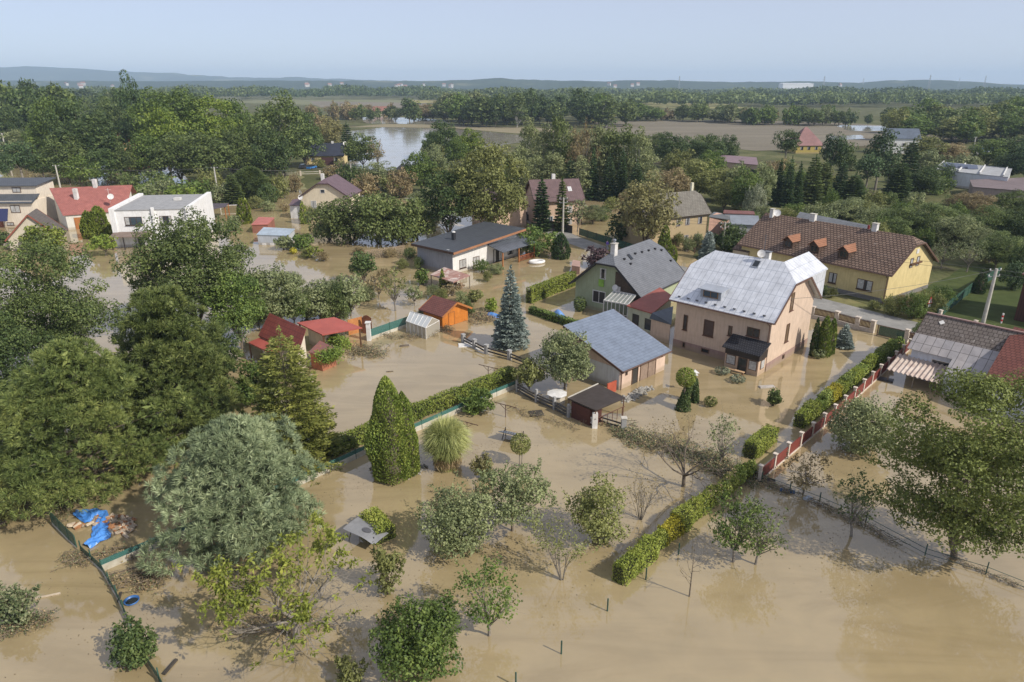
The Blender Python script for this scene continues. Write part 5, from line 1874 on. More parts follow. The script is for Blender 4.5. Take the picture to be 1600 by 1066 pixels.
# ---- red-roofed garden buildings by the green net fence
R_BARN = mat_tile("dark_red_sheets", (0.20, 0.05, 0.04), (0.22, 0.058, 0.045), (0.12, 0.03, 0.025), 0.5, 0.5, 0.03, 0.6, 0, 0.4)
W_BARN = mat_wall("cream_plaster", (0.70, 0.62, 0.50))
slab_house('barn', 'dark red roofed cabin half hidden by the yellow-green spruce', 'cabin',
           [(403.6, 524), (466, 552), (478, 514), (421, 489)], [2.5, 2.5, 4.3, 4.3], W_BARN, R_BARN, 0.3)
cp, Q, I, org = slab_house('carport', 'open carport with a flat bright red roof and cream side wall', 'carport',
           [(503.5, 523), (566, 512), (522, 495.5), (464, 504)], [2.5, 2.5, 2.75, 2.75], WOODB, mat("bright_red_sheet", (0.42, 0.105, 0.08), (0.38, 0.09, 0.07), 1.5, 0.55), 0.3, posts=0.16)
mb = MB(org)
A_, B_ = at(510, 551, 0), at(541, 545, 0)
mb.hexa([(A_.x, A_.y, -0.5), (B_.x, B_.y, -0.5), (B_.x - 2.6, B_.y + 2.8, -0.5), (A_.x - 2.6, A_.y + 2.8, -0.5)],
        [(A_.x, A_.y, 2.35), (B_.x, B_.y, 2.35), (B_.x - 2.6, B_.y + 2.8, 2.35), (A_.x - 2.6, A_.y + 2.8, 2.35)])
mb.build('wall', W_BARN, cp)
slab_house('lean_to', 'open lean-to with a bright red roof at the low end of the dark red cabin', 'lean-to',
           [(388, 535), (427, 553.5), (446, 540), (411.5, 525)], [1.9, 1.9, 2.4, 2.4], WOODB, MATS["bright_red_sheet"], 0.15, posts=0.12)
slab_house('lean_to', 'lean-to with a vine-edged red-brown roof on the water side of the cabin', 'lean-to',
           [(482, 550), (502, 557), (526, 546), (500, 532)], [1.8, 1.7, 1.75, 2.0], mat("brick_infill", (0.42, 0.17, 0.09), (0.3, 0.12, 0.07), 5, 0.9), mat("red_brown_sheet", (0.30, 0.10, 0.08), (0.16, 0.10, 0.09), 1.2, 0.6), 0.15)
# orange hoarding behind it and its round dark gate
mb = MB()
A_, B_ = at(545, 524), at(567, 518)
hd = thing('board_fence', 'orange board fence panel behind the carport', 'fence', A_)
MB(A_).beam((A_.x, A_.y, 0.9), (B_.x, B_.y, 0.9), 0.06, 1.9).build('boards', mat("orange_boards_plain", (0.55, 0.24, 0.08), (0.45, 0.18, 0.06), 4, 0.7), hd)
A_ = at(567, 521)
B_ = at(582, 522)
gt = thing('gate', 'dark brown arched wooden gate next to the white gatepost', 'gate', A_)
mb = MB(A_)
d = (B_ - A_)
for k in range(9):
    p, q = A_ + d * (k / 9), A_ + d * ((k + 0.92) / 9)
    hgt = 1.9 + 0.35 * math.sin((k + 0.5) / 9 * math.pi)
    mb.beam((p.x, p.y, hgt / 2 - 0.1), (q.x, q.y, hgt / 2 - 0.1), 0.06, hgt + 0.2)
mb.build('boards', mat("gate_brown", (0.22, 0.08, 0.04), (0.14, 0.05, 0.03), 4, 0.6), gt)
A_ = at(577, 532)
gp = thing('gatepost', 'white rendered gatepost at the end of the green mesh fence', 'gatepost', A_)
MB(A_).box(A_.x - 0.22, A_.y - 0.22, -0.4, A_.x + 0.22, A_.y + 0.22, 2.1).build('pier', WHITE, gp)
MB(A_).box(A_.x - 0.3, A_.y - 0.3, 2.1, A_.x + 0.3, A_.y + 0.3, 2.22).build('cap', WHITE, gp)

# ---- small sheds near the cream gable house
sr, Q, I, org = slab_house('shed', 'small red-roofed shed with red walls by the blue-roofed shed', 'shed', [(392.5, 351), (418.5, 350.5), (429, 340), (404, 339)], [1.7, 1.7, 2.0, 2.0],
           mat("brick_red_wall", (0.30, 0.13, 0.09), (0.24, 0.10, 0.07), 3, 0.8), mat("pink_red_sheet", (0.50, 0.17, 0.14), rough=0.6), 0.15)
sb, Q, I, org = slab_house('shed', 'pale grey shed with a light blue roof and two white doors', 'shed', [(400.5, 366.5), (450, 368), (461, 357.5), (412, 355)], [1.9, 1.9, 2.3, 2.3],
           mat_wall("pale_grey_render", (0.50, 0.53, 0.57)), mat("light_blue_sheet", (0.42, 0.50, 0.58), rough=0.5), 0.15)
for a in (0.7, 2.2):
    facade_box(sb, I[0], I[1], a, -0.3, 0.35, 0.8, WHITE, org, 'door')
# ---- open animal shelter and white rail beside the garage
sh, Q, I, org = slab_house('shelter', 'open shelter with a flat black-brown felt roof next to the garage', 'shelter',
           [(887, 622), (930.5, 641), (977, 621), (934.5, 600)], [1.75, 1.75, 1.75, 1.75], mat("rusty_post", (0.16, 0.08, 0.055)), mat("black_brown_felt", (0.060, 0.048, 0.043), (0.045, 0.035, 0.03), 3, 0.75), 0.12, posts=0.08)
mb = MB(org)
mb.hexa([(p.x, p.y, -0.3) for p in [I[0].lerp(I[1], 0.1), I[0].lerp(I[1], 0.8), I[0].lerp(I[1], 0.8).lerp(I[2], 0.35), I[0].lerp(I[1], 0.1).lerp(I[3], 0.4)]],
        [(p.x, p.y, 1.5) for p in [I[0].lerp(I[1], 0.1), I[0].lerp(I[1], 0.8), I[0].lerp(I[1], 0.8).lerp(I[2], 0.35), I[0].lerp(I[1], 0.1).lerp(I[3], 0.4)]])
mb.build('hutch', mat("dark_red_boards", (0.11, 0.04, 0.03), rough=0.8), sh)
MB(org).beam(Q[0] + Vector((0, 0, 0.02)), Q[3] + Vector((0, 0, 0.02)), 0.08, 0.1).build('roof_edge', CONCP, sh)
mb = MB(org)
for k in range(6):
    a = Q[1].lerp(Q[2], (k + 0.5) / 6)
    mb.beam((a.x, a.y, -0.2), (a.x, a.y, 0.9), 0.05)
mb.beam((Q[1].x, Q[1].y, 0.9), (Q[2].x, Q[2].y, 0.9), 0.05)
mb.build('railing', mat("rusty_post", (0.16, 0.08, 0.055)), sh)

# ---- farther houses
def simple_house(label, px, py, L, W, he, hr, th, wallc, roofc, hip=False, cat='house', name='house', group=None):
    b = at(px, py)
    wm = mat_wall("wall_" + "_".join(str(int(c * 100)) for c in wallc), wallc)
    rm = mat("roof_" + "_".join(str(int(c * 100)) for c in roofc), roofc, None, 1.0, 0.7)
    hh = House(name, label, cat, b.x, b.y, th, L, W, he, hr, 0.4, 0.4, wm, rm, gutter=False, hip0=(he + 0.3, W / 2) if hip else None, hip1=(he + 0.3, W / 2) if hip else None)
    for x in (L * 0.22, L * 0.5, L * 0.8):
        hh.window('F', x, he * 0.55, 1.3, 1.4, FR_B, G_DARK, 0)
    if group:
        hh.root["group"] = group
    return hh
h1 = simple_house('pale yellow house with a dark blue-black roof and yard behind the big oak', 476, 258.5, 14, 10, 3.6, 7.4, 5, (0.66, 0.54, 0.28), (0.030, 0.036, 0.058))
h1.chimney(9.8, 5, 0.8, 0.6, 8.0, CHW)
h1.panel('garage_door', 'F', 6.2, -0.3, 10.4, 2.7, mat("maroon_door", (0.09, 0.04, 0.045)), 0.1)
dish(h1.root, (14.6, 3.5, 7.2), 0.8, -1.4)
for px, py, c, lb in ((475, 263, (0.05, 0.055, 0.07), 'dark car in the yard of the blue-black roofed house'), (487, 264, (0.05, 0.20, 0.50), 'blue car in the yard of the blue-black roofed house')):
    p = at(px, py)
    r = thing('parked_car', lb, 'car', (p.x, p.y, 0), 1.3)
    body = MB().hexa([(-2.1, -0.85, 0.3), (2.1, -0.85, 0.3), (2.1, 0.85, 0.3), (-2.1, 0.85, 0.3)], [(-2.0, -0.8, 0.85), (2.05, -0.8, 0.85), (2.05, 0.8, 0.85), (-2.0, 0.8, 0.85)]).build('body', mat("car_paint_%d" % px, c, c, rough=0.25), r)
    MB().hexa([(-1.9, -0.75, 0.85), (1.0, -0.75, 0.85), (1.0, 0.75, 0.85), (-1.9, 0.75, 0.85)], [(-1.5, -0.62, 1.45), (0.4, -0.62, 1.45), (0.4, 0.62, 1.45), (-1.5, 0.62, 1.45)]).build('cabin', G_DARK, r)
    for x in (-1.3, 1.3):
        for y in (-0.85, 0.7):
            MB().tube([(x, y, 0.32), (x, y + 0.15, 0.32)], 0.32, 12).build('wheel', FR_K, r)
h2 = simple_house('pale orange house glimpsed between the woods', 186, 240, 12, 9, 5.2, 8, 10, (0.72, 0.46, 0.24), (0.40, 0.14, 0.09))
pk = slab_house('house', 'flat-roofed pinkish house with a red roof rim beyond the autumn trees', 'house', [(1122, 252), (1185, 258), (1182, 246), (1128, 242)], [4.5, 4.5, 4.5, 4.5],
           mat_wall("pinkish_render", (0.52, 0.40, 0.31)), mat("mauve_felt", (0.25, 0.17, 0.19)), 0.3)
facade_box(pk[0], pk[2][0], pk[2][1], 6.0, 1.0, 3.0, 2.4, G_DARK, pk[3], 'window', 0.1)
facade_box(pk[0], pk[2][0], pk[2][1], 12.0, 1.0, 3.0, 2.0, G_DARK, pk[3], 'window', 0.1)
simple_house('yellow house with a pyramid roof of faded red beyond the pines', 1243, 240, 11, 10, 3.8, 10.5, 4, (0.42, 0.33, 0.10), (0.27, 0.14, 0.135), hip=True)
simple_house('white house with a blue-grey roof between the tall pines', 1385, 240, 12, 10, 6.5, 10, -12, (0.75, 0.75, 0.74), (0.12, 0.15, 0.20))
simple_house('small gabled house with a grey roof at the photo edge by the woods', -14, 226, 9, 8, 3.6, 7.5, 30, (0.62, 0.57, 0.48), (0.13, 0.11, 0.11))
simple_house('orange shed roofed in black behind the mixed bushes', 620, 276, 6, 5, 2.3, 3.6, -40, (0.58, 0.24, 0.09), (0.05, 0.05, 0.06))
simple_house('white house half hidden in the woods near the fields', 130, 170, 16, 12, 7, 11, 10, (0.8, 0.8, 0.8), (0.35, 0.2, 0.17))
simple_house('brick-red farmhouse between the trees beyond the lake', 583, 180, 13, 9, 4, 8, 5, (0.55, 0.45, 0.38), (0.30, 0.14, 0.11))
mo, Q, I, org = slab_house('house', 'modern white flat-roofed house with solar panels beyond the bushes', 'house', [(1462, 265), (1576, 277), (1582, 263), (1475, 253)], [4.2, 4.2, 4.2, 4.2],
           mat_wall("cool_white_render", (0.68, 0.70, 0.74)), mat("pale_flat_roof", (0.40, 0.41, 0.42)), 0.2)
for k in range(5):
    p = Q[0].lerp(Q[1], 0.12 + 0.09 * k).lerp(Q[3].lerp(Q[2], 0.12 + 0.09 * k), 0.45)
    MB(org).obox((p.x, p.y, 4.8), (2.6, 2.0, 0.08), -0.3, (0.5, 0)).build('solar_panel', mat_glass("solar_grey", (0.10, 0.12, 0.17)), mo)
for t in (0.0, 0.33, 0.62, 0.93):
    p = Q[0].lerp(Q[1], t)
    q = Q[3].lerp(Q[2], t)
    MB(org).beam(p + Vector((0, 0, 0.35)), q + Vector((0, 0, 0.15)), 0.3, 0.35).build('parapet', WHITE, mo)
slab_house('outbuilding', 'low flat mauve-brown roofed building in front of the modern white house', 'outbuilding', [(1520, 292), (1620, 300), (1610, 277), (1515, 281)], [3.0, 3.0, 3.2, 3.2],
           mat_wall("mauve_render", (0.35, 0.28, 0.26)), mat("mauve_brown_felt", (0.20, 0.155, 0.155)), 0.3)
p, q = at(1524, 242), at(1568, 240)
pf = thing('pool_screen', 'long blue rail screen on a white base among the bushes', 'screen', p)
MB(p).beam((p.x, p.y, 0.5), (q.x, q.y, 0.5), 0.2, 1.2).build('base', WHITE, pf)
MB(p).beam((p.x, p.y, 1.9), (q.x, q.y, 1.9), 0.1, 1.4).build('rails', mat("blue_rail", (0.06, 0.12, 0.42)), pf)
bh = thing('warehouse', 'very long white warehouse on the far skyline', 'warehouse', (1375, 3700, 0), 0)
MB().box(0, 0, 0, 155, 60, 36).build('wall', mat("white_cladding", (0.85, 0.85, 0.85)), bh)
MB().slab([(-1, -1, 37), (156, -1, 37), (156, 61, 40), (-1, 61, 40)], 1.0).build('roof', mat("white_cladding", (0.85, 0.85, 0.85)), bh)
rv = random.Random(4)
WV, RV = mat("village_white", (0.55, 0.54, 0.52)), mat("village_roof", (0.32, 0.17, 0.13))
for k in range(26):
    px = rv.choice([rv.uniform(590, 740), rv.uniform(590, 740), rv.uniform(100, 180), rv.uniform(940, 1010), rv.uniform(1240, 1320), rv.uniform(470, 540)])
    D = rv.uniform(3000, 3900)
    X = (px - 800) / FPX * D * 0.94
    r = thing('far_house', 'tiny white house of the village on the far slope', 'house', (X, D, rv.uniform(18, 34)), rv.random() * 3, 'houses of the far village')
    MB().box(-8, -6, -3, 8, 6, 8).build('wall', WV, r)
    MB().slab([(-9, -7, 8), (9, -7, 8), (9, 0, 13), (-9, 0, 13)], 0.5).slab([(-9, 0, 13), (9, 0, 13), (9, 7, 8), (-9, 7, 8)], 0.5).build('roof', RV, r)
for k, (px, D) in enumerate(((1285, 3300), (1346, 4300), (1449, 3000), (1495, 4000), (1535, 3200), (506, 4600), (1060, 3300))):
    X = (px - 800) / FPX * D * 0.94
    r = thing('pylon', 'faint lattice electricity pylon on the far skyline', 'pylon', (X, D, 20), 0.3 * k, 'pylons on the skyline')
    mb = MB()
    for sx, sy in ((-1, -1), (1, -1), (1, 1), (-1, 1)):
        mb.beam((sx * 4, sy * 4, -20), (sx * 0.8, sy * 0.8, 48), 0.6)
    for j in range(6):
        w_ = 4 - j * 0.55
        mb.beam((-w_, -w_, j * 8), (w_, w_, j * 8 + 7), 0.35)
        mb.beam((w_, -w_, j * 8), (-w_, w_, j * 8 + 7), 0.35)
    for z, w_ in ((34, 9), (42, 6.5)):
        mb.beam((-w_, 0, z), (w_, 0, z), 0.6)
    mb.build('lattice', mat("galvanised_steel", (0.35, 0.36, 0.37)), r)

# ---------------------------------------------------------------- trees and shrubs standing in the flood, each surveyed from the photo
random.seed(21)
NEAR = [
 # label, category, px, foot row, top row, width, kind, leaf, density, z0
 ('big dark green pine filling the lower left woods', 'tree', 160, 788, 530, 250, 'pine', 'pine', 1.0, None),
 ('rounded bright-tipped pine behind the blue-green pine', 'tree', 292, 700, 440, 185, 'pine', 'pine', 1.0, None),
 ('broad blue-green pine at the corner of the green net fence', 'tree', 396, 893, 655, 222, 'pine', 'glauc', 1.0, None),
 ('yellow-green drooping spruce beside the red-roofed cabin', 'tree', 462, 722, 508, 158, 'fir', 'spruce', 1.0, None),
 ('large dark broadleaf tree at the photo edge below the cottage', 'tree', 88, 610, 372, 190, 'round', 'oak', 1.0, None),
 ('tall spreading oak hiding the white two-storey house', 'tree', 312, 525, 328, 170, 'round', 'oak', 1.0, None),
 ('young oak with lighter leaves on the lake side of the spreading oak', 'tree', 378, 545, 418, 90, 'round', 'green', 1.0, None),
 ('dark low conifer cut by the photo edge beside the big pine', 'tree', 8, 735, 520, 120, 'fir', 'oak', 1.0, None),
 ('dense broadleaf tree wedged between the dark tree and the big pine', 'tree', 30, 660, 480, 120, 'round', 'dark', 1.0, None),
 ('small sunlit fir growing between the two pines', 'tree', 232, 640, 480, 80, 'round', 'oak', 1.0, None),
 ('bright sumac-like shrub behind the spruce near a white box', 'shrub', 400, 640, 560, 60, 'bush', 'green', 1.0, None),
 ('dark broadleaf tree behind the bright-tipped pine', 'tree', 345, 620, 500, 90, 'round', 'dark', 1.0, None),
 ('grey-green fruit tree behind the dark red cabin', 'tree', 435, 512, 415, 95, 'round', 'grey', 1.0, None),
 ('upright willow-like shrub behind the flat red carport roof', 'tree', 505, 505, 436, 75, 'bush', 'grey', 1.0, None),
 ('fruit tree with a bare foot by the pool of brown water', 'tree', 548, 494, 428, 52, 'round', 'grey', 1.0, None),
 ('dark round tree above the fruit trees', 'tree', 568, 442, 388, 42, 'round', 'dark', 1.0, None),
 ('thin ragged tree with two pale stems in the water channel', 'tree', 618, 486, 415, 42, 'sparse', 'olive', 1.0, None),
 ('brown-green thin tree next to the ragged two-stemmed tree', 'tree', 592, 468, 425, 40, 'sparse', 'brown', 1.3, None),
 ('bright green shrub left of the woodshed', 'shrub', 660, 447, 416, 24, 'bush', 'green', 1.0, None),
 ('slim small thuja before the woodshed', 'shrub', 692, 452, 421, 9, 'thuja', 'thuja', 1.0, None),
 ('pale airy shrub by the orange shed\'s far corner', 'shrub', 648, 478, 446, 30, 'sparse', 'grey', 1.4, None),
 ('low shrub among reeds before the woodshed', 'shrub', 706, 462, 444, 30, 'sparse', 'brown', 1.6, None),
 ('bushy shrub in the mud below the woodpile', 'shrub', 742, 474, 452, 26, 'bush', 'olive', 1.0, None),
 ('yellow-green shrub touching the blue spruce', 'shrub', 768, 489, 464, 20, 'bush', 'bright', 1.0, None),
 ('tall blue spruce in the middle of the gardens', 'tree', 798, 541, 414, 62, 'spruce', 'blue', 1.0, None),
 ('leafy pear tree between the spruce and the blue-roofed garage', 'tree', 882, 608, 514, 88, 'round', 'grey', 1.2, None),
 ('low bushy apple tree at the end of the long hedge', 'tree', 827, 610, 562, 52, 'round', 'olive', 1.1, None),
 ('rounded green shrub bulging over the green net fence', 'shrub', 748, 652, 612, 54, 'bush', 'green', 1.2, None),
 ('tall bright thuja standing on a ring of stones', 'tree', 612, 743, 588, 66, 'thuja', 'thuja', 1.0, None),
 ('shorter thuja leaning against the tall bright thuja', 'tree', 635, 739, 612, 46, 'thuja', 'thuja', 1.0, None),
 ('clipped ball tree on three stems beside the tilted blue panel', 'tree', 813, 727, 679, 33, 'ball', 'olive', 1.2, None),
 ('small russet shrub above the rounded plum trees', 'shrub', 757, 752, 713, 32, 'bush', 'autumn', 1.0, None),
 ('broad dense plum tree in the brown water', 'tree', 716, 884, 770, 124, 'bush', 'grey', 0.9, None),
 ('open plum tree with forked dark stems next to the dense plum tree', 'tree', 800, 830, 736, 128, 'dome', 'grey', 1.0, None),
 ('tall olive-green shrub with upright shoots in the open water', 'tree', 931, 862, 742, 84, 'bush', 'olive', 0.75, None),
 ('thin half-bare shrub beside the open water', 'shrub', 878, 906, 832, 46, 'twiggy', 'olive', 1.0, None),
 ('leafless fan-shaped bush near the long hedge', 'shrub', 1000, 812, 745, 58, 'twiggy', 'brown', 0.2, None),
 ('nearly leafless old fruit tree by the pile of drift', 'tree', 1068, 760, 672, 98, 'baretree', 'brown', 1.0, None),
 ('narrow young tree with pale leaves behind the drift pile', 'tree', 1124, 728, 655, 46, 'sparse', 'grey', 0.9, None),
 ('thin apple tree with two stems outside the hedge', 'tree', 1146, 878, 782, 92, 'sparse', 'green', 2.6, None),
 ('leaning airy apple tree next to the two-stemmed one', 'tree', 1180, 882, 796, 90, 'sparse', 'willow', 1.0, None),
 ('bare sapling sticking out of the open flood', 'tree', 1077, 932, 857, 50, 'sapling', 'brown', 1.0, None),
 ('willow-leaved round bush beyond the red-panelled fence', 'shrub', 1336, 718, 626, 100, 'bush', 'grey', 1.1, None),
 ('thin brownish fruit tree at the start of the red-panelled fence', 'tree', 1254, 772, 714, 82, 'sparse', 'brown', 1.3, None),
 ('small dark fruit tree near the big walnut', 'tree', 1331, 838, 742, 66, 'sparse', 'oak', 1.6, None),
 ('big spreading walnut tree towering over the fences', 'tree', 1492, 872, 592, 250, 'round', 'walnut', 0.95, 0.7),
 ('half-bare walnut tree with yellow-green leaf tufts', 'tree', 462, 1000, 822, 205, 'tufted', 'yellow', 1.0, None),
 ('bright green apple tree at the photo\'s lower edge', 'tree', 655, 1082, 938, 140, 'bush', 'green', 0.95, None),
 ('small apple tree with upright shoots near the wire posts', 'tree', 764, 992, 893, 104, 'sparse', 'green', 1.9, None),
 ('small bushy willow stump near the bright apple tree', 'shrub', 607, 937, 857, 44, 'bush', 'olive', 0.9, None),
 ('dark green bush grown over the net fence at the lower edge', 'shrub', 217, 1048, 982, 72, 'bush', 'dark', 1.0, None),
 ('drowned tangle of shrubs at the photo\'s edge', 'shrub', 34, 985, 925, 70, 'bush', 'ivy', 0.7, None),
 ('low shrub cut by the photo edge above the drowned tangle', 'shrub', 5, 828, 755, 60, 'bush', 'olive', 0.9, None),
 ('small shrub tip at the photo\'s lower edge', 'shrub', 548, 1082, 1040, 50, 'bush', 'olive', 0.7, None),
 ('pencil-slim twin thuja by the beige house', 'shrub', 1269, 556, 497, 10, 'thuja', 'dark', 1.3, None),
 ('tall dark green thuja beside the beige house', 'tree', 1283, 556, 494, 22, 'thuja', 'thuja', 1.2, None),
 ('narrower thuja grown into the tall dark thuja', 'tree', 1295, 552, 498, 16, 'thuja', 'thuja', 1.2, None),
 ('clipped low ball shrub at the foot of the thujas', 'shrub', 1278, 559, 545, 22, 'ball', 'grey', 1.5, 0.0),
 ('small squat blue spruce near the road fence', 'shrub', 1317, 542, 507, 34, 'spruce', 'blue', 1.2, None),
 ('small dark shrub standing alone in the yard water', 'shrub', 1209, 634, 613, 19, 'bush', 'oak', 1.2, None),
 ('small yellow-green ball shrub in the yard water', 'shrub', 1110, 634, 620, 21, 'ball', 'olive', 1.4, 0.0),
 ('dark purple-leaved shrub by the road', 'shrub', 932, 420, 384, 40, 'bush', 'purple', 1.1, None),
 ('small yellow-green spruce behind the green house\'s chimney', 'tree', 956, 410, 380, 22, 'spruce', 'spruce', 1.0, None),
 ('large glossy laurel bush by the white bungalow', 'shrub', 838, 404, 353, 80, 'bush', 'green', 1.2, None),
 ('dark dense shrub between the laurel and the utility pole', 'shrub', 876, 404, 364, 26, 'thuja', 'fir', 1.2, None),
 ('round clipped bush against the green house wall', 'shrub', 906, 486, 463, 20, 'ball', 'oak', 1.3, 0.0),
 ('thuja behind the green house', 'tree', 1037, 396, 352, 20, 'thuja', 'thuja', 1.2, None),
 ('short bright thuja peeping over the green house roof', 'tree', 1051, 410, 384, 13, 'thuja', 'thujab', 1.2, None),
 ('small conical spruce in front of the mustard house', 'tree', 1105, 404, 362, 26, 'fir', 'blue', 1.1, None),
 ('dark leafy shrub between the mustard house and the long yellow house', 'shrub', 1140, 398, 346, 62, 'bush', 'dark', 1.1, None),
 ('huge autumn-tinted linden beyond the white bungalow', 'tree', 766, 372, 220, 118, 'tallround', 'olive', 1.0, None),
 ('darker lower linden half behind the autumn-tinted one', 'tree', 702, 374, 258, 78, 'round', 'dark', 1.0, None),
 ('russet chestnut tree in front of the mustard house', 'tree', 1008, 392, 270, 92, 'round', 'autumn', 0.8, None),
 ('dark ivy-covered tree beside the russet chestnut', 'tree', 968, 382, 328, 40, 'bush', 'dark', 1.1, None),
 ('slim spruce in front of the dusty pink house', 'tree', 846, 361, 278, 30, 'fir', 'fir', 1.2, None),
 ('slimmer spruce near the pink house skylight', 'tree', 877, 361, 278, 24, 'fir', 'oak', 1.2, None),
 ('small leaning tree on the pink house lawn', 'tree', 902, 362, 308, 36, 'sparse', 'grey', 1.5, None),
 ('twin-topped bright thuja on the flooded lawn', 'tree', 380, 350, 309, 16, 'thuja', 'thujab', 1.2, None),
 ('bright thuja grown into the twin-topped thuja', 'tree', 388, 349, 311, 13, 'thuja', 'thujab', 1.2, None),
 ('pencil thuja by the cream gable house door', 'tree', 475, 350, 314, 9, 'thuja', 'thuja', 1.3, None),
 ('second pencil thuja nearer the cream gable wall', 'tree', 484, 342, 311, 9, 'thuja', 'thuja', 1.3, None),
 ('grey-green shrub behind the pale blue-roofed shed', 'shrub', 445, 392, 366, 30, 'bush', 'grey', 1.1, None),
 ('wide shrub at the corner of the blue-roofed shed', 'shrub', 473, 393, 362, 34, 'bush', 'green', 1.0, None),
 ('small golden shrub in the water', 'shrub', 459, 397, 387, 11, 'ball', 'gold', 1.3, 0.0),
 ('pale reedy shrub in the flooded garden', 'shrub', 492, 404, 386, 28, 'sparse', 'yellow', 1.4, None),
 ('round-headed clipped maple by the white house', 'tree', 165, 400, 366, 44, 'dome', 'bright', 1.2, None),
 ('broad thuja clump behind the white house', 'tree', 160, 372, 322, 32, 'thuja', 'thujab', 1.2, None),
 ('thuja between the red-roofed house and the white house', 'tree', 143, 372, 330, 26, 'thuja', 'thujab', 1.2, None),
 ('large cloud-pruned yew before the cottage', 'shrub', 72, 398, 349, 76, 'bush', 'thujab', 1.3, None),
 ('small shrub cut by the photo edge near the cottage', 'shrub', 4, 385, 358, 24, 'bush', 'dark', 1.2, None),
 ('feathery shrub by the carport', 'shrub', 366, 362, 336, 28, 'bush', 'grey', 1.0, None),
]
NEAR_SPREAD = [   # the row of low willows over blue water behind the flooded gardens
 (516, 379, 312, 62), (550, 384, 301, 84), (592, 387, 297, 92), (630, 387, 303, 80), (654, 378, 318, 54)]

def grow_tufted(root, h, R, s, rng):
    """half-bare crown: long grey limbs, leaves only as hanging tufts at the top"""
    mb = MB()
    tips = []
    mb.tube([(0, 0, -0.4), (0.1, 0, h * 0.12), (0.15, 0.1, h * 0.2)], [0.2, 0.17, 0.15], 8)
    for k in range(10):
        a = 6.28 * k / 10 + rng.random() * 0.5
        t = 0.5 + rng.random() * 0.8
        bare_branches(mb, rng, (0.15, 0.1, h * 0.17), (math.cos(a) * t, math.sin(a) * t, 0.45 + 0.5 * rng.random()), h * 0.40, 0.07, 3, 0.6, 0.02, tips=tips)
    for k in range(9):
        a = 6.28 * k / 9 + rng.random()
        bare_branches(mb, rng, (0.15, 0.1, h * (0.1 + 0.1 * rng.random())), (math.cos(a), math.sin(a), 0.22 + 0.2 * rng.random()), h * 0.42, 0.035, 3, 0.7, 0.0, tips=[])
    mb.build('trunk', BARK_G, root)
    T = np.array([tuple(t) for t in tips])
    r = np.linalg.norm(T[:, :2], axis=1)
    sel = (T[:, 2] > h * 0.50) & (rng.random(len(T)) < 0.8) | (rng.random(len(T)) < 0.05)
    C = T[sel]
    k = 12
    P = np.repeat(C, k, 0)
    d = rdirs(rng, len(P))
    d[:, 2] -= 0.5
    P = P + unit(d) * 0.22 * (0.3 + rng.random((len(P), 1)))
    Q = leaf_quads(rng, P, d * np.array([1, 1, 0.2]) + np.array([0, 0, 0.6]), s * 1.0, asp=0.42, axis=unit(d))
    crown_object(root, 'crown', Q, LEAF['yellow'])

for (label, cat, px, pyb, pyt, pw, kind, col, dens, z0) in NEAR:
    nm = {'thuja': 'thuja', 'pine': 'pine_tree', 'spruce': 'spruce_tree', 'fir': 'spruce_tree', 'ball': 'clipped_shrub'}.get(kind, 'tree' if cat == 'tree' else 'shrub')
    if kind == 'tufted':
        b = at(px, pyb)
        root = thing('tree', label, cat, (b.x, b.y, 0))
        grow_tufted(root, height_at(b, pyt), pw / 2 * depth((b.x, b.y, 2)) / FPX, 0.12, rng_next())
    else:
        plant(nm, label, cat, px, pyb, pyt, pw, kind, col, dens, z0=z0)
for k, (px, pyb, pyt, pw) in enumerate(NEAR_SPREAD):
    plant('willow_tree', ('first', 'second', 'third', 'fourth', 'last')[k] + ' from the cream gable house in the row of low willows over bluish water', 'tree', px, pyb, pyt, pw, 'bush', 'willow', 0.9, 'row of low willows')
# stone ring under the big thuja, and the stone bed by the garage
def stones(name, label, pts, r, m, cat='stones', seed=1, count=60, h=0.12, parts=False):
    rng = np.random.default_rng(seed)
    org = Vector((pts[0][0], pts[0][1], 0))
    mb = MB(org)
    for k in range(count):
        t = rng.random() * (len(pts) - 1)
        i = int(t)
        a, b = Vector((*pts[i][:2], 0)), Vector((*pts[i + 1][:2], 0))
        p = a.lerp(b, t - i)
        s = 0.08 + 0.1 * rng.random()
        off = rng.normal(size=2) * r * 0.5
        c = Vector((p.x + off[0], p.y + off[1], h * rng.random()))
        n = 6
        k0 = len(mb.v)
        for zz, rr in ((-s * 0.6, 0.7), (0.0, 1.0), (s * 0.5, 0.6)):
            for j in range(n):
                q = rr * s * (0.8 + 0.4 * rng.random())
                mb.v.append(c + Vector((q * math.cos(j * 1.047), q * math.sin(j * 1.047) * 0.8, zz)) - org)
        for a_ in range(2):
            for j in range(n):
                mb.f.append((k0 + a_ * n + j, k0 + a_ * n + (j + 1) % n, k0 + (a_ + 1) * n + (j + 1) % n, k0 + (a_ + 1) * n + j))
        mb.f.append(tuple(k0 + 2 * n + j for j in range(n)))
    o = mb.build(name, m)
    return tag(o, label, cat, kind='stuff')
STN = mat("field_stone", (0.42, 0.40, 0.36), (0.20, 0.19, 0.165), 2, 0.9)
c = at(622, 730)
ringp = [(c.x + 1.9 * math.cos(k * 0.35 - 3.3), c.y + 1.45 * math.sin(k * 0.35 - 3.3)) for k in range(11)]
stones('stone_ring', 'ring of pale field stones round the foot of the tall bright thuja', ringp, 0.3, STN, count=130)
a, b = at(977, 627), at(1012, 607)
stones('stone_bed', 'straight bed of pale cobbles poking out of the water beside the garage', [(a.x, a.y), (b.x, b.y)], 0.55, STN, count=260, seed=4)

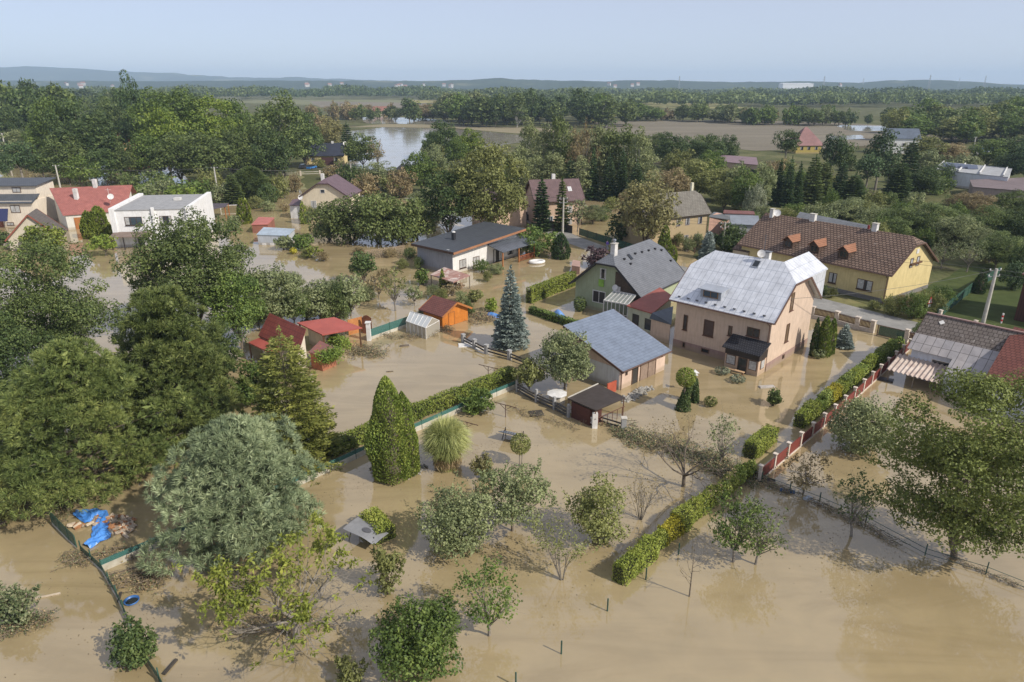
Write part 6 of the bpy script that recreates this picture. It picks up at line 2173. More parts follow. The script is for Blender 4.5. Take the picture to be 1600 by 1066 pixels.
# ornamental grass
b = at(699, 730)
gr = thing('ornamental_grass', 'big clump of tall ornamental grass beside the thuja', 'grass clump', b)
rng = rng_next()
n = 9000
ph = rng.random(n) * 6.283
rb = 0.75 * np.sqrt(rng.random(n))
lean = (0.15 + 0.85 * rng.random(n)) * 0.95
L = 2.3 + 2.3 * rng.random(n)
Qs = []
W_ = 0.017
prev = None
dirx, diry = np.cos(ph), np.sin(ph)
pts = []
for t in (0, 0.4, 0.7, 0.9, 1.12):
    rr = rb + lean * t ** 2.4 * 1.2
    zz = L * (t - 0.42 * t ** 4 * (0.2 + lean * 0.6))
    pts.append(np.stack([dirx * rr, diry * rr, zz], 1))
side = np.stack([-diry, dirx, np.zeros(n)], 1) + rng.normal(size=(n, 3)) * 0.4
side = unit(side)
for i in range(4):
    w0, w1 = W_ * (1.3, 1.3, 1.1, 0.8)[i], W_ * (1.3, 1.1, 0.8, 0.2)[i]
    Qs.append(np.stack([pts[i] - side * w0, pts[i] + side * w0, pts[i + 1] + side * w1, pts[i + 1] - side * w1], 1))
crown_object(gr, 'foliage', np.vstack(Qs), LEAF['reed'])
n = 1500
ph, rb = rng.random(n) * 6.283, 1.05 * np.sqrt(rng.random(n))
P = np.stack([np.cos(ph) * rb, np.sin(ph) * rb, 0.3 + rng.random(n) * 0.7], 1)
crown_object(gr, 'dry_stems', leaf_quads(rng, P, np.tile([1.0, 0, 0], (n, 1)), 0.3, asp=0.08, axis=np.tile([0, 0, 1.0], (n, 1))), LEAF['straw'])

# ivy arch with a ball on top
b0, b1 = at(1067, 640), at(1083, 628)
ar = thing('topiary', 'ivy arch in the yard water with a clipped ball rising over it', 'topiary', b0)
rng = rng_next()
def ivy_column(p, q, r0, r1, n):
    t = rng.random(n)
    d = rdirs(rng, n)
    p, q = np.array(p), np.array(q)
    r = (r0 + (r1 - r0) * t)[:, None]
    return p + (q - p) * t[:, None] + d * np.array([1, 1, 0.5]) * r * (0.85 + 0.2 * rng.random((n, 1))), d
d = b1 - b0
segs = [((0, 0, 0), (0.12, 0.1, 1.2), 0.72, 0.42, 2600), ((0.12, 0.1, 1.2), (0.45, 0.35, 2.3), 0.42, 0.36, 1500), ((0.45, 0.35, 2.3), (d.x - 0.1, d.y, 2.2), 0.36, 0.36, 900),
        ((d.x - 0.1, d.y, 2.2), (d.x + 0.1, d.y, 1.1), 0.36, 0.34, 1100), ((d.x + 0.1, d.y, 1.1), (d.x + 0.15, d.y, 0), 0.34, 0.42, 1200)]
Ps, Ds = zip(*[ivy_column(*s_) for s_ in segs])
crown_object(ar, 'ivy', leaf_quads(rng, np.vstack(Ps), np.vstack(Ds), 0.085), LEAF['dark'])
mb = MB()
for (p, q, r0, r1, n_) in segs:
    mb.tube([p, q], [r0 * 0.75, r1 * 0.75], 8)
mb.build('frame', mat("hedge_heart", (0.03, 0.035, 0.012)), ar)
# the ball's height from its rows in the photo
zt, zb = height_at((b0.x, b0.y), 575), height_at((b0.x, b0.y), 604)
Rb = (zt - zb) / 2
prof = lambda t: Rb * math.sqrt(max(0.0, 1 - (2 * t - 1) ** 2))
Qb = np.vstack([foliage_surface(rng, prof, 2 * Rb, 0.08, 2.6, 3, 0.03, z0=zb, axis_up=False), foliage_surface(rng, lambda t: prof(t) * 0.8, 1.8 * Rb, 0.12, 1.5, 3, 0.02, z0=zb + 0.1, axis_up=False)])
crown_object(ar, 'ball', Qb, LEAF['thujab'])
mb = MB()
mb.tube([(0.0, 0.0, 0), (0, 0, zb + Rb)], 0.07, 6)
mb.build('stem', BARK, ar)

# ---------------------------------------------------------------- hedges
def P2(*px):
    return [(at(*p).x, at(*p).y) for p in px]
hedge('hedge', 'long low olive hedge running behind the green net fence', P2((512, 712), (590, 678), (664, 646), (740, 616), (800, 590)), 1.2, 1.15, 'thujab', 0.075, lumpa=0.14, dens=1.9)
hedge('hedge', 'bright lime clipped hedge between the blue spruce and the green house', P2((826, 474), (858, 461), (896, 446)), 0.9, 2.1, 'lime', 0.11, lumpa=0.04, dens=2.2)
hedge('hedge', 'dark low clipped hedge carrying a blue tarpaulin', P2((830, 489), (862, 500), (905, 514), (935, 523)), 0.9, 0.9, 'green', 0.11, lumpa=0.05)
hedge('hedge', 'block of clipped box hedge beside the grey garden lounger', P2((577, 818), (604, 846)), 1.35, 1.1, 'lime', 0.06, lumpa=0.05, round_top=0.4)
hedge('hedge', 'short lime clipped hedge near the first post of the red-panelled fence', P2((1170, 716), (1204, 688)), 1.1, 1.35, 'lime', 0.065, lumpa=0.05)
segs = [((965, 911), (990, 888), 'lime'), ((988, 890), (1015, 866), 'lime'), ((1013, 868), (1036, 847), 'lime'), ((1034, 849), (1058, 828), 'gold'),
        ((1056, 830), (1086, 804), 'lime'), ((1084, 806), (1112, 784), 'lime'), ((1110, 786), (1130, 772), 'lime')]
lab = ['waterlogged end', 'second', 'third', 'fourth', 'fifth', 'sixth', 'seventh']
for k, (a, b, c) in enumerate(segs):
    hedge('hedge_bush', 'thuja bush merged into the long diagonal hedge, ' + lab[k] + ' from the open water', P2(a, b), 0.85 + 0.1 * math.sin(k * 2.1), 1.25 + 0.12 * math.sin(k * 1.7 + 1), c, 0.06, 'thujas of the long diagonal hedge', 0.16, round_top=0.5, cat='shrub')
for k, (px, py, tp, w_) in enumerate(((1130, 776, 750, 26), (1140, 768, 738, 26), (1153, 757, 726, 24), (1166, 748, 722, 20), (1172, 742, 718, 16))):
    plant('clipped_shrub', 'rounded green thuja ball at the fence-corner end of the diagonal hedge, ' + ('first', 'second', 'third', 'fourth', 'fifth')[k] + ' of its row', 'shrub', px, py, tp, w_, 'ball', 'thujab' if k % 2 else 'thuja', 1.2, 'thuja balls by the fence corner', z0=0.0)
tint = ['lime', 'yellow', 'bright', 'thuja', 'gold', 'lime', 'thuja', 'lime', 'thuja', 'lime', 'bright', 'thuja', 'bright']
pa, pb_ = (1247, 668), (1394, 549)
for k in range(13):
    t0, t1 = k / 13, (k + 1.15) / 13
    A = (pa[0] + (pb_[0] - pa[0]) * t0, pa[1] + (pb_[1] - pa[1]) * t0)
    B = (pa[0] + (pb_[0] - pa[0]) * min(1, t1), pa[1] + (pb_[1] - pa[1]) * min(1, t1))
    hedge('hedge_bush', ('golden', 'yellow-green', 'dark green', 'mid green')[{'gold': 0, 'yellow': 0, 'lime': 1, 'bright': 3, 'thuja': 2}[tint[k]]] + ' clipped thuja of the striped fence hedge, ' + ('first', 'second', 'third', 'fourth', 'fifth', 'sixth', 'seventh', 'eighth', 'ninth', 'tenth', 'eleventh', 'twelfth', 'last')[k] + ' from the open water',
          P2(A, B), 0.9 + 0.12 * math.sin(k * 1.9), 1.35 + 0.14 * math.sin(k * 2.3), tint[k], 0.075, 'clipped thujas along the red-panelled fence', 0.05, round_top=0.3, cat='shrub')
for px, py, tp, w_ in ((1392, 560, 530, 16), (1403, 549, 526, 14)):
    plant('clipped_shrub', 'round thuja closing the striped hedge at row %d' % px if False else ('round thuja closing the striped hedge near the red panels' if px < 1400 else 'last round thuja of the striped hedge near the gate'), 'shrub', px, py, tp, w_, 'ball', 'thuja', 1.3, z0=0.0)

# ---------------------------------------------------------------- trees further off: copies of grown trees, each with its own place and size
def row(items, label, name='tree', group=None, cat='tree'):
    tintw = dict(oak='mid-green', dark='dark green', green='fresh green', grey='grey-green', olive='olive', brown='brownish', autumn='russet', bright='light green', fir='blackish green', birch='pale green', willow='yellow-green', silver='silvery', gold='golden', yellow='yellowish')
    first = label.split()[0]
    for it in items:
        lab_ = label
        if group and first not in ('dark', 'pale', 'yellow-green', 'greyish', 'massive', 'bright'):
            k_ = (it[1] - it[2]) / max(it[3], 1)
            lab_ = tintw[it[5]] + (' slender ' if k_ > 1.6 else ' broad ' if k_ < 0.75 else ' ') + label
        far_plant(name, lab_, cat, it[0], it[1], it[2], it[3], it[4], it[5], group)

row([(22, 215, 128, 62, 'round', 'oak'), (58, 228, 133, 62, 'round', 'dark'), (96, 262, 150, 62, 'tallround', 'green'), (128, 262, 148, 70, 'round', 'dark'),
     (150, 280, 178, 100, 'round', 'dark'), (110, 288, 210, 70, 'round', 'oak'), (78, 262, 190, 52, 'round', 'green'), (40, 262, 200, 52, 'round', 'grey'), (176, 262, 168, 60, 'round', 'dark'),
     (100, 222, 128, 60, 'round', 'oak'), (60, 205, 122, 50, 'round', 'dark'), (186, 232, 150, 50, 'round', 'oak'), (25, 240, 168, 46, 'round', 'dark')],
    'tall broadleaf tree in the wood behind the red-roofed house', group='wood behind the red-roofed house')
row([(168, 290, 230, 62, 'round', 'dark'), (206, 288, 222, 40, 'round', 'oak'), (130, 300, 243, 56, 'dome', 'green')], 'broadleaf tree over bluish flood water behind the red roof', group='trees over the water behind the red roof')
row([(222, 262, 117, 44, 'tallround', 'fir')], 'tall dark poplar rising above the woods', 'poplar_tree')
row([(252, 268, 142, 72, 'tallround', 'green'), (296, 262, 138, 84, 'tallround', 'green'), (340, 258, 143, 82, 'tallround', 'bright'), (378, 250, 152, 56, 'round', 'green'),
     (238, 285, 208, 66, 'round', 'green'), (285, 288, 205, 82, 'round', 'oak'), (330, 290, 208, 84, 'round', 'oak'), (368, 282, 196, 60, 'round', 'oak'), (268, 275, 165, 70, 'round', 'bright'), (312, 262, 168, 70, 'round', 'bright')],
    'sunlit broadleaf tree of the grove beyond the white house', group='sunlit grove beyond the white house')
row([(446, 276, 148, 92, 'tallround', 'oak'), (418, 262, 168, 60, 'tallround', 'green'), (478, 262, 165, 60, 'tallround', 'dark'), (398, 278, 200, 50, 'round', 'oak'), (430, 290, 200, 66, 'round', 'dark')],
    'oak beside the blue-black roofed house', group='oaks beside the blue-black roofed house')
row([(518, 240, 182, 46, 'round', 'autumn'), (545, 250, 190, 30, 'fir', 'fir'), (568, 262, 207, 58, 'round', 'oak'), (500, 225, 178, 40, 'round', 'brown'), (590, 265, 216, 30, 'sparse', 'brown')],
    'autumn-tinged tree between the blue-black roof and the lake', group='autumn trees by the lake')
row([(395, 312, 262, 50, 'pine', 'oak'), (366, 318, 270, 40, 'fir', 'oak'), (420, 318, 286, 40, 'bush', 'dark'), (340, 318, 285, 50, 'bush', 'grey'), (300, 320, 275, 76, 'bush', 'green'), (262, 318, 278, 76, 'bush', 'grey'), (228, 312, 284, 40, 'bush', 'green'), (285, 330, 292, 70, 'bush', 'bright'),
     (245, 300, 262, 60, 'bush', 'oak'), (330, 300, 262, 50, 'bush', 'olive'), (205, 300, 268, 36, 'bush', 'oak')],
    'overgrown bush in the scrub behind the white house', 'bush', 'scrub behind the white house', 'bush')
row([(40, 296, 214, 54, 'pineround', 'fir'), (72, 292, 238, 50, 'pineround', 'dark'), (18, 300, 232, 26, 'pineround', 'fir')], 'pine beyond the cream two-storey house', 'pine_tree', 'pines beyond the cream house')
row([(12, 312, 275, 30, 'bush', 'olive'), (60, 302, 270, 30, 'sparse', 'brown'), (36, 310, 284, 34, 'bush', 'green'), (440, 310, 270, 30, 'bush', 'olive'), (462, 300, 268, 26, 'bush', 'brown'), (545, 300, 250, 50, 'bush', 'dark'), (590, 296, 252, 66, 'round', 'grey'), (572, 310, 268, 50, 'bush', 'brown'),
     (628, 308, 262, 50, 'bush', 'brown'), (612, 300, 270, 40, 'bush', 'olive'), (500, 262, 246, 22, 'bush', 'olive'), (520, 280, 256, 40, 'bush', 'brown')],
    'rough bush in the scrub between the houses and the lake', 'bush', 'scrub by the lake', 'bush')
row([(658, 300, 234, 52, 'round', 'green'), (682, 280, 232, 34, 'round', 'grey')], 'pale green tree at the near shore of the lake', group='trees at the near lake shore')
row([(694, 248, 187, 52, 'round', 'dark'), (672, 250, 206, 26, 'round', 'dark')], 'dark round tree standing out against the lake', group='dark trees against the lake')
row([(736, 258, 200, 46, 'round', 'bright'), (715, 262, 214, 36, 'round', 'green')], 'yellow-green tree beside the dark lake tree', group='yellow-green trees by the lake')
row([(828, 292, 178, 36, 'birch', 'birch'), (850, 296, 188, 34, 'birch', 'birch'), (872, 298, 176, 38, 'birch', 'willow'), (893, 296, 195, 34, 'birch', 'birch'), (815, 300, 222, 34, 'birch', 'birch'), (930, 298, 186, 36, 'birch', 'birch'), (952, 300, 190, 38, 'birch', 'willow'),
     (976, 302, 188, 38, 'birch', 'willow'), (996, 306, 192, 34, 'birch', 'birch'), (864, 308, 232, 40, 'birch', 'birch'), (905, 312, 240, 34, 'birch', 'birch'), (1008, 312, 224, 32, 'birch', 'birch'), (840, 306, 240, 34, 'birch', 'birch'), (940, 300, 215, 36, 'birch', 'birch'), (800, 300, 240, 30, 'birch', 'green')],
    'feathery birch in the grove behind the pink house', 'birch_tree', 'birch grove behind the pink house')
row([(912, 300, 216, 30, 'fewleaf', 'brown')], 'dead white birch skeleton in the birch grove', 'birch_tree')
row([(925, 312, 232, 28, 'spruce', 'fir'), (950, 314, 240, 30, 'fir', 'fir'), (970, 314, 232, 28, 'spruce', 'fir'), (890, 312, 246, 30, 'fir', 'fir'), (992, 318, 250, 34, 'fir', 'fir')], 'dark spruce at the foot of the birch grove', 'spruce_tree', 'dark spruces under the birches')
row([(1045, 262, 208, 52, 'round', 'dark'), (1030, 250, 206, 40, 'round', 'oak'), (1075, 258, 214, 44, 'round', 'dark'), (1110, 262, 208, 46, 'round', 'dark'), (1136, 256, 210, 34, 'round', 'dark'), (1095, 250, 212, 40, 'round', 'oak'), (1060, 300, 232, 60, 'round', 'olive'), (1088, 310, 246, 66, 'round', 'olive'), (1120, 315, 262, 60, 'round', 'olive'), (1050, 320, 262, 56, 'round', 'brown'),
     (1110, 282, 234, 44, 'round', 'green'), (1140, 290, 262, 40, 'round', 'olive'), (1130, 330, 280, 50, 'round', 'olive')],
    'tree of the copse between birches and pinkish flat-roofed house', group='copse by the pinkish flat house')
row([(1160, 335, 262, 46, 'round', 'green'), (1186, 330, 256, 40, 'round', 'grey'), (1175, 340, 288, 42, 'bush', 'silver'), (1150, 318, 252, 44, 'bush', 'grey'), (1200, 300, 262, 40, 'bush', 'oak'), (1210, 280, 248, 36, 'bush', 'brown'), (1186, 280, 262, 40, 'bush', 'olive')],
    'greyish bush beyond the grey sheet-roofed hall', 'bush', 'bushes beyond the hall', 'bush')
row([(1212, 322, 248, 26, 'spruce', 'fir'), (1228, 324, 244, 26, 'spruce', 'fir'), (1243, 322, 252, 22, 'spruce', 'fir'), (1265, 318, 240, 40, 'fir', 'oak'), (1282, 316, 248, 36, 'fir', 'oak')], 'spruce in the windbreak before the red pyramid roof', 'spruce_tree', 'spruce windbreak')
row([(1292, 300, 200, 36, 'pineround', 'fir'), (1310, 300, 214, 36, 'pineround', 'dark'), (1225, 262, 197, 42, 'pineround', 'dark'), (1366, 302, 198, 48, 'pineround', 'fir'), (1350, 310, 236, 44, 'pineround', 'fir'), (1413, 298, 216, 40, 'fir', 'fir'), (1400, 312, 250, 50, 'fir', 'dark'),
     (1330, 318, 270, 46, 'fir', 'dark'), (1440, 310, 262, 52, 'round', 'dark'), (1310, 310, 250, 30, 'fir', 'fir'), (1385, 300, 240, 34, 'pineround', 'fir')],
    'old pine of the belt before the white house', 'pine_tree', 'pine belt before the white house')
rs = random.Random(8)
items = []
for k in range(42):
    px = rs.uniform(1255, 1590)
    py = 352 + (px - 1255) * 0.10 + rs.uniform(-22, 30)
    hgt = rs.uniform(24, 48)
    items.append((px, py, py - hgt, rs.uniform(34, 62), rs.choice(['bush', 'round', 'bush']), rs.choice(['olive', 'grey', 'grey', 'green', 'oak', 'grey'])))
items += [(1398, 372, 322, 66, 'round', 'oak'), (1355, 358, 318, 60, 'round', 'grey'), (1450, 378, 318, 76, 'round', 'oak'), (1490, 392, 335, 72, 'round', 'grey'), (1540, 385, 322, 74, 'round', 'oak'), (1590, 392, 318, 60, 'round', 'dark'), (1300, 350, 318, 60, 'bush', 'olive'), (1520, 350, 300, 60, 'round', 'brown'), (1575, 345, 296, 56, 'round', 'oak'),
          (1470, 420, 372, 50, 'sparse', 'grey'), (1510, 425, 372, 56, 'sparse', 'grey'), (1555, 418, 362, 60, 'round', 'oak'), (1500, 340, 300, 46, 'round', 'brown')]
row(items, 'small tree of the wild orchard behind the yellow house', 'bush', 'wild orchard behind the yellow house', 'bush')
row([(1528, 458, 422, 18, 'thuja', 'fir')], 'dark column thuja on the lawn', 'thuja')
row([(1580, 452, 412, 46, 'bush', 'fir'), (1590, 430, 385, 40, 'bush', 'dark')], 'dark shrub on the shaded lawn by the tall barn', 'shrub', 'dark shrubs by the tall barn', 'shrub')
row([(1395, 492, 462, 40, 'bush', 'olive'), (1425, 498, 460, 46, 'bush', 'green'), (1452, 496, 458, 44, 'bush', 'olive'), (1470, 480, 450, 40, 'bush', 'green'), (1410, 480, 462, 34, 'bush', 'brown'), (1365, 484, 470, 22, 'bush', 'olive')], 'roadside bush at the corner of the long yellow house', 'bush', 'roadside bushes', 'bush')
row([(1285, 462, 446, 20, 'bush', 'oak'), (1298, 466, 450, 18, 'bush', 'olive')], 'low shrub at the foot of the long yellow wall', 'shrub', 'shrubs under the yellow wall', 'shrub')
row([(1436, 527, 503, 26, 'bush', 'green'), (1540, 520, 508, 30, 'bush', 'bright')], 'bright bush between the road and the shabby bungalow', 'shrub', 'bushes behind the bungalow', 'shrub')
row([(1440, 262, 210, 56, 'round', 'olive'), (1480, 262, 222, 56, 'round', 'brown'), (1450, 268, 232, 50, 'bush', 'grey'), (1500, 272, 240, 60, 'bush', 'grey'), (1540, 262, 215, 60, 'round', 'green'), (1580, 262, 212, 60, 'round', 'dark'), (1600, 285, 222, 60, 'round', 'fir'), (1570, 282, 240, 50, 'round', 'dark'), (1470, 290, 255, 40, 'round', 'dark'), (1445, 300, 262, 44, 'round', 'oak')],
    'bush or tree round the modern white house', 'bush', 'greenery round the modern white house', 'bush')
items = []
for k in range(34):
    px = rs.uniform(1385, 1625)
    t = rs.random()
    items.append((px, 226 - 26 * t + rs.uniform(-3, 3), 142 + rs.uniform(0, 22) + (1600 - px) * 0.03 + (1 - t) * 22, rs.uniform(40, 60), rs.choice(['round', 'tallround']), rs.choice(['olive', 'oak', 'green', 'green', 'oak'])))
row(items, 'tall tree of the riverside wood beyond the blue rail screen', group='riverside wood')
items = []
for k in range(46):
    px = rs.uniform(690, 985)
    items.append((px, rs.uniform(184, 200), rs.uniform(140, 160), rs.uniform(24, 44), rs.choice(['round', 'tallround', 'round', 'birch']), rs.choice(['oak', 'green', 'dark', 'oak', 'grey', 'dark'])))
items += [(905, 196, 138, 50, 'tallround', 'dark'), (935, 194, 143, 36, 'tallround', 'green'), (745, 192, 141, 40, 'round', 'grey'), (828, 196, 138, 34, 'tallround', 'dark'), (952, 190, 160, 16, 'round', 'gold'), (790, 190, 156, 30, 'round', 'yellow')]
row(items, 'tree of the wood on the far lake shore', group='wood on the far lake shore')
items = []
for k in range(44):
    px = rs.uniform(985, 1330)
    items.append((px, 188 + (px - 985) * 0.025 + rs.uniform(-3, 3), 158 + rs.uniform(0, 12) + (px - 985) * 0.012, rs.uniform(20, 34), rs.choice(['round', 'round', 'birch', 'bush']), rs.choice(['oak', 'grey', 'dark', 'oak', 'brown', 'green'])))
items += [(1356, 196, 178, 14, 'round', 'dark'), (1395, 202, 172, 30, 'round', 'grey'), (1320, 196, 180, 14, 'round', 'dark'), (1385, 200, 166, 26, 'round', 'dark')]
row(items, 'tree in the row along the far side of the silted field', group='tree row behind the silted field')
items = []
for k in range(30):
    px = rs.uniform(480, 690)
    items.append((px, rs.uniform(180, 190), rs.uniform(158, 170), rs.uniform(14, 32), rs.choice(['round', 'round', 'bush']), rs.choice(['oak', 'brown', 'dark', 'brown', 'grey'])))
items += [(640, 190, 152, 32, 'round', 'dark'), (580, 192, 170, 14, 'round', 'dark'), (612, 188, 160, 16, 'sparse', 'brown'), (665, 186, 162, 36, 'round', 'brown')]
row(items, 'tree on the strip of land between the flooded fields', group='trees on the strip between flooded fields')
items = []
for k in range(30):
    px = rs.uniform(-10, 330)
    items.append((px, rs.uniform(168, 200), rs.uniform(134, 150), rs.uniform(24, 40), rs.choice(['round', 'tallround']), rs.choice(['oak', 'dark', 'green', 'grey'])))
row(items, 'distant tree at the edge of the fields behind the woods', group='field-edge trees behind the woods')

row([(600, 452, 432, 26, 'bush', 'olive'), (574, 470, 446, 32, 'bush', 'grey'), (640, 462, 440, 30, 'sparse', 'grey'), (630, 420, 404, 22, 'bush', 'olive'), (600, 440, 420, 26, 'bush', 'brown'), (655, 420, 402, 18, 'bush', 'oak'),
     (676, 466, 446, 26, 'bush', 'grey'), (690, 470, 452, 24, 'bush', 'olive'), (722, 472, 455, 26, 'bush', 'grey'), (700, 452, 440, 22, 'bush', 'oak'), (752, 424, 406, 30, 'bush', 'green'), (775, 428, 412, 30, 'bush', 'grey'), (762, 440, 424, 18, 'bush', 'olive'),
     (730, 492, 470, 30, 'bush', 'oak'), (660, 500, 484, 20, 'bush', 'grey'), (560, 398, 386, 20, 'bush', 'brown'), (610, 402, 388, 22, 'bush', 'brown'), (640, 404, 388, 22, 'bush', 'oak'), (480, 402, 388, 24, 'bush', 'olive'), (505, 408, 394, 22, 'bush', 'brown'),
     (400, 470, 430, 60, 'round', 'green'), (455, 460, 425, 50, 'round', 'grey'), (480, 500, 452, 56, 'bush', 'grey'), (530, 500, 440, 50, 'bush', 'oak'), (460, 505, 450, 60, 'round', 'green'), (520, 470, 436, 44, 'round', 'grey'), (405, 510, 460, 60, 'round', 'oak')],
    'shrub of the flooded plots near the sheds and white bungalow', 'bush', 'shrubs of the flooded garden plots', 'bush')
row([(480, 346, 322, 30, 'bush', 'olive'), (420, 330, 312, 26, 'bush', 'grey'), (400, 326, 306, 30, 'bush', 'olive'), (445, 330, 316, 20, 'bush', 'brown'), (690, 300, 262, 44, 'round', 'olive'), (720, 300, 262, 44, 'round', 'dark'), (664, 330, 296, 50, 'round', 'grey'), (676, 352, 326, 44, 'bush', 'grey'),
     (926, 350, 320, 34, 'round', 'grey'), (940, 345, 322, 34, 'bush', 'oak'), (955, 330, 306, 30, 'bush', 'olive'), (975, 325, 300, 26, 'bush', 'brown'), (1075, 392, 372, 24, 'bush', 'grey'), (1060, 385, 366, 24, 'bush', 'olive'), (1090, 384, 366, 26, 'bush', 'grey'), (1165, 352, 330, 40, 'bush', 'green'), (1195, 345, 322, 40, 'bush', 'grey'), (1225, 348, 326, 40, 'bush', 'olive')],
    'loose garden bush between the middle-distance houses', 'bush', 'garden bushes of the middle distance', 'bush')
items = []
for k in range(46):
    px, py = (rs.uniform(1130, 1500), rs.uniform(262, 338)) if k < 30 else (rs.uniform(640, 820), rs.uniform(246, 300))
    items.append((px, py, py - rs.uniform(16, 30), rs.uniform(24, 44), 'bush', rs.choice(['grey', 'oak', 'olive', 'green', 'grey'])))
row(items, 'rough bush on the meadows behind the houses', 'bush', 'rough bushes on the meadows', 'bush')
# far woods that read as one mass
def far_wood(name, label, px0, px1, D0, D1, hgt, n, size, col, seed, cnt=52):
    rng = np.random.default_rng(seed)
    D = D0 + (D1 - D0) * rng.random(n)
    px = px0 + (px1 - px0) * rng.random(n)
    X = (px - 800) / FPX * D * 0.94
    h = hgt * (0.65 + 0.5 * rng.random(n)) * (1 + 0.15 * np.sin(px * 0.05) + 0.1 * np.sin(px * 0.021 + seed))
    R = h * (0.38 + 0.2 * rng.random(n))
    idx = np.repeat(np.arange(n), cnt)
    d = rdirs(rng, len(idx))
    d[:, 2] = np.where(d[:, 2] < -0.2, -d[:, 2] * 0.5 - 0.3, d[:, 2])
    P = np.stack([X[idx] + d[:, 0] * R[idx], D[idx] + d[:, 1] * R[idx], h[idx] * 0.56 + d[:, 2] * h[idx] * 0.46], 1)
    P += rng.normal(size=P.shape) * 0.6
    c = Vector((float(X.mean()), float(D.mean()), 0))
    Q = leaf_quads(rng, P - np.array(c), d, size, asp=0.8, jit=0.45)
    me = quad_mesh(name, Q, LEAF[col])
    o = bpy.data.objects.new(name, me)
    COL.objects.link(o)
    o.location = c
    return tag(o, label, 'wood', kind='stuff')
far_wood('far_wood', 'long belt of woodland before the hills, behind the grove and the oaks', -60, 400, 1400, 1900, 22, 560, 2.1, 'oak', 1)
far_wood('far_wood', 'belt of woodland beyond the crop field and the lake', 380, 700, 1480, 1900, 22, 400, 2.2, 'dark', 2)
far_wood('far_wood', 'belt of woodland behind the wood on the far lake shore', 660, 1010, 1150, 1600, 18, 460, 2.1, 'oak', 3)
far_wood('far_wood', 'wide belt of woodland beyond the silted field', 860, 1640, 950, 1350, 15, 1100, 2.0, 'oak', 4)
far_wood('far_wood', 'dark back row of woodland beneath the skyline hill', 1180, 1700, 1350, 1800, 20, 600, 2.4, 'dark', 5)
far_wood('far_wood', 'faint far woodland at the foot of the hills', -200, 1800, 1900, 2900, 15, 1900, 4.0, 'dark', 6, 30)
far_wood('far_wood', 'far woodland on the plain before the village slope', 300, 1300, 1900, 2400, 18, 800, 3.6, 'oak', 7, 30)

# ---------------------------------------------------------------- fences
GREENM = mat("green_metal", (0.035, 0.10, 0.075), (0.025, 0.07, 0.055), 5, 0.5)
NETM = mat_net("green_shade_net", (0.05, 0.155, 0.135))
NETD = mat_net("dark_green_net", (0.03, 0.09, 0.06), 0.6)
MUDB = mat("muddy_concrete", (0.58, 0.56, 0.49), (0.42, 0.38, 0.30), 2, 0.9)

def fence(name, label, pts, seg, post=None, parts=(), group=None, cat='fence', phase=0.0):
    """pts: ground points; posts every seg metres; parts: functions(root, org, a, b) per bay"""
    W = [Vector((p[0], p[1], 0)) for p in pts]
    org = W[0].copy()
    root = thing(name, label, cat, org, 0, group)
    for a, b in zip(W, W[1:]):
        n = max(1, round((b - a).length / seg))
        for i in range(n):
            p, q = a.lerp(b, i / n), a.lerp(b, (i + 1) / n)
            for f in parts:
                f(root, org, p, q)
            if post:
                post(root, org, p, q - p)
    if post:
        post(root, org, W[-1], W[-1] - W[-2])
    return root

def post_fn(w, h, m, cap=None, name='post', z0=-0.4):
    def f(root, org, p, d):
        a = math.atan2(d.y, d.x)
        mb = MB(org)
        mb.obox((p.x, p.y, (h + z0) / 2), (w, w, h - z0), a)
        mb.build(name, m, root)
        if cap:
            mb = MB(org)
            mb.obox((p.x, p.y, h + 0.04), (w * cap[0], w * cap[0], 0.08), a)
            mb.build('post_cap', cap[1], root)
    return f

def panel_fn(z0, z1, th, m, name='panel', gap=0.1, off=0.0):
    def f(root, org, p, q):
        d = (q - p).normalized()
        n = Vector((-d.y, d.x, 0)) * off
        MB(org).beam(p + d * gap + n + Vector((0, 0, (z0 + z1) / 2)), q - d * gap + n + Vector((0, 0, (z0 + z1) / 2)), th, z1 - z0).build(name, m, root)
    return f

def pickets_fn(z0, z1, pitch, w, m, name='pickets'):
    def f(root, org, p, q):
        L = (q - p).length
        d = (q - p) / L
        mb = MB(org)
        k = 0.15
        while k < L - 0.1:
            c = p + d * k
            mb.obox((c.x, c.y, (z0 + z1) / 2), (w, 0.03, z1 - z0), math.atan2(d.y, d.x))
            k += pitch
        for z in (z0 + 0.12, z1 - 0.15):
            mb.beam(p + Vector((0, 0, z)), q + Vector((0, 0, z)), 0.04, 0.06)
        mb.build(name, m, root)
    return f

def rails_fn(zs, w, m, name='rail', sag=0.0):
    def f(root, org, p, q):
        for z in zs:
            MB(org).beam(p + Vector((0, 0, z)), q + Vector((0, 0, z - sag)), w, w).build(name, m, root)
    return f

RPAN = mat("oxblood_panel", (0.20, 0.04, 0.03), (0.14, 0.03, 0.022), 1.5, 0.65)
PPOST = mat("pinkish_post", (0.66, 0.58, 0.50), (0.5, 0.43, 0.36), 4, 0.8)
fence('panel_fence', 'long oxblood panel fence between pale concrete posts along the driveway', P2((1186, 752), (1302, 654), (1419, 548)), 2.35,
      post_fn(0.2, 1.28, PPOST, (1.6, PPOST)), [panel_fn(-0.1, 1.0, 0.06, RPAN), panel_fn(-0.4, 0.12, 0.16, PPOST, 'base', 0.08)])
BRP = mat("brown_pickets", (0.14, 0.075, 0.05), (0.09, 0.05, 0.035), 5, 0.7)
fence('picket_fence', 'brown picket fence on a pale wall beside the road', P2((1268, 497), (1306, 505), (1338, 514), (1362, 520)), 2.9,
      post_fn(0.45, 1.45, PPOST, (1.25, PPOST)), [pickets_fn(0.45, 1.35, 0.15, 0.09, BRP), panel_fn(-0.4, 0.42, 0.3, PPOST, 'low_wall', 0.2)])
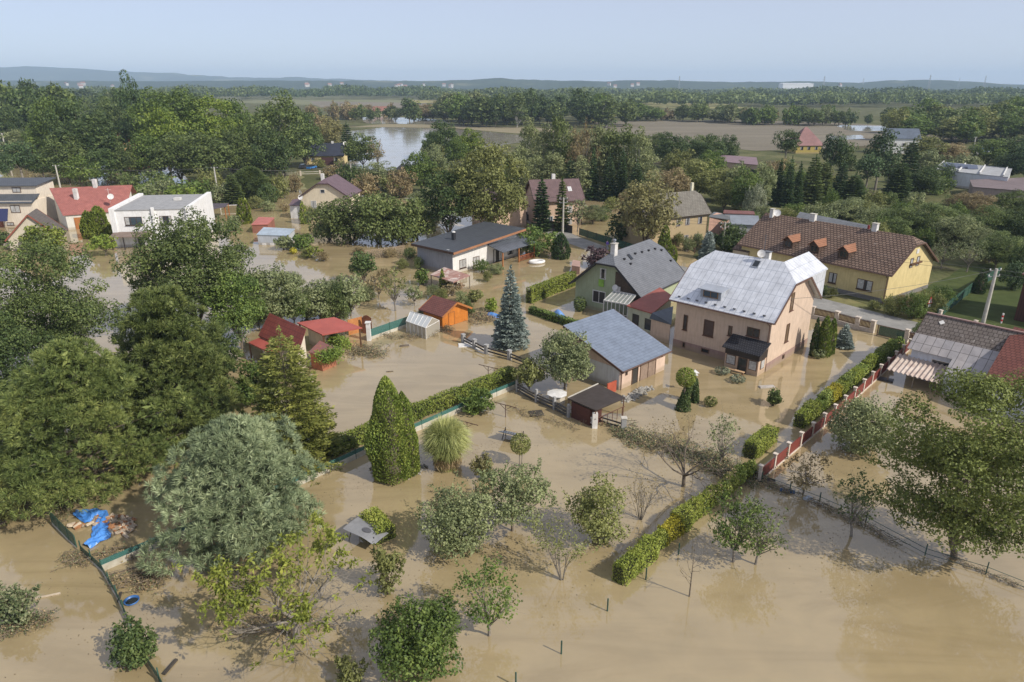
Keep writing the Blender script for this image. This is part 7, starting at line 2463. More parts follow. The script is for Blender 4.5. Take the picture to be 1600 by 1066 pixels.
fence('gate', 'double wire-mesh driveway gate in a dark frame by the road', P2((1370, 524), (1413, 534)), 2.3,
      post_fn(0.1, 1.3, BRP), [panel_fn(0.05, 1.2, 0.03, NETD, 'mesh'), rails_fn((0.1, 1.25), 0.06, BRP)], cat='gate')
fence('picket_fence', 'short dark picket fence right after the driveway gate', P2((1415, 534), (1440, 541)), 2.8, post_fn(0.4, 1.4, PPOST, (1.2, PPOST)), [pickets_fn(0.3, 1.3, 0.15, 0.09, mat("maroon_pickets", (0.10, 0.03, 0.03)))])
net = [panel_fn(0.42, 0.78, 0.03, NETM, 'net', 0.02), panel_fn(-0.4, 0.44, 0.09, MUDB, 'base_board', 0.03)]
gp_ = post_fn(0.06, 0.9, GREENM)
fence('net_fence', 'low green shade-net fence on concrete boards crossing the flooded gardens', P2((160, 893), (310, 828), (478, 754), (592, 700), (690, 657), (745, 632), (805, 607)), 2.5, gp_, net)
fence('net_fence', 'green net fence stretched from the white gatepost to the glasshouse', P2((579, 531), (638, 510)), 2.6, post_fn(0.06, 1.3, GREENM),
      [panel_fn(0.35, 1.25, 0.03, NETM, 'net', 0.02), panel_fn(-0.4, 0.36, 0.09, MUDB, 'base_board', 0.03)])
fence('net_fence', 'dark green tarp-covered fence running to the blue tarpaulin and logs', P2((82, 818), (108, 845), (120, 856)), 1.6, gp_, [panel_fn(0.1, 1.0, 0.03, NETD, 'net', 0.02), panel_fn(-0.4, 0.1, 0.09, MUDB, 'base_board', 0.03)])
fence('net_fence', 'sagging green wire fence leading down the photo past the blue tub', P2((128, 864), (160, 893), (184, 935), (206, 983)), 1.8, gp_, [panel_fn(0.05, 0.55, 0.02, NETD, 'net', 0.02), panel_fn(-0.3, 0.1, 0.1, MUDB, 'base_board', 0.02)])
fence('net_fence', 'end stretch of the wire fence emerging below the dark green bush', P2((226, 1030), (250, 1066), (268, 1100)), 1.6, gp_, [panel_fn(0.05, 0.5, 0.02, NETD, 'net', 0.02)])
WPOST = mat("weathered_stone_post", (0.42, 0.42, 0.42), (0.30, 0.30, 0.30), 5, 0.9)
DRK = mat("charcoal_rail", (0.055, 0.05, 0.05), (0.035, 0.03, 0.03), 5, 0.8)
fence('rail_fence', 'grey-posted fence with dark drooping rails between pool of water and blue spruce', P2((724, 536), (760, 553), (796, 562), (832, 575)), 2.6, post_fn(0.36, 1.0, WPOST, (1.2, WPOST)), [rails_fn((0.35, 0.7), 0.12, DRK, sag=0.1)])
fence('rail_fence', 'dark board fence from the low apple tree to the open shelter', P2((808, 612), (838, 628), (866, 640), (888, 652)), 2.0, post_fn(0.22, 1.25, WPOST), [rails_fn((0.15, 0.45, 0.75), 0.14, mat("bleached_boards", (0.12, 0.115, 0.11), (0.07, 0.065, 0.06), 4, 0.8), sag=0.03)])
fence('rail_fence', 'rusty rail fence trailing from the shelter to the drift pile', P2((935, 660), (975, 671)), 1.8, None, [rails_fn((0.2, 0.55), 0.1, DRK, sag=0.08)])
a = at(974, 671)
gpt = thing('gatepost', 'square grey gatepost standing alone at the head of the drift pile', 'gatepost', a)
MB(a).box(a.x - 0.2, a.y - 0.2, -0.3, a.x + 0.2, a.y + 0.2, 1.05).build('pier', WPOST, gpt)
MB(a).box(a.x - 0.25, a.y - 0.25, 1.05, a.x + 0.25, a.y + 0.25, 1.13).build('cap', CONCP, gpt)
fence('balustrade', 'white rail with square openings below the flat felt roof', P2((887, 646), (929, 668)), 3.9,
      None, [rails_fn((0.75, 0.28), 0.1, WHITE), pickets_fn(0.3, 0.75, 0.36, 0.14, WHITE, 'balusters')])
a = at(929, 668)
gpt = thing('gatepost', 'white square post ending the rail with square openings', 'gatepost', a)
MB(a).box(a.x - 0.22, a.y - 0.22, -0.3, a.x + 0.22, a.y + 0.22, 1.35).build('pier', WHITE, gpt)
fence('wall', 'low orange-red wall piece against the garage corner', P2((948, 617), (962, 611)), 5, None, [panel_fn(-0.3, 1.1, 0.12, mat("orange_red_paint", (0.50, 0.11, 0.06)), 'wall', 0.0)], cat='wall')
# wire fences with standing posts
wp = post_fn(0.06, 0.85, GREENM)
fence('wire_fence', 'nearly drowned wire fence whose green posts lead to the photo\'s lower edge', P2((806, 1072), (877, 1022), (949, 955), (1009, 906), (1060, 867), (1130, 800), (1184, 750)), 7.0, wp, [])
fence('wire_fence', 'sagging wire fence under the big walnut, choked with drift', P2((1190, 752), (1280, 786), (1352, 818), (1445, 868), (1540, 897), (1610, 925)), 2.6, wp, [rails_fn((0.15, 0.5), 0.025, GREENM)])
WIRE = mat("fence_wire", (0.12, 0.12, 0.12))
PLANK = mat("dark_plank", (0.075, 0.065, 0.055), (0.045, 0.04, 0.035), 4, 0.8)
fence('board_fence', 'dark plank fence along the flooded yard of the pink house', P2((820, 343), (847, 352), (857, 355)), 3, None, [panel_fn(-0.2, 1.3, 0.06, PLANK, 'boards', 0.0)])
fence('board_fence', 'second dark plank fence beside the utility pole', P2((855, 355), (894, 365)), 4, None, [panel_fn(-0.2, 1.5, 0.06, PLANK, 'boards', 0.0)])
fence('wire_fence', 'dark mesh garden fence along the road below the mustard house', P2((905, 368), (960, 385), (995, 396)), 3.0, post_fn(0.08, 1.5, PLANK), [panel_fn(0.1, 1.4, 0.02, NETD, 'mesh', 0.05)])
fence('rail_fence', 'white-posted fence in front of the blue-black roofed house', P2((415, 275), (470, 275), (530, 273)), 6, post_fn(0.5, 1.6, PPOST), [rails_fn((0.6, 1.2), 0.15, CONCP)])
fence('rail_fence', 'white tubular rail behind the carport', P2((345, 328), (376, 327)), 4, post_fn(0.14, 1.1, WHITE), [rails_fn((1.0,), 0.12, WHITE)])
fence('mesh_fence', 'tall green mesh fence climbing the shaded lawn', P2((1462, 502), (1520, 455), (1560, 432)), 3.0, post_fn(0.08, 1.6, GREENM), [panel_fn(0.1, 1.5, 0.02, NETD, 'mesh', 0.05)])
fence('mesh_fence', 'grey-posted mesh fence between the road and the shaded lawn', P2((1466, 505), (1520, 522), (1575, 540)), 5.2, post_fn(0.3, 1.6, PPOST, (1.3, PPOST)), [panel_fn(0.1, 1.2, 0.02, NETD, 'mesh', 0.2)])
fence('wall', 'dark garden wall around the lawn pool by the orange shed', P2((1085, 396), (1040, 382)), 3, post_fn(0.1, 1.0, BRP), [rails_fn((0.3, 0.8), 0.05, BRP)], cat='fence')
fence('reed_fence', 'ragged dry reed screen in the flooded garden', P2((570, 404), (600, 402), (634, 396)), 2.2, None, [pickets_fn(-0.1, 1.5, 0.16, 0.07, mat("dry_reed", (0.42, 0.33, 0.24), (0.3, 0.23, 0.16), 3, 0.9))])

# ---------------------------------------------------------------- poles and lines
POLE = mat("spun_concrete_pole", (0.55, 0.53, 0.48), (0.42, 0.40, 0.36), 2, 0.8)
STEEL = mat("dull_steel", (0.30, 0.31, 0.32), rough=0.5, metal=0.4)
pole_tops = {}
def pole(key, label, px, pyb, pyt, r=0.17, arms=1, tilt=(0, 0)):
    b = at(px, pyb)
    h = height_at(b, pyt)
    t = thing('utility_pole', label, 'utility pole', b)
    top = Vector((tilt[0], tilt[1], h))
    MB().tube([(0, 0, -0.5), top * 0.5, top], [r * 1.25, r, r * 0.75], 10).build('shaft', POLE, t)
    for k in range(arms):
        z = h - 0.25 - 0.7 * k
        MB().beam((-0.75 + tilt[0], tilt[1], z), (0.75 + tilt[0], tilt[1] + 0.3, z), 0.09).build('crossarm', STEEL, t)
        for s in (-0.7, 0, 0.7):
            MB().lathe((s + tilt[0], tilt[1] + 0.15 + s * 0.2, z + 0.05), [(0.03, 0), (0.07, 0.05), (0.05, 0.12), (0.08, 0.15), (0.02, 0.2)], 8).build('insulator', WHITE, t)
    pole_tops[key] = b + top - Vector((0, 0, 0.1))
pole('a', 'tall concrete utility pole leaning over the shabby bungalow', 1534, 512, 420, 0.2, 2)
pole('b', 'concrete utility pole before the dark shrub and the long yellow house', 1128, 396, 347, 0.16, 2)
pole('c', 'concrete utility pole between the laurel and the pink house', 879, 373, 309, 0.18, 2)
pole('d', 'concrete utility pole behind the carport', 342, 314, 261, 0.2, 1)
pole('e', 'concrete utility pole rising behind the red roof', 97, 305, 258, 0.2, 1)
pole('f', 'thin utility pole with a broad platform near the cream gable house', 551, 300, 256, 0.2, 1)
pole('g', 'slender utility pole at the photo edge near the pines', 13, 250, 208, 0.25, 1)
pole('h', 'bent lamp pole at the photo edge by the blue rail screen', 1519, 240, 214, 0.25, 1)
def wire(name, label, pts, sag=0.5, r=0.022, n=10, group='overhead lines'):
    org = Vector(pts[0])
    mb = MB(org)
    for a, b in zip(pts, pts[1:]):
        a, b = Vector(a), Vector(b)
        mb.tube([a.lerp(b, i / n) - Vector((0, 0, 4 * sag * (i / n) * (1 - i / n))) for i in range(n + 1)], r, 4, False)
    o = mb.build(name, WIRE)
    tag(o, label, 'cable', group)
    return o
T_ = pole_tops
far_r = Vector((80, 62, 9.0))
for k, dz in enumerate((0, -0.5)):
    z = Vector((0, 0, dz))
    wire('power_line', ('upper' if k == 0 else 'lower') + ' cable strung from the mustard-house pole past the yellow gable to the leaning pole', [T_['b'] + z, T_['a'] + z, far_r + z], 0.8)
    wire('power_line', ('upper' if k == 0 else 'lower') + ' cable crossing the russet chestnut between the road poles', [T_['c'] + z, T_['b'] + z], 0.9)
wire('power_line', 'cable running over the scrub behind the white house', [T_['e'], T_['d']], 1.0, 0.05)
wire('power_line', 'cable from the carport pole past the oaks', [T_['d'], T_['f']], 1.2, 0.05)
wire('power_line', 'cable passing the linden between the platform pole and the laurel pole', [T_['f'], T_['c']], 1.2, 0.04)
a = hb.M @ Vector((hb.L + 0.1, 3.6, 6.9))
wire('service_line', 'house cable from the beige gable to the leaning pole', [a, T_['a']], 0.5, 0.02)
# road sign, poles, hydrant
b = at(1447, 499)
sg = thing('road_sign', 'triangular red-bordered warning sign on a grey post by the road', 'road sign', b, math.radians(25))
MB().tube([(0, 0, 0), (0, 0, 2.4)], 0.035, 6).build('post', STEEL, sg)
tri_ = lambda s_, y: [(-s_, y, 2.05), (s_, y, 2.05), (0, y, 2.05 + s_ * 1.73)]
MB().face(tri_(0.5, -0.05)).face(tri_(0.5, -0.03)[::-1]).build('border', mat("sign_red", (0.60, 0.03, 0.03), (0.6, 0.03, 0.03), rough=0.4), sg)
MB().face([(-0.33, -0.056, 2.14), (0.33, -0.056, 2.14), (0, -0.056, 2.72)]).build('face', WHITE, sg)
MB().face([(-0.06, -0.062, 2.2), (0.06, -0.062, 2.2), (0.05, -0.062, 2.5), (-0.05, -0.062, 2.5)]).build('symbol', FR_K, sg)
MB().box(-0.25, -0.055, 1.6, 0.25, -0.035, 1.95).build('plate', WHITE, sg)
for px, py, lb in ((1564, 505, 'red and white striped marker post behind the bungalow'),):
    b = at(px, py)
    mk_ = thing('marker_post', lb, 'marker post', b)
    for k in range(5):
        MB().tube([(0, 0, 0.25 * k), (0, 0, 0.25 * k + 0.25)], 0.1, 8).build('stripe', MATS["sign_red"] if k % 2 else WHITE, mk_)

# ---------------------------------------------------------------- garden objects
gb = at(668, 526)
GH = [at(635.5, 519), at(666, 530), at(687, 518), at(650, 508)]
gh_t = thing('greenhouse', 'small white-framed glasshouse on a bank of rubble near the orange shed', 'greenhouse', GH[0])
def ghp(i, z):
    return Vector((GH[i].x, GH[i].y, z))
r0, r1 = (GH[0] + GH[3]) / 2, (GH[1] + GH[2]) / 2
RZ, EZ = 2.15, 1.35
mb = MB(GH[0])
for i, j in ((0, 1), (3, 2)):
    for k in range(6):
        t = k / 5
        e = ghp(i, EZ).lerp(ghp(j, EZ), t)
        r = Vector((r0.x, r0.y, RZ)).lerp(Vector((r1.x, r1.y, RZ)), t)
        mb.beam(e, r, 0.05)
        mb.beam((e.x, e.y, -0.2), e, 0.05)
mb.beam((r0.x, r0.y, RZ), (r1.x, r1.y, RZ), 0.07)
for i, j in ((0, 1), (1, 2), (2, 3), (3, 0)):
    mb.beam(ghp(i, EZ), ghp(j, EZ), 0.06)
mb.build('frame', WHITE, gh_t)
PC = mat_clear("milky_polycarbonate", (0.62, 0.66, 0.68), 0.75)
mb = MB(GH[0])
R0, R1 = Vector((r0.x, r0.y, RZ - 0.02)), Vector((r1.x, r1.y, RZ - 0.02))
mb.face([ghp(0, EZ), ghp(1, EZ), R1, R0])
mb.face([ghp(2, EZ), ghp(3, EZ), R0, R1])
mb.build('roof_glazing', PC, gh_t)
mb = MB(GH[0])
for i, j in ((0, 1), (2, 3)):
    mb.face([ghp(i, -0.2), ghp(j, -0.2), ghp(j, EZ), ghp(i, EZ)])
mb.face([ghp(1, -0.2), ghp(2, -0.2), ghp(2, EZ), R1, ghp(1, EZ)])
mb.face([ghp(3, -0.2), ghp(0, -0.2), ghp(0, EZ), R0, ghp(3, EZ)])
mb.build('wall_glazing', mat_clear("milky_wall", (0.50, 0.47, 0.40), 0.6), gh_t)
# grey garden swing canopy with its frame
c = at(573, 846)
lg = thing('garden_swing', 'collapsed garden swing whose grey canopy stands on black legs in the water', 'garden swing', c, math.radians(-30))
mb = MB()
n = 10
def cz(u, v):
    return 0.88 + 0.05 * math.cos(u * 2.2) - 0.04 * v * v + 0.03 * math.sin(u * 3)
G = [[(-1.25 + 2.5 * i / n, -0.7 + 1.4 * j / n, cz(-1.25 + 2.5 * i / n, (-0.7 + 1.4 * j / n) / 0.7) - 0.12 * (-1.25 + 2.5 * i / n)) for j in range(n + 1)] for i in range(n + 1)]
for i in range(n):
    for j in range(n):
        mb.face([G[i][j], G[i + 1][j], G[i + 1][j + 1], G[i][j + 1]])
mb.build('canopy', mat("grey_canvas", (0.27, 0.275, 0.29), (0.22, 0.225, 0.24), 2, 0.8), lg)
mb = MB()
mb.lathe((0.15, -0.1, 0), [(0.01, 0.0), (0.34, 0.0)], 18)
for i_, v_ in enumerate(mb.v):
    mb.v[i_] = Vector((v_.x, v_.y * 0.62, cz(v_.x, v_.y * 0.62 / 0.7) - 0.12 * v_.x + 0.035))
mb.build('painted_shadow', mat("shadow_dark_canvas", (0.11, 0.11, 0.12), rough=0.3), lg)  # oval shadow lying on the canopy, painted as a darker disc
for x in (-1.0, 1.0):
    for y in (-0.55, 0.5):
        MB().tube([(x * 0.9, y * 0.5, 0.85), (x * 1.05, y * 1.1, -0.3)], 0.025, 6).build('leg', FR_K, lg)
# tilted blue solar frame
c = at(800, 688)
sp = thing('sunken_panel', 'tilted blue-grey slatted pool heating panel propped in the water', 'solar panel', c, math.radians(-25))
mb = MB()
mb.obox((0, 0, 0.62), (1.9, 1.25, 0.05), 0, (math.radians(-22), 0))
mb.build('panel', mat_tile("blue_heating_tubes", (0.22, 0.28, 0.38), (0.26, 0.32, 0.42), (0.06, 0.07, 0.09), 0.22, 0.3, 0.05, 0.3), sp)
for x in (-0.8, 0.8):
    MB().beam((x, -0.4, -0.2), (x, 0.45, 0.75), 0.05).build('strut', FR_K, sp)
    MB().beam((x, 0.5, -0.2), (x, 0.45, 0.8), 0.05).build('strut', FR_K, sp)
# washing line posts (T frames)
for px, py, pt, lb in ((763, 592, 573, 'rusty T-shaped washing line post in the pale pool of water'), (790, 652, 633, 'rusty T-shaped washing line post near the end of the net fence'), (730, 676, 660, 'second rusty T-shaped washing line post beside the ornamental grass')):
    b = at(px, py)
    h = max(0.8, height_at(b, pt))
    t = thing('clothesline_post', lb, 'washing line post', b)
    R_ = mat("rust", (0.13, 0.07, 0.05), (0.08, 0.045, 0.035), 6, 0.9)
    MB().tube([(0, 0, -0.3), (0, 0, h)], 0.035, 6).build('post', R_, t)
    MB().beam((-0.95, 0.55, h), (0.95, -0.55, h), 0.05).build('crossbar', R_, t)
    MB().beam((-0.5, 0.3, h - 0.02), (0, 0, h - 0.45), 0.03).beam((0.5, -0.3, h - 0.02), (0, 0, h - 0.45), 0.03).build('brace', R_, t)
# pallet
c = at(838, 647)
pl_ = thing('pallet', 'dark floating wooden pallet near the board fence', 'pallet', c, 0.2)
for k in range(6):
    MB().box(-0.6, -0.5 + k * 0.18, 0.08, 0.6, -0.38 + k * 0.18, 0.11).build('slat', PLANK, pl_)
for x in (-0.55, 0, 0.55):
    MB().box(x - 0.05, -0.5, -0.02, x + 0.05, 0.52, 0.08).build('bearer', PLANK, pl_)
# white water tank with a lid
c = at(870, 628)
tk = thing('water_tank', 'muddy white plastic tank behind the dark board fence', 'tank', c, 0.3)
MB().lathe((0, 0, -0.2), [(0.75, 0), (0.8, 0.7), (0.78, 1.0)], 8).build('tank', mat("muddy_white_plastic", (0.62, 0.57, 0.48), (0.42, 0.36, 0.27), 2, 0.6), tk)
MB().lathe((0, 0, 0.8), [(0.95, 0), (0.95, 0.06), (0.3, 0.14), (0.01, 0.14)], 8).build('lid', WHITE, tk)
# blue round tub
c = at(206, 940)
tb = thing('tub', 'blue round plastic tub drifting beside the sagging wire fence', 'tub', c)
MB().lathe((0, 0, -0.05), [(0.30, 0), (0.36, 0.16), (0.40, 0.17), (0.40, 0.12), (0.33, 0.0)], 24).build('wall', mat("blue_plastic", (0.05, 0.16, 0.42), (0.04, 0.13, 0.36), 4, 0.4), tb, smooth=True)
MB().lathe((0, 0, 0.02), [(0.01, 0), (0.31, 0)], 24).build('water', G_DARK, tb)
# blue tarpaulin with firewood
BT = mat("blue_tarpaulin", (0.06, 0.22, 0.62), (0.10, 0.30, 0.72), 1.2, 0.35)
def sheet(name, label, cat, px_pts, m, hgt, seed, wave=0.12):
    rng = np.random.default_rng(seed)
    L_ = [at(*p) for p in px_pts[0]]
    R_ = [at(*p) for p in px_pts[1]]
    org = L_[0].copy()
    rows = []
    nn = 10
    K = len(L_) - 1
    for i in range(K * 8 + 1):
        t = min(i / 8, K - 1e-6)
        a, b = L_[int(t)].lerp(L_[int(t) + 1], t % 1), R_[int(t)].lerp(R_[int(t) + 1], t % 1)
        rows.append([a.lerp(b, j / nn) + Vector((0, 0, 0.05 + hgt * math.sin(math.pi * j / nn) ** 0.7 * (0.7 + 0.3 * math.sin(i * 0.7)) + wave * 0.35 * rng.random() + wave * 0.4 * math.sin(i * 0.9 + j * 1.3))) for j in range(nn + 1)])
    mb = MB(org)
    for i in range(len(rows) - 1):
        for j in range(nn):
            mb.face([rows[i][j], rows[i + 1][j], rows[i + 1][j + 1], rows[i][j + 1]])
    root = mb.build(name, m, smooth=False)
    return tag(root, label, cat)
sheet('tarpaulin', 'crumpled bright blue tarpaulin floating among split logs', 'tarpaulin',
      ([(114, 806), (133, 819), (150, 812), (144, 828), (143, 840), (129, 853)], [(124, 799), (150, 796), (168, 800), (176, 820), (173, 840), (141, 858)]), BT, 0.22, 5)
sheet('tarpaulin', 'small blue tarpaulin at the foot of the blue spruce', 'tarpaulin', ([(761, 496), (780, 498)], [(764, 491), (782, 493)]), BT, 0.4, 6)
sheet('tarpaulin', 'blue cover draped over the dark clipped hedge', 'tarpaulin', ([(861, 500), (882, 508)], [(872, 495), (893, 502)]), mat("blue_cover", (0.12, 0.26, 0.60), (0.18, 0.34, 0.66), 2, 0.4), 1.25, 7, 0.05)
LOGM = [mat("grey_split_logs", (0.46, 0.38, 0.29), (0.30, 0.24, 0.18), 4, 0.9), mat("pale_split_logs", (0.62, 0.52, 0.40), (0.46, 0.38, 0.28), 4, 0.9), mat("orange_split_logs", (0.45, 0.22, 0.10), (0.3, 0.14, 0.07), 4, 0.9)]
rng = np.random.default_rng(17)
pr_ = None
for k in range(84):
    if k < 66:
        u, v = rng.random(), rng.random()
        px, py = 172 + 38 * u, 806 + 18 * u * rng.random() + 30 * v * (1 - 0.3 * u)
    elif k < 76:
        px, py = 140 + 30 * rng.random(), 812 + 10 * rng.random()
    else:
        px, py = 108 + 20 * rng.random(), 822 + 3 * rng.random()
    p = at(px, py)
    if pr_ is None:
        pr_ = []
        for m_ in LOGM:
            o = MB().hexa([(-0.25, -0.09, 0), (0.25, -0.08, 0), (0.24, 0.09, 0), (-0.25, 0.08, 0)], [(-0.24, -0.03, 0.15), (0.25, -0.04, 0.16), (0.25, 0.03, 0.16), (-0.24, 0.05, 0.15)]).build('firewood_log', m_)
            pr_.append(o)
        src = pr_[:]
    s_ = pr_[k % 3]
    o = s_ if k < 3 else s_.copy()
    if k >= 3:
        COL.objects.link(o)
    o.location = (p.x, p.y, 0.02 + 0.12 * rng.random())
    o.rotation_euler = (rng.normal() * 0.3, rng.normal() * 0.25, rng.random() * 6.28)
    tag(o, ('brown', 'pale', 'orange-tinted')[k % 3] + ' split log drifting beside the crumpled blue tarpaulin', 'log', 'split logs around the blue tarpaulin')

def drift(name, label, pts, spread, n, seed, leafy=0.5, cat='debris', size=1.0, cols=('straw', 'ivy')):
    """tangle of flood drift: sticks, stalks and rubbish caught in a heap"""
    rng = np.random.default_rng(seed)
    W = [at(*p) for p in pts]
    org = W[0].copy()
    root = thing(name, label, cat, org)
    root["kind"] = "stuff"
    del root["category"]
    mb = MB(org)
    P = []
    for k in range(n):
        t = rng.random() * (len(W) - 1)
        p = W[int(t)].lerp(W[min(int(t) + 1, len(W) - 1)], t % 1)
        p = p + Vector((rng.normal() * spread, rng.normal() * spread, 0.04 + abs(rng.normal()) * 0.16))
        a = rng.random() * 3.14
        L = (0.15 + 0.5 * rng.random()) * size
        d = Vector((math.cos(a), math.sin(a), rng.normal() * 0.25)) * L
        mb.tube([p - d, p + Vector((0, 0, 0.03)), p + d], [0.02 * size, 0.025 * size, 0.008], 4, False)
        P.append(tuple(p))
    o = mb.build('sticks', mat("drift_sticks", (0.26, 0.21, 0.15), (0.13, 0.10, 0.07), 5, 0.9), root)
    P = np.array(P)
    for c_, kk in zip(cols, (7, int(12 * leafy))):
        if kk:
            Q_ = np.repeat(P, kk, 0) - np.array(org)
            Q_ = Q_ + rng.normal(size=Q_.shape) * np.array([0.22, 0.22, 0.12]) * size
            Q_[:, 2] = np.abs(Q_[:, 2]) + 0.01
            crown_object(root, 'litter' if c_ == 'straw' else 'weeds', leaf_quads(rng, Q_, np.tile([0, 0, 1.0], (len(Q_), 1)), 0.07 * size, asp=0.45), LEAF[c_])
    return root
drift('drift', 'long bank of weeds, stones and rubbish stretching from the grey gatepost to the fence corner', [(968, 676), (1005, 690), (1050, 700), (1110, 722), (1140, 735), (1172, 745)], 0.75, 420, 31, 1.6, size=1.1)
drift('drift', 'heap of rubble and branches below the vine-edged lean-to', [(545, 545), (575, 548), (590, 555)], 0.8, 160, 32, 0.5, size=1.1)
drift('drift', 'brushwood and bottles caught at the corner of the green net fence', [(108, 872), (130, 880)], 0.35, 70, 33, 0.5, size=0.7)
drift('drift', 'ivy and pale litter washed up at the foot of the big pine', [(2, 770), (40, 790), (85, 795), (98, 808)], 0.55, 170, 34, 1.4, size=0.8)
drift('drift', 'planks and twigs floating below the blue tarpaulin', [(155, 866), (195, 872), (205, 868)], 0.25, 50, 35, 0.3, size=1.0)
drift('drift', 'dark brushwood raft next to the blue tub', [(196, 908), (240, 912)], 0.45, 110, 36, 0.3, size=0.9)
drift('drift', 'litter bank along the drowned tangle of shrubs', [(2, 985), (50, 975), (70, 968)], 0.35, 120, 37, 1.0, size=0.7)
drift('drift', 'drift choking the wire fence from the first red-fence post to the walnut', [(1190, 755), (1250, 778), (1320, 808), (1400, 850)], 0.22, 150, 38, 0.4, size=0.7)
drift('drift', 'thin drift line along the wire fence beyond the walnut', [(1478, 872), (1540, 897), (1605, 925)], 0.15, 60, 39, 0.3, size=0.5)
drift('drift', 'scattered rubble on the mud before the woodshed', [(600, 392), (650, 398), (640, 405)], 0.8, 90, 40, 0.4, size=1.2)
drift('drift', 'pale rubble bank along the glasshouse', [(600, 525), (640, 528), (690, 520), (700, 512)], 0.5, 120, 41, 0.3, size=0.9)
drift('drift', 'heap of bricks and branches behind the orange shed', [(735, 492), (762, 500)], 0.9, 130, 42, 0.3, size=1.3)
drift('drift', 'reedy mud bank in front of the low willows', [(560, 400), (600, 397), (640, 395)], 1.0, 140, 43, 0.6, size=1.5)
drift('drift', 'twigs floating under the half-bare walnut', [(360, 960), (440, 985), (500, 975)], 0.6, 90, 44, 0.3, size=1.0)
drift('drift', 'dead leaves and rubbish along the plank fence by the shelter', [(800, 640), (850, 655), (905, 672)], 0.35, 70, 45, 0.3, size=0.7)
# floating planks and beams, white boards, bench
def plank(label, px, py, L, w_, rz, m, h=0.06, cat='plank', name='plank', z=0.04):
    p = at(px, py)
    o = MB().obox((0, 0, 0), (L, w_, h)).obox((0, 0, h * 0.6), (L * 0.94, w_ * 0.6, h * 0.3)).build(name, m)
    o.location = (p.x, p.y, z)
    o.rotation_euler = (0, 0, rz)
    tag(o, label, cat)
    return o
PW = mat("bleached_plank", (0.60, 0.52, 0.42), (0.45, 0.38, 0.30), 3, 0.8)
plank('pale pole floating beside the drowned tangle', 74, 932, 1.3, 0.07, 0.35, PW, 0.07)
plank('short pale log at the drowned tangle of shrubs', 57, 960, 0.5, 0.12, -0.1, PW, 0.1)
plank('dark beam floating upright in line below the dark green bush', 266, 1043, 0.95, 0.16, 1.35, PLANK, 0.12)
plank('dark board leaning along the wire fence by the blue tub', 187, 934, 0.8, 0.12, 1.9, PLANK, 0.1)
plank('thin branch floating before the net fence', 196, 892, 1.6, 0.06, 0.55, BARK, 0.05)
plank('white foam board lying on the water by the grey fence posts', 729, 540, 1.8, 1.1, 0.1, WHITE, 0.1, 'board', 'board')
plank('smaller white board drifting past the grey fence posts', 750, 546, 1.1, 0.4, -0.2, WHITE, 0.06, 'board', 'board')
plank('bundle of pale planks floating in front of the beige house', 1198, 605, 1.5, 0.5, 0.15, mat("grey_plank", (0.5, 0.46, 0.42)), 0.12)
plank('dark garden table top floating by the red-panelled fence', 1384, 594, 1.3, 0.9, -0.6, FR_K, 0.12, 'table', 'table_top')
plank('dark plastic panel jammed against the first red-fence post', 1198, 752, 1.2, 0.6, -0.3, FR_K, 0.12, 'panel', 'panel')
plank('blue plastic sheet caught in the drift below the brownish fruit tree', 1230, 768, 1.0, 0.35, -0.3, mat("dark_blue_plastic", (0.05, 0.13, 0.30)), 0.1, 'plastic sheet', 'plastic_sheet')
plank('white and blue bag caught in the drift under the brownish fruit tree', 1262, 780, 0.55, 0.4, 0.5, mat("pale_blue_bag", (0.55, 0.62, 0.72)), 0.16, 'bag', 'bag')
plank('white plank slanting in the drift near the small dark fruit tree', 1281, 788, 0.9, 0.12, -0.9, WHITE, 0.08)
plank('small dark twig floating in the pale pool', 609, 581, 0.7, 0.12, 0.2, BARK, 0.05)
plank('orange-brown branch stump floating in the pale pool', 632, 541, 1.0, 0.3, 0.3, BARK, 0.15, 'driftwood', 'driftwood')
plank('light driftwood beam in the reeds by the grey-green shrub', 700, 462, 1.6, 0.2, 0.4, PW, 0.1)
b = at(1148, 584)
bn = thing('bench', 'pale timber bench in front of the glazed porch', 'bench', b, math.radians(-42))
MB().box(-0.95, -0.17, 0.35, 0.95, 0.17, 0.42).build('seat', mat("pale_timber", (0.62, 0.42, 0.25), (0.5, 0.32, 0.18), 4, 0.6), bn)
for x in (-0.8, 0.8):
    MB().box(x - 0.05, -0.15, -0.4, x + 0.05, 0.15, 0.35).build('leg', WOODB, bn)
for px, py, lb in ((1128, 579, 'low clipped shrub at the far end of the pale bench'), (1152, 592, 'low clipped shrub by the near end of the pale bench')):
    plant('clipped_shrub', lb, 'shrub', px, py + 5, py - 5, 24, 'ball', 'silver', 1.4, z0=0.0)
b = at(1084, 612)
bd = thing('bird_table', 'small white bird table beside the ivy arch', 'bird table', b)
MB().tube([(0, 0, -0.3), (0, 0, 1.7)], 0.03, 6).build('post', WOODG, bd)
MB().box(-0.2, -0.2, 1.7, 0.2, 0.2, 1.75).slab([(-0.28, -0.25, 2.0), (0.28, -0.25, 2.0), (0.0, 0.25, 2.15), (-0.28, 0.25, 2.0)], 0.04).build('roof', WHITE, bd)
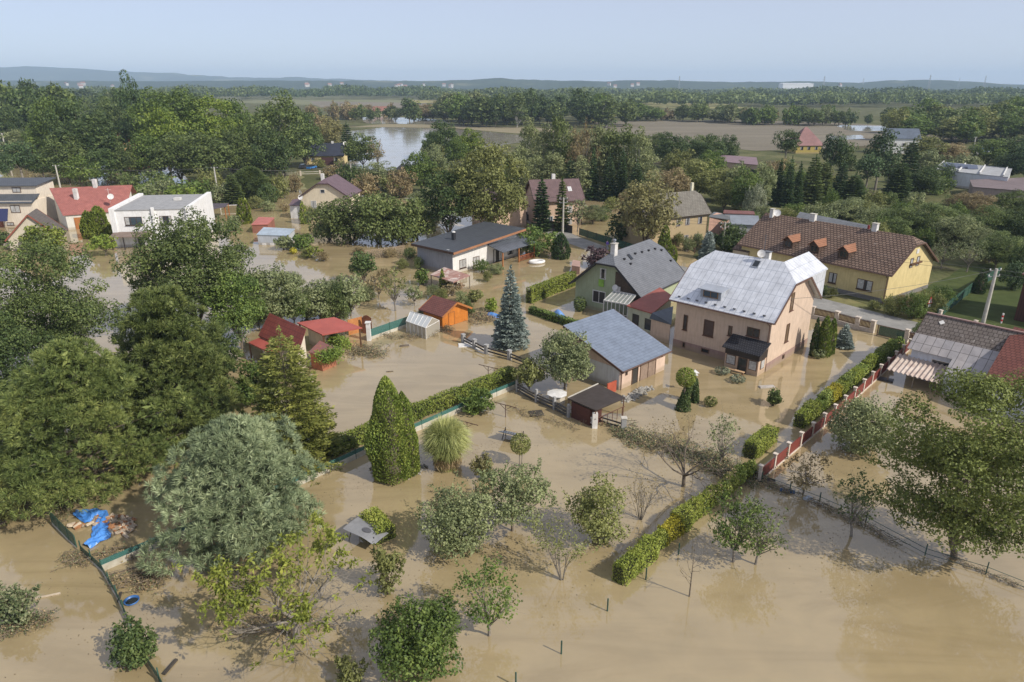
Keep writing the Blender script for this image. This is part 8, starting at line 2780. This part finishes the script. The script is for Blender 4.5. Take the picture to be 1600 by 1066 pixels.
# swing frame and bicycle in the far garden
# ---------------------------------------------------------------- two people on the road
SKIN = mat("skin", (0.55, 0.36, 0.27), (0.5, 0.32, 0.24), 5, 0.6)
def person(label, px, py, rz, jacket, trousers, hair, lean=0.1):
    b = at(px, py)
    root = thing('person', label, 'person', (b.x, b.y, 0.03), rz)
    J = {'hip': (0, 0, 0.92), 'waist': (0, 0.02 * lean, 1.08), 'chest': (0, lean * 0.35, 1.32), 'neck': (0, lean * 0.5, 1.50), 'head': (0, lean * 0.75 + 0.02, 1.62), 'top': (0, lean * 0.8, 1.74)}
    for s_, n_ in ((-1, 'l'), (1, 'r')):
        J['hj' + n_] = (0.10 * s_, 0, 0.88)
        J['kn' + n_] = (0.11 * s_, 0.03 + 0.05 * s_, 0.48)
        J['an' + n_] = (0.12 * s_, -0.03 + 0.06 * s_, 0.08)
        J['to' + n_] = (0.13 * s_, 0.14 + 0.06 * s_, 0.03)
        J['sh' + n_] = (0.19 * s_, lean * 0.42, 1.42)
        J['el' + n_] = (0.27 * s_, lean * 0.3 + 0.02, 1.15)
        J['wr' + n_] = (0.22 * s_, lean * 0.5 + 0.2, 0.98)
        for f_ in range(5):
            J['f%d%s' % (f_, n_)] = ((0.22 + (f_ - 2) * 0.018 * 1) * s_, lean * 0.5 + 0.29 - 0.01 * abs(f_ - 2), 0.93 + (0.03 if f_ == 4 else 0))
    E_ = [('hip', 'waist'), ('waist', 'chest'), ('chest', 'neck'), ('neck', 'head'), ('head', 'top')]
    for n_ in 'lr':
        E_ += [('hip', 'hj' + n_), ('hj' + n_, 'kn' + n_), ('kn' + n_, 'an' + n_), ('an' + n_, 'to' + n_), ('chest', 'sh' + n_), ('sh' + n_, 'el' + n_), ('el' + n_, 'wr' + n_)] + [('wr' + n_, 'f%d%s' % (f_, n_)) for f_ in range(5)]
    Rr = dict(hip=0.15, waist=0.125, chest=0.155, neck=0.058, head=0.095, top=0.07, hj=0.09, kn=0.062, an=0.045, to=0.035, sh=0.07, el=0.045, wr=0.032)
    def skin(name, keys, m, grow=0.0):
        ks = [k for k in J if k in keys]
        me = bpy.data.meshes.new(name)
        me.from_pydata([J[k] for k in ks], [(ks.index(a_), ks.index(b_)) for a_, b_ in E_ if a_ in ks and b_ in ks], [])
        o = bpy.data.objects.new(name, me)
        COL.objects.link(o)
        o.parent = root
        md = o.modifiers.new("skin", 'SKIN')
        for i, k in enumerate(ks):
            r = (0.009 if k[0] == 'f' else Rr.get(k, Rr.get(k[:2], 0.05))) + grow
            me.skin_vertices[0].data[i].radius = (r, r * (0.78 if k in ('chest', 'waist', 'hip') else 1))
            me.skin_vertices[0].data[i].use_root = (i == 0)
        o.modifiers.new("sub", 'SUBSURF').levels = 1
        me.materials.append(m)
        return o
    me_ = skin('body', list(J), SKIN)
    skin('jacket', ['hip', 'waist', 'chest'] + [k + n_ for n_ in 'lr' for k in ('sh', 'el', 'wr')], jacket, 0.022)
    skin('trousers', ['hip'] + [k + n_ for n_ in 'lr' for k in ('hj', 'kn', 'an')], trousers, 0.018)
    h_ = J['head']
    MB().lathe((h_[0], h_[1] - 0.02, h_[2] + 0.02), [(0.105, -0.02), (0.112, 0.05), (0.09, 0.11), (0.04, 0.14), (0.005, 0.145)], 12).build('hair', hair, root, smooth=True)
    return root
person('person in a purple jacket and grey trousers standing on the wet road', 948, 391, math.radians(-60), mat("purple_jacket", (0.16, 0.09, 0.55), (0.13, 0.07, 0.48), 5, 0.7), mat("grey_trousers", (0.30, 0.30, 0.36)), mat("dark_hair", (0.03, 0.02, 0.015)))
person('person in a pale beige coat by the dark fence, next to the purple jacket', 957, 387, math.radians(-150), mat("beige_coat", (0.50, 0.45, 0.33), (0.42, 0.37, 0.27), 5, 0.7), mat("beige_trousers", (0.40, 0.36, 0.27)), mat("fair_hair", (0.5, 0.42, 0.3)))
# parked white van by the pink house
b = at(816, 343)
vn = thing('parked_van', 'white van standing in the water beside the dusty pink house', 'van', b, 0.25)
MB().hexa([(-2.4, -0.95, 0.1), (2.3, -0.95, 0.1), (2.3, 0.95, 0.1), (-2.4, 0.95, 0.1)], [(-2.3, -0.85, 1.15), (2.25, -0.85, 1.15), (2.25, 0.85, 1.15), (-2.3, 0.85, 1.15)]).build('body', WHITE, vn)
MB().hexa([(-2.25, -0.84, 1.15), (1.6, -0.84, 1.15), (1.6, 0.84, 1.15), (-2.25, 0.84, 1.15)], [(-2.0, -0.72, 1.85), (0.7, -0.72, 1.85), (0.7, 0.72, 1.85), (-2.0, 0.72, 1.85)]).build('cab', WHITE, vn)
MB().box(-1.8, -0.83, 1.2, 0.9, -0.80, 1.65).build('side_window', G_DARK, vn)
for x in (-1.5, 1.4):
    MB().tube([(x, -0.97, 0.25), (x, -0.8, 0.25)], 0.34, 12).build('wheel', FR_K, vn)
# brick bin store and planter by the road
slab_house('bin_store', 'small flat-topped brick bin store on the wet road edge', 'bin store', [(893, 415), (906, 417), (907, 408), (895, 406)], [1.2, 1.2, 1.2, 1.2], mat("pink_brick", (0.48, 0.30, 0.23)), mat("brick_top", (0.46, 0.30, 0.25)), 0.05)
# white box by the cabin, small white boat shape
c = at(425, 612)
wb = thing('storage_box', 'white lidded box standing under the sumac-like shrub', 'box', c, -0.4)
MB().box(-0.5, -0.35, -0.3, 0.5, 0.35, 0.75).build('box', mat("grey_white_plastic", (0.6, 0.62, 0.62), rough=0.5), wb)
MB().slab([(-0.56, -0.42, 0.9), (0.56, -0.42, 0.9), (0.56, 0.4, 0.98), (-0.56, 0.4, 0.98)], 0.1).build('lid', WHITE, wb)
c = at(498, 574)
wb = thing('garden_table', 'round white garden table below the vine-edged lean-to', 'table', c)
MB().lathe((0, 0, 0.35), [(0.01, 0.05), (0.45, 0.05), (0.45, 0.0), (0.01, 0.0)], 16).build('top', WHITE, wb)
for k in range(3):
    MB().beam((0.3 * math.cos(k * 2.1), 0.3 * math.sin(k * 2.1), 0.36), (0.4 * math.cos(k * 2.1), 0.4 * math.sin(k * 2.1), -0.4), 0.05).build('leg', WHITE, wb)
# vines hanging on the lean-to and carport
for pts_, lb in (([(512, 528), (528, 530), (540, 540)], 'grape vine climbing the cream wall under the carport'), ([(500, 558), (515, 556), (528, 550)], 'grape vine trailing along the lean-to eaves')):
    rng = rng_next()
    W = [at(p_[0], p_[1], 1.5) for p_ in pts_]
    org = Vector((W[0].x, W[0].y, 0))
    root = thing('vine', lb, 'vine', org)
    P = np.vstack([np.array(W[i].lerp(W[i + 1], t)) for i in range(len(W) - 1) for t in np.linspace(0, 1, 30)])
    P = np.repeat(P, 22, 0) + rng.normal(size=(len(P) * 22, 3)) * np.array([0.35, 0.35, 0.3]) - np.array(org)
    crown_object(root, 'foliage', leaf_quads(rng, P, np.tile([0.4, -0.5, 0.8], (len(P), 1)), 0.12), LEAF['bright'])
    MB(org).tube([Vector((W[0].x, W[0].y, -0.3)), W[0], W[1], W[2]], 0.04, 5).build('stem', BARK, root)

# leaves, bark and straw adrift on the flood
rng = np.random.default_rng(77)
cl = np.array([tuple(at(px, py))[:2] for px, py in ((560, 560), (640, 560), (850, 670), (900, 690), (300, 930), (240, 950), (150, 900), (420, 1000), (700, 860), (830, 840), (950, 880), (1020, 780), (1140, 780), (1300, 840), (1400, 860), (1150, 640), (1080, 660), (1260, 690), (1310, 740), (470, 790), (540, 770), (650, 720), (760, 700), (600, 480), (700, 500), (860, 560), (1000, 640))])
i_ = rng.integers(0, len(cl), 2600)
ang = 0.7 + rng.normal(size=2600) * 0.25
rad = rng.normal(size=2600) * 3.2
P = np.stack([cl[i_, 0] + np.cos(ang) * rad + rng.normal(size=2600) * 0.5, cl[i_, 1] + np.sin(ang) * rad + rng.normal(size=2600) * 0.5, np.full(2600, 0.012)], 1)
lit = bpy.data.objects.new('floating_litter', quad_mesh('floating_litter', leaf_quads(rng, P, np.tile([0, 0, 1.0], (2600, 1)), 0.045, asp=0.5, jit=0.12, fold=0.0), mat("wet_litter", (0.20, 0.15, 0.09), (0.09, 0.07, 0.045), 3, 0.8)))
COL.objects.link(lit)
tag(lit, 'leaves and bark scattered over the flood water', None, kind='stuff')

# ---------------------------------------------------------------- haze over the whole valley
hz = MB().box(-8900, -55, -1.6, 8900, 11500, 230).build('haze', mat("haze_shell", (1, 1, 1)))
hm = bpy.data.materials.new("haze_air")
hm.use_nodes = True
ht = hm.node_tree
ht.nodes.clear()
hv = ht.nodes.new("ShaderNodeVolumePrincipled")
hv.inputs["Color"].default_value = (0.58, 0.76, 1.0, 1)
hv.inputs["Density"].default_value = 0.000125
hv.inputs["Anisotropy"].default_value = 0.0
ho = ht.nodes.new("ShaderNodeOutputMaterial")
ht.links.new(hv.outputs[0], ho.inputs["Volume"])
hz.data.materials[0] = hm
hz["kind"] = "stuff"
SC.cycles.volume_bounces = 1
drop_protos()
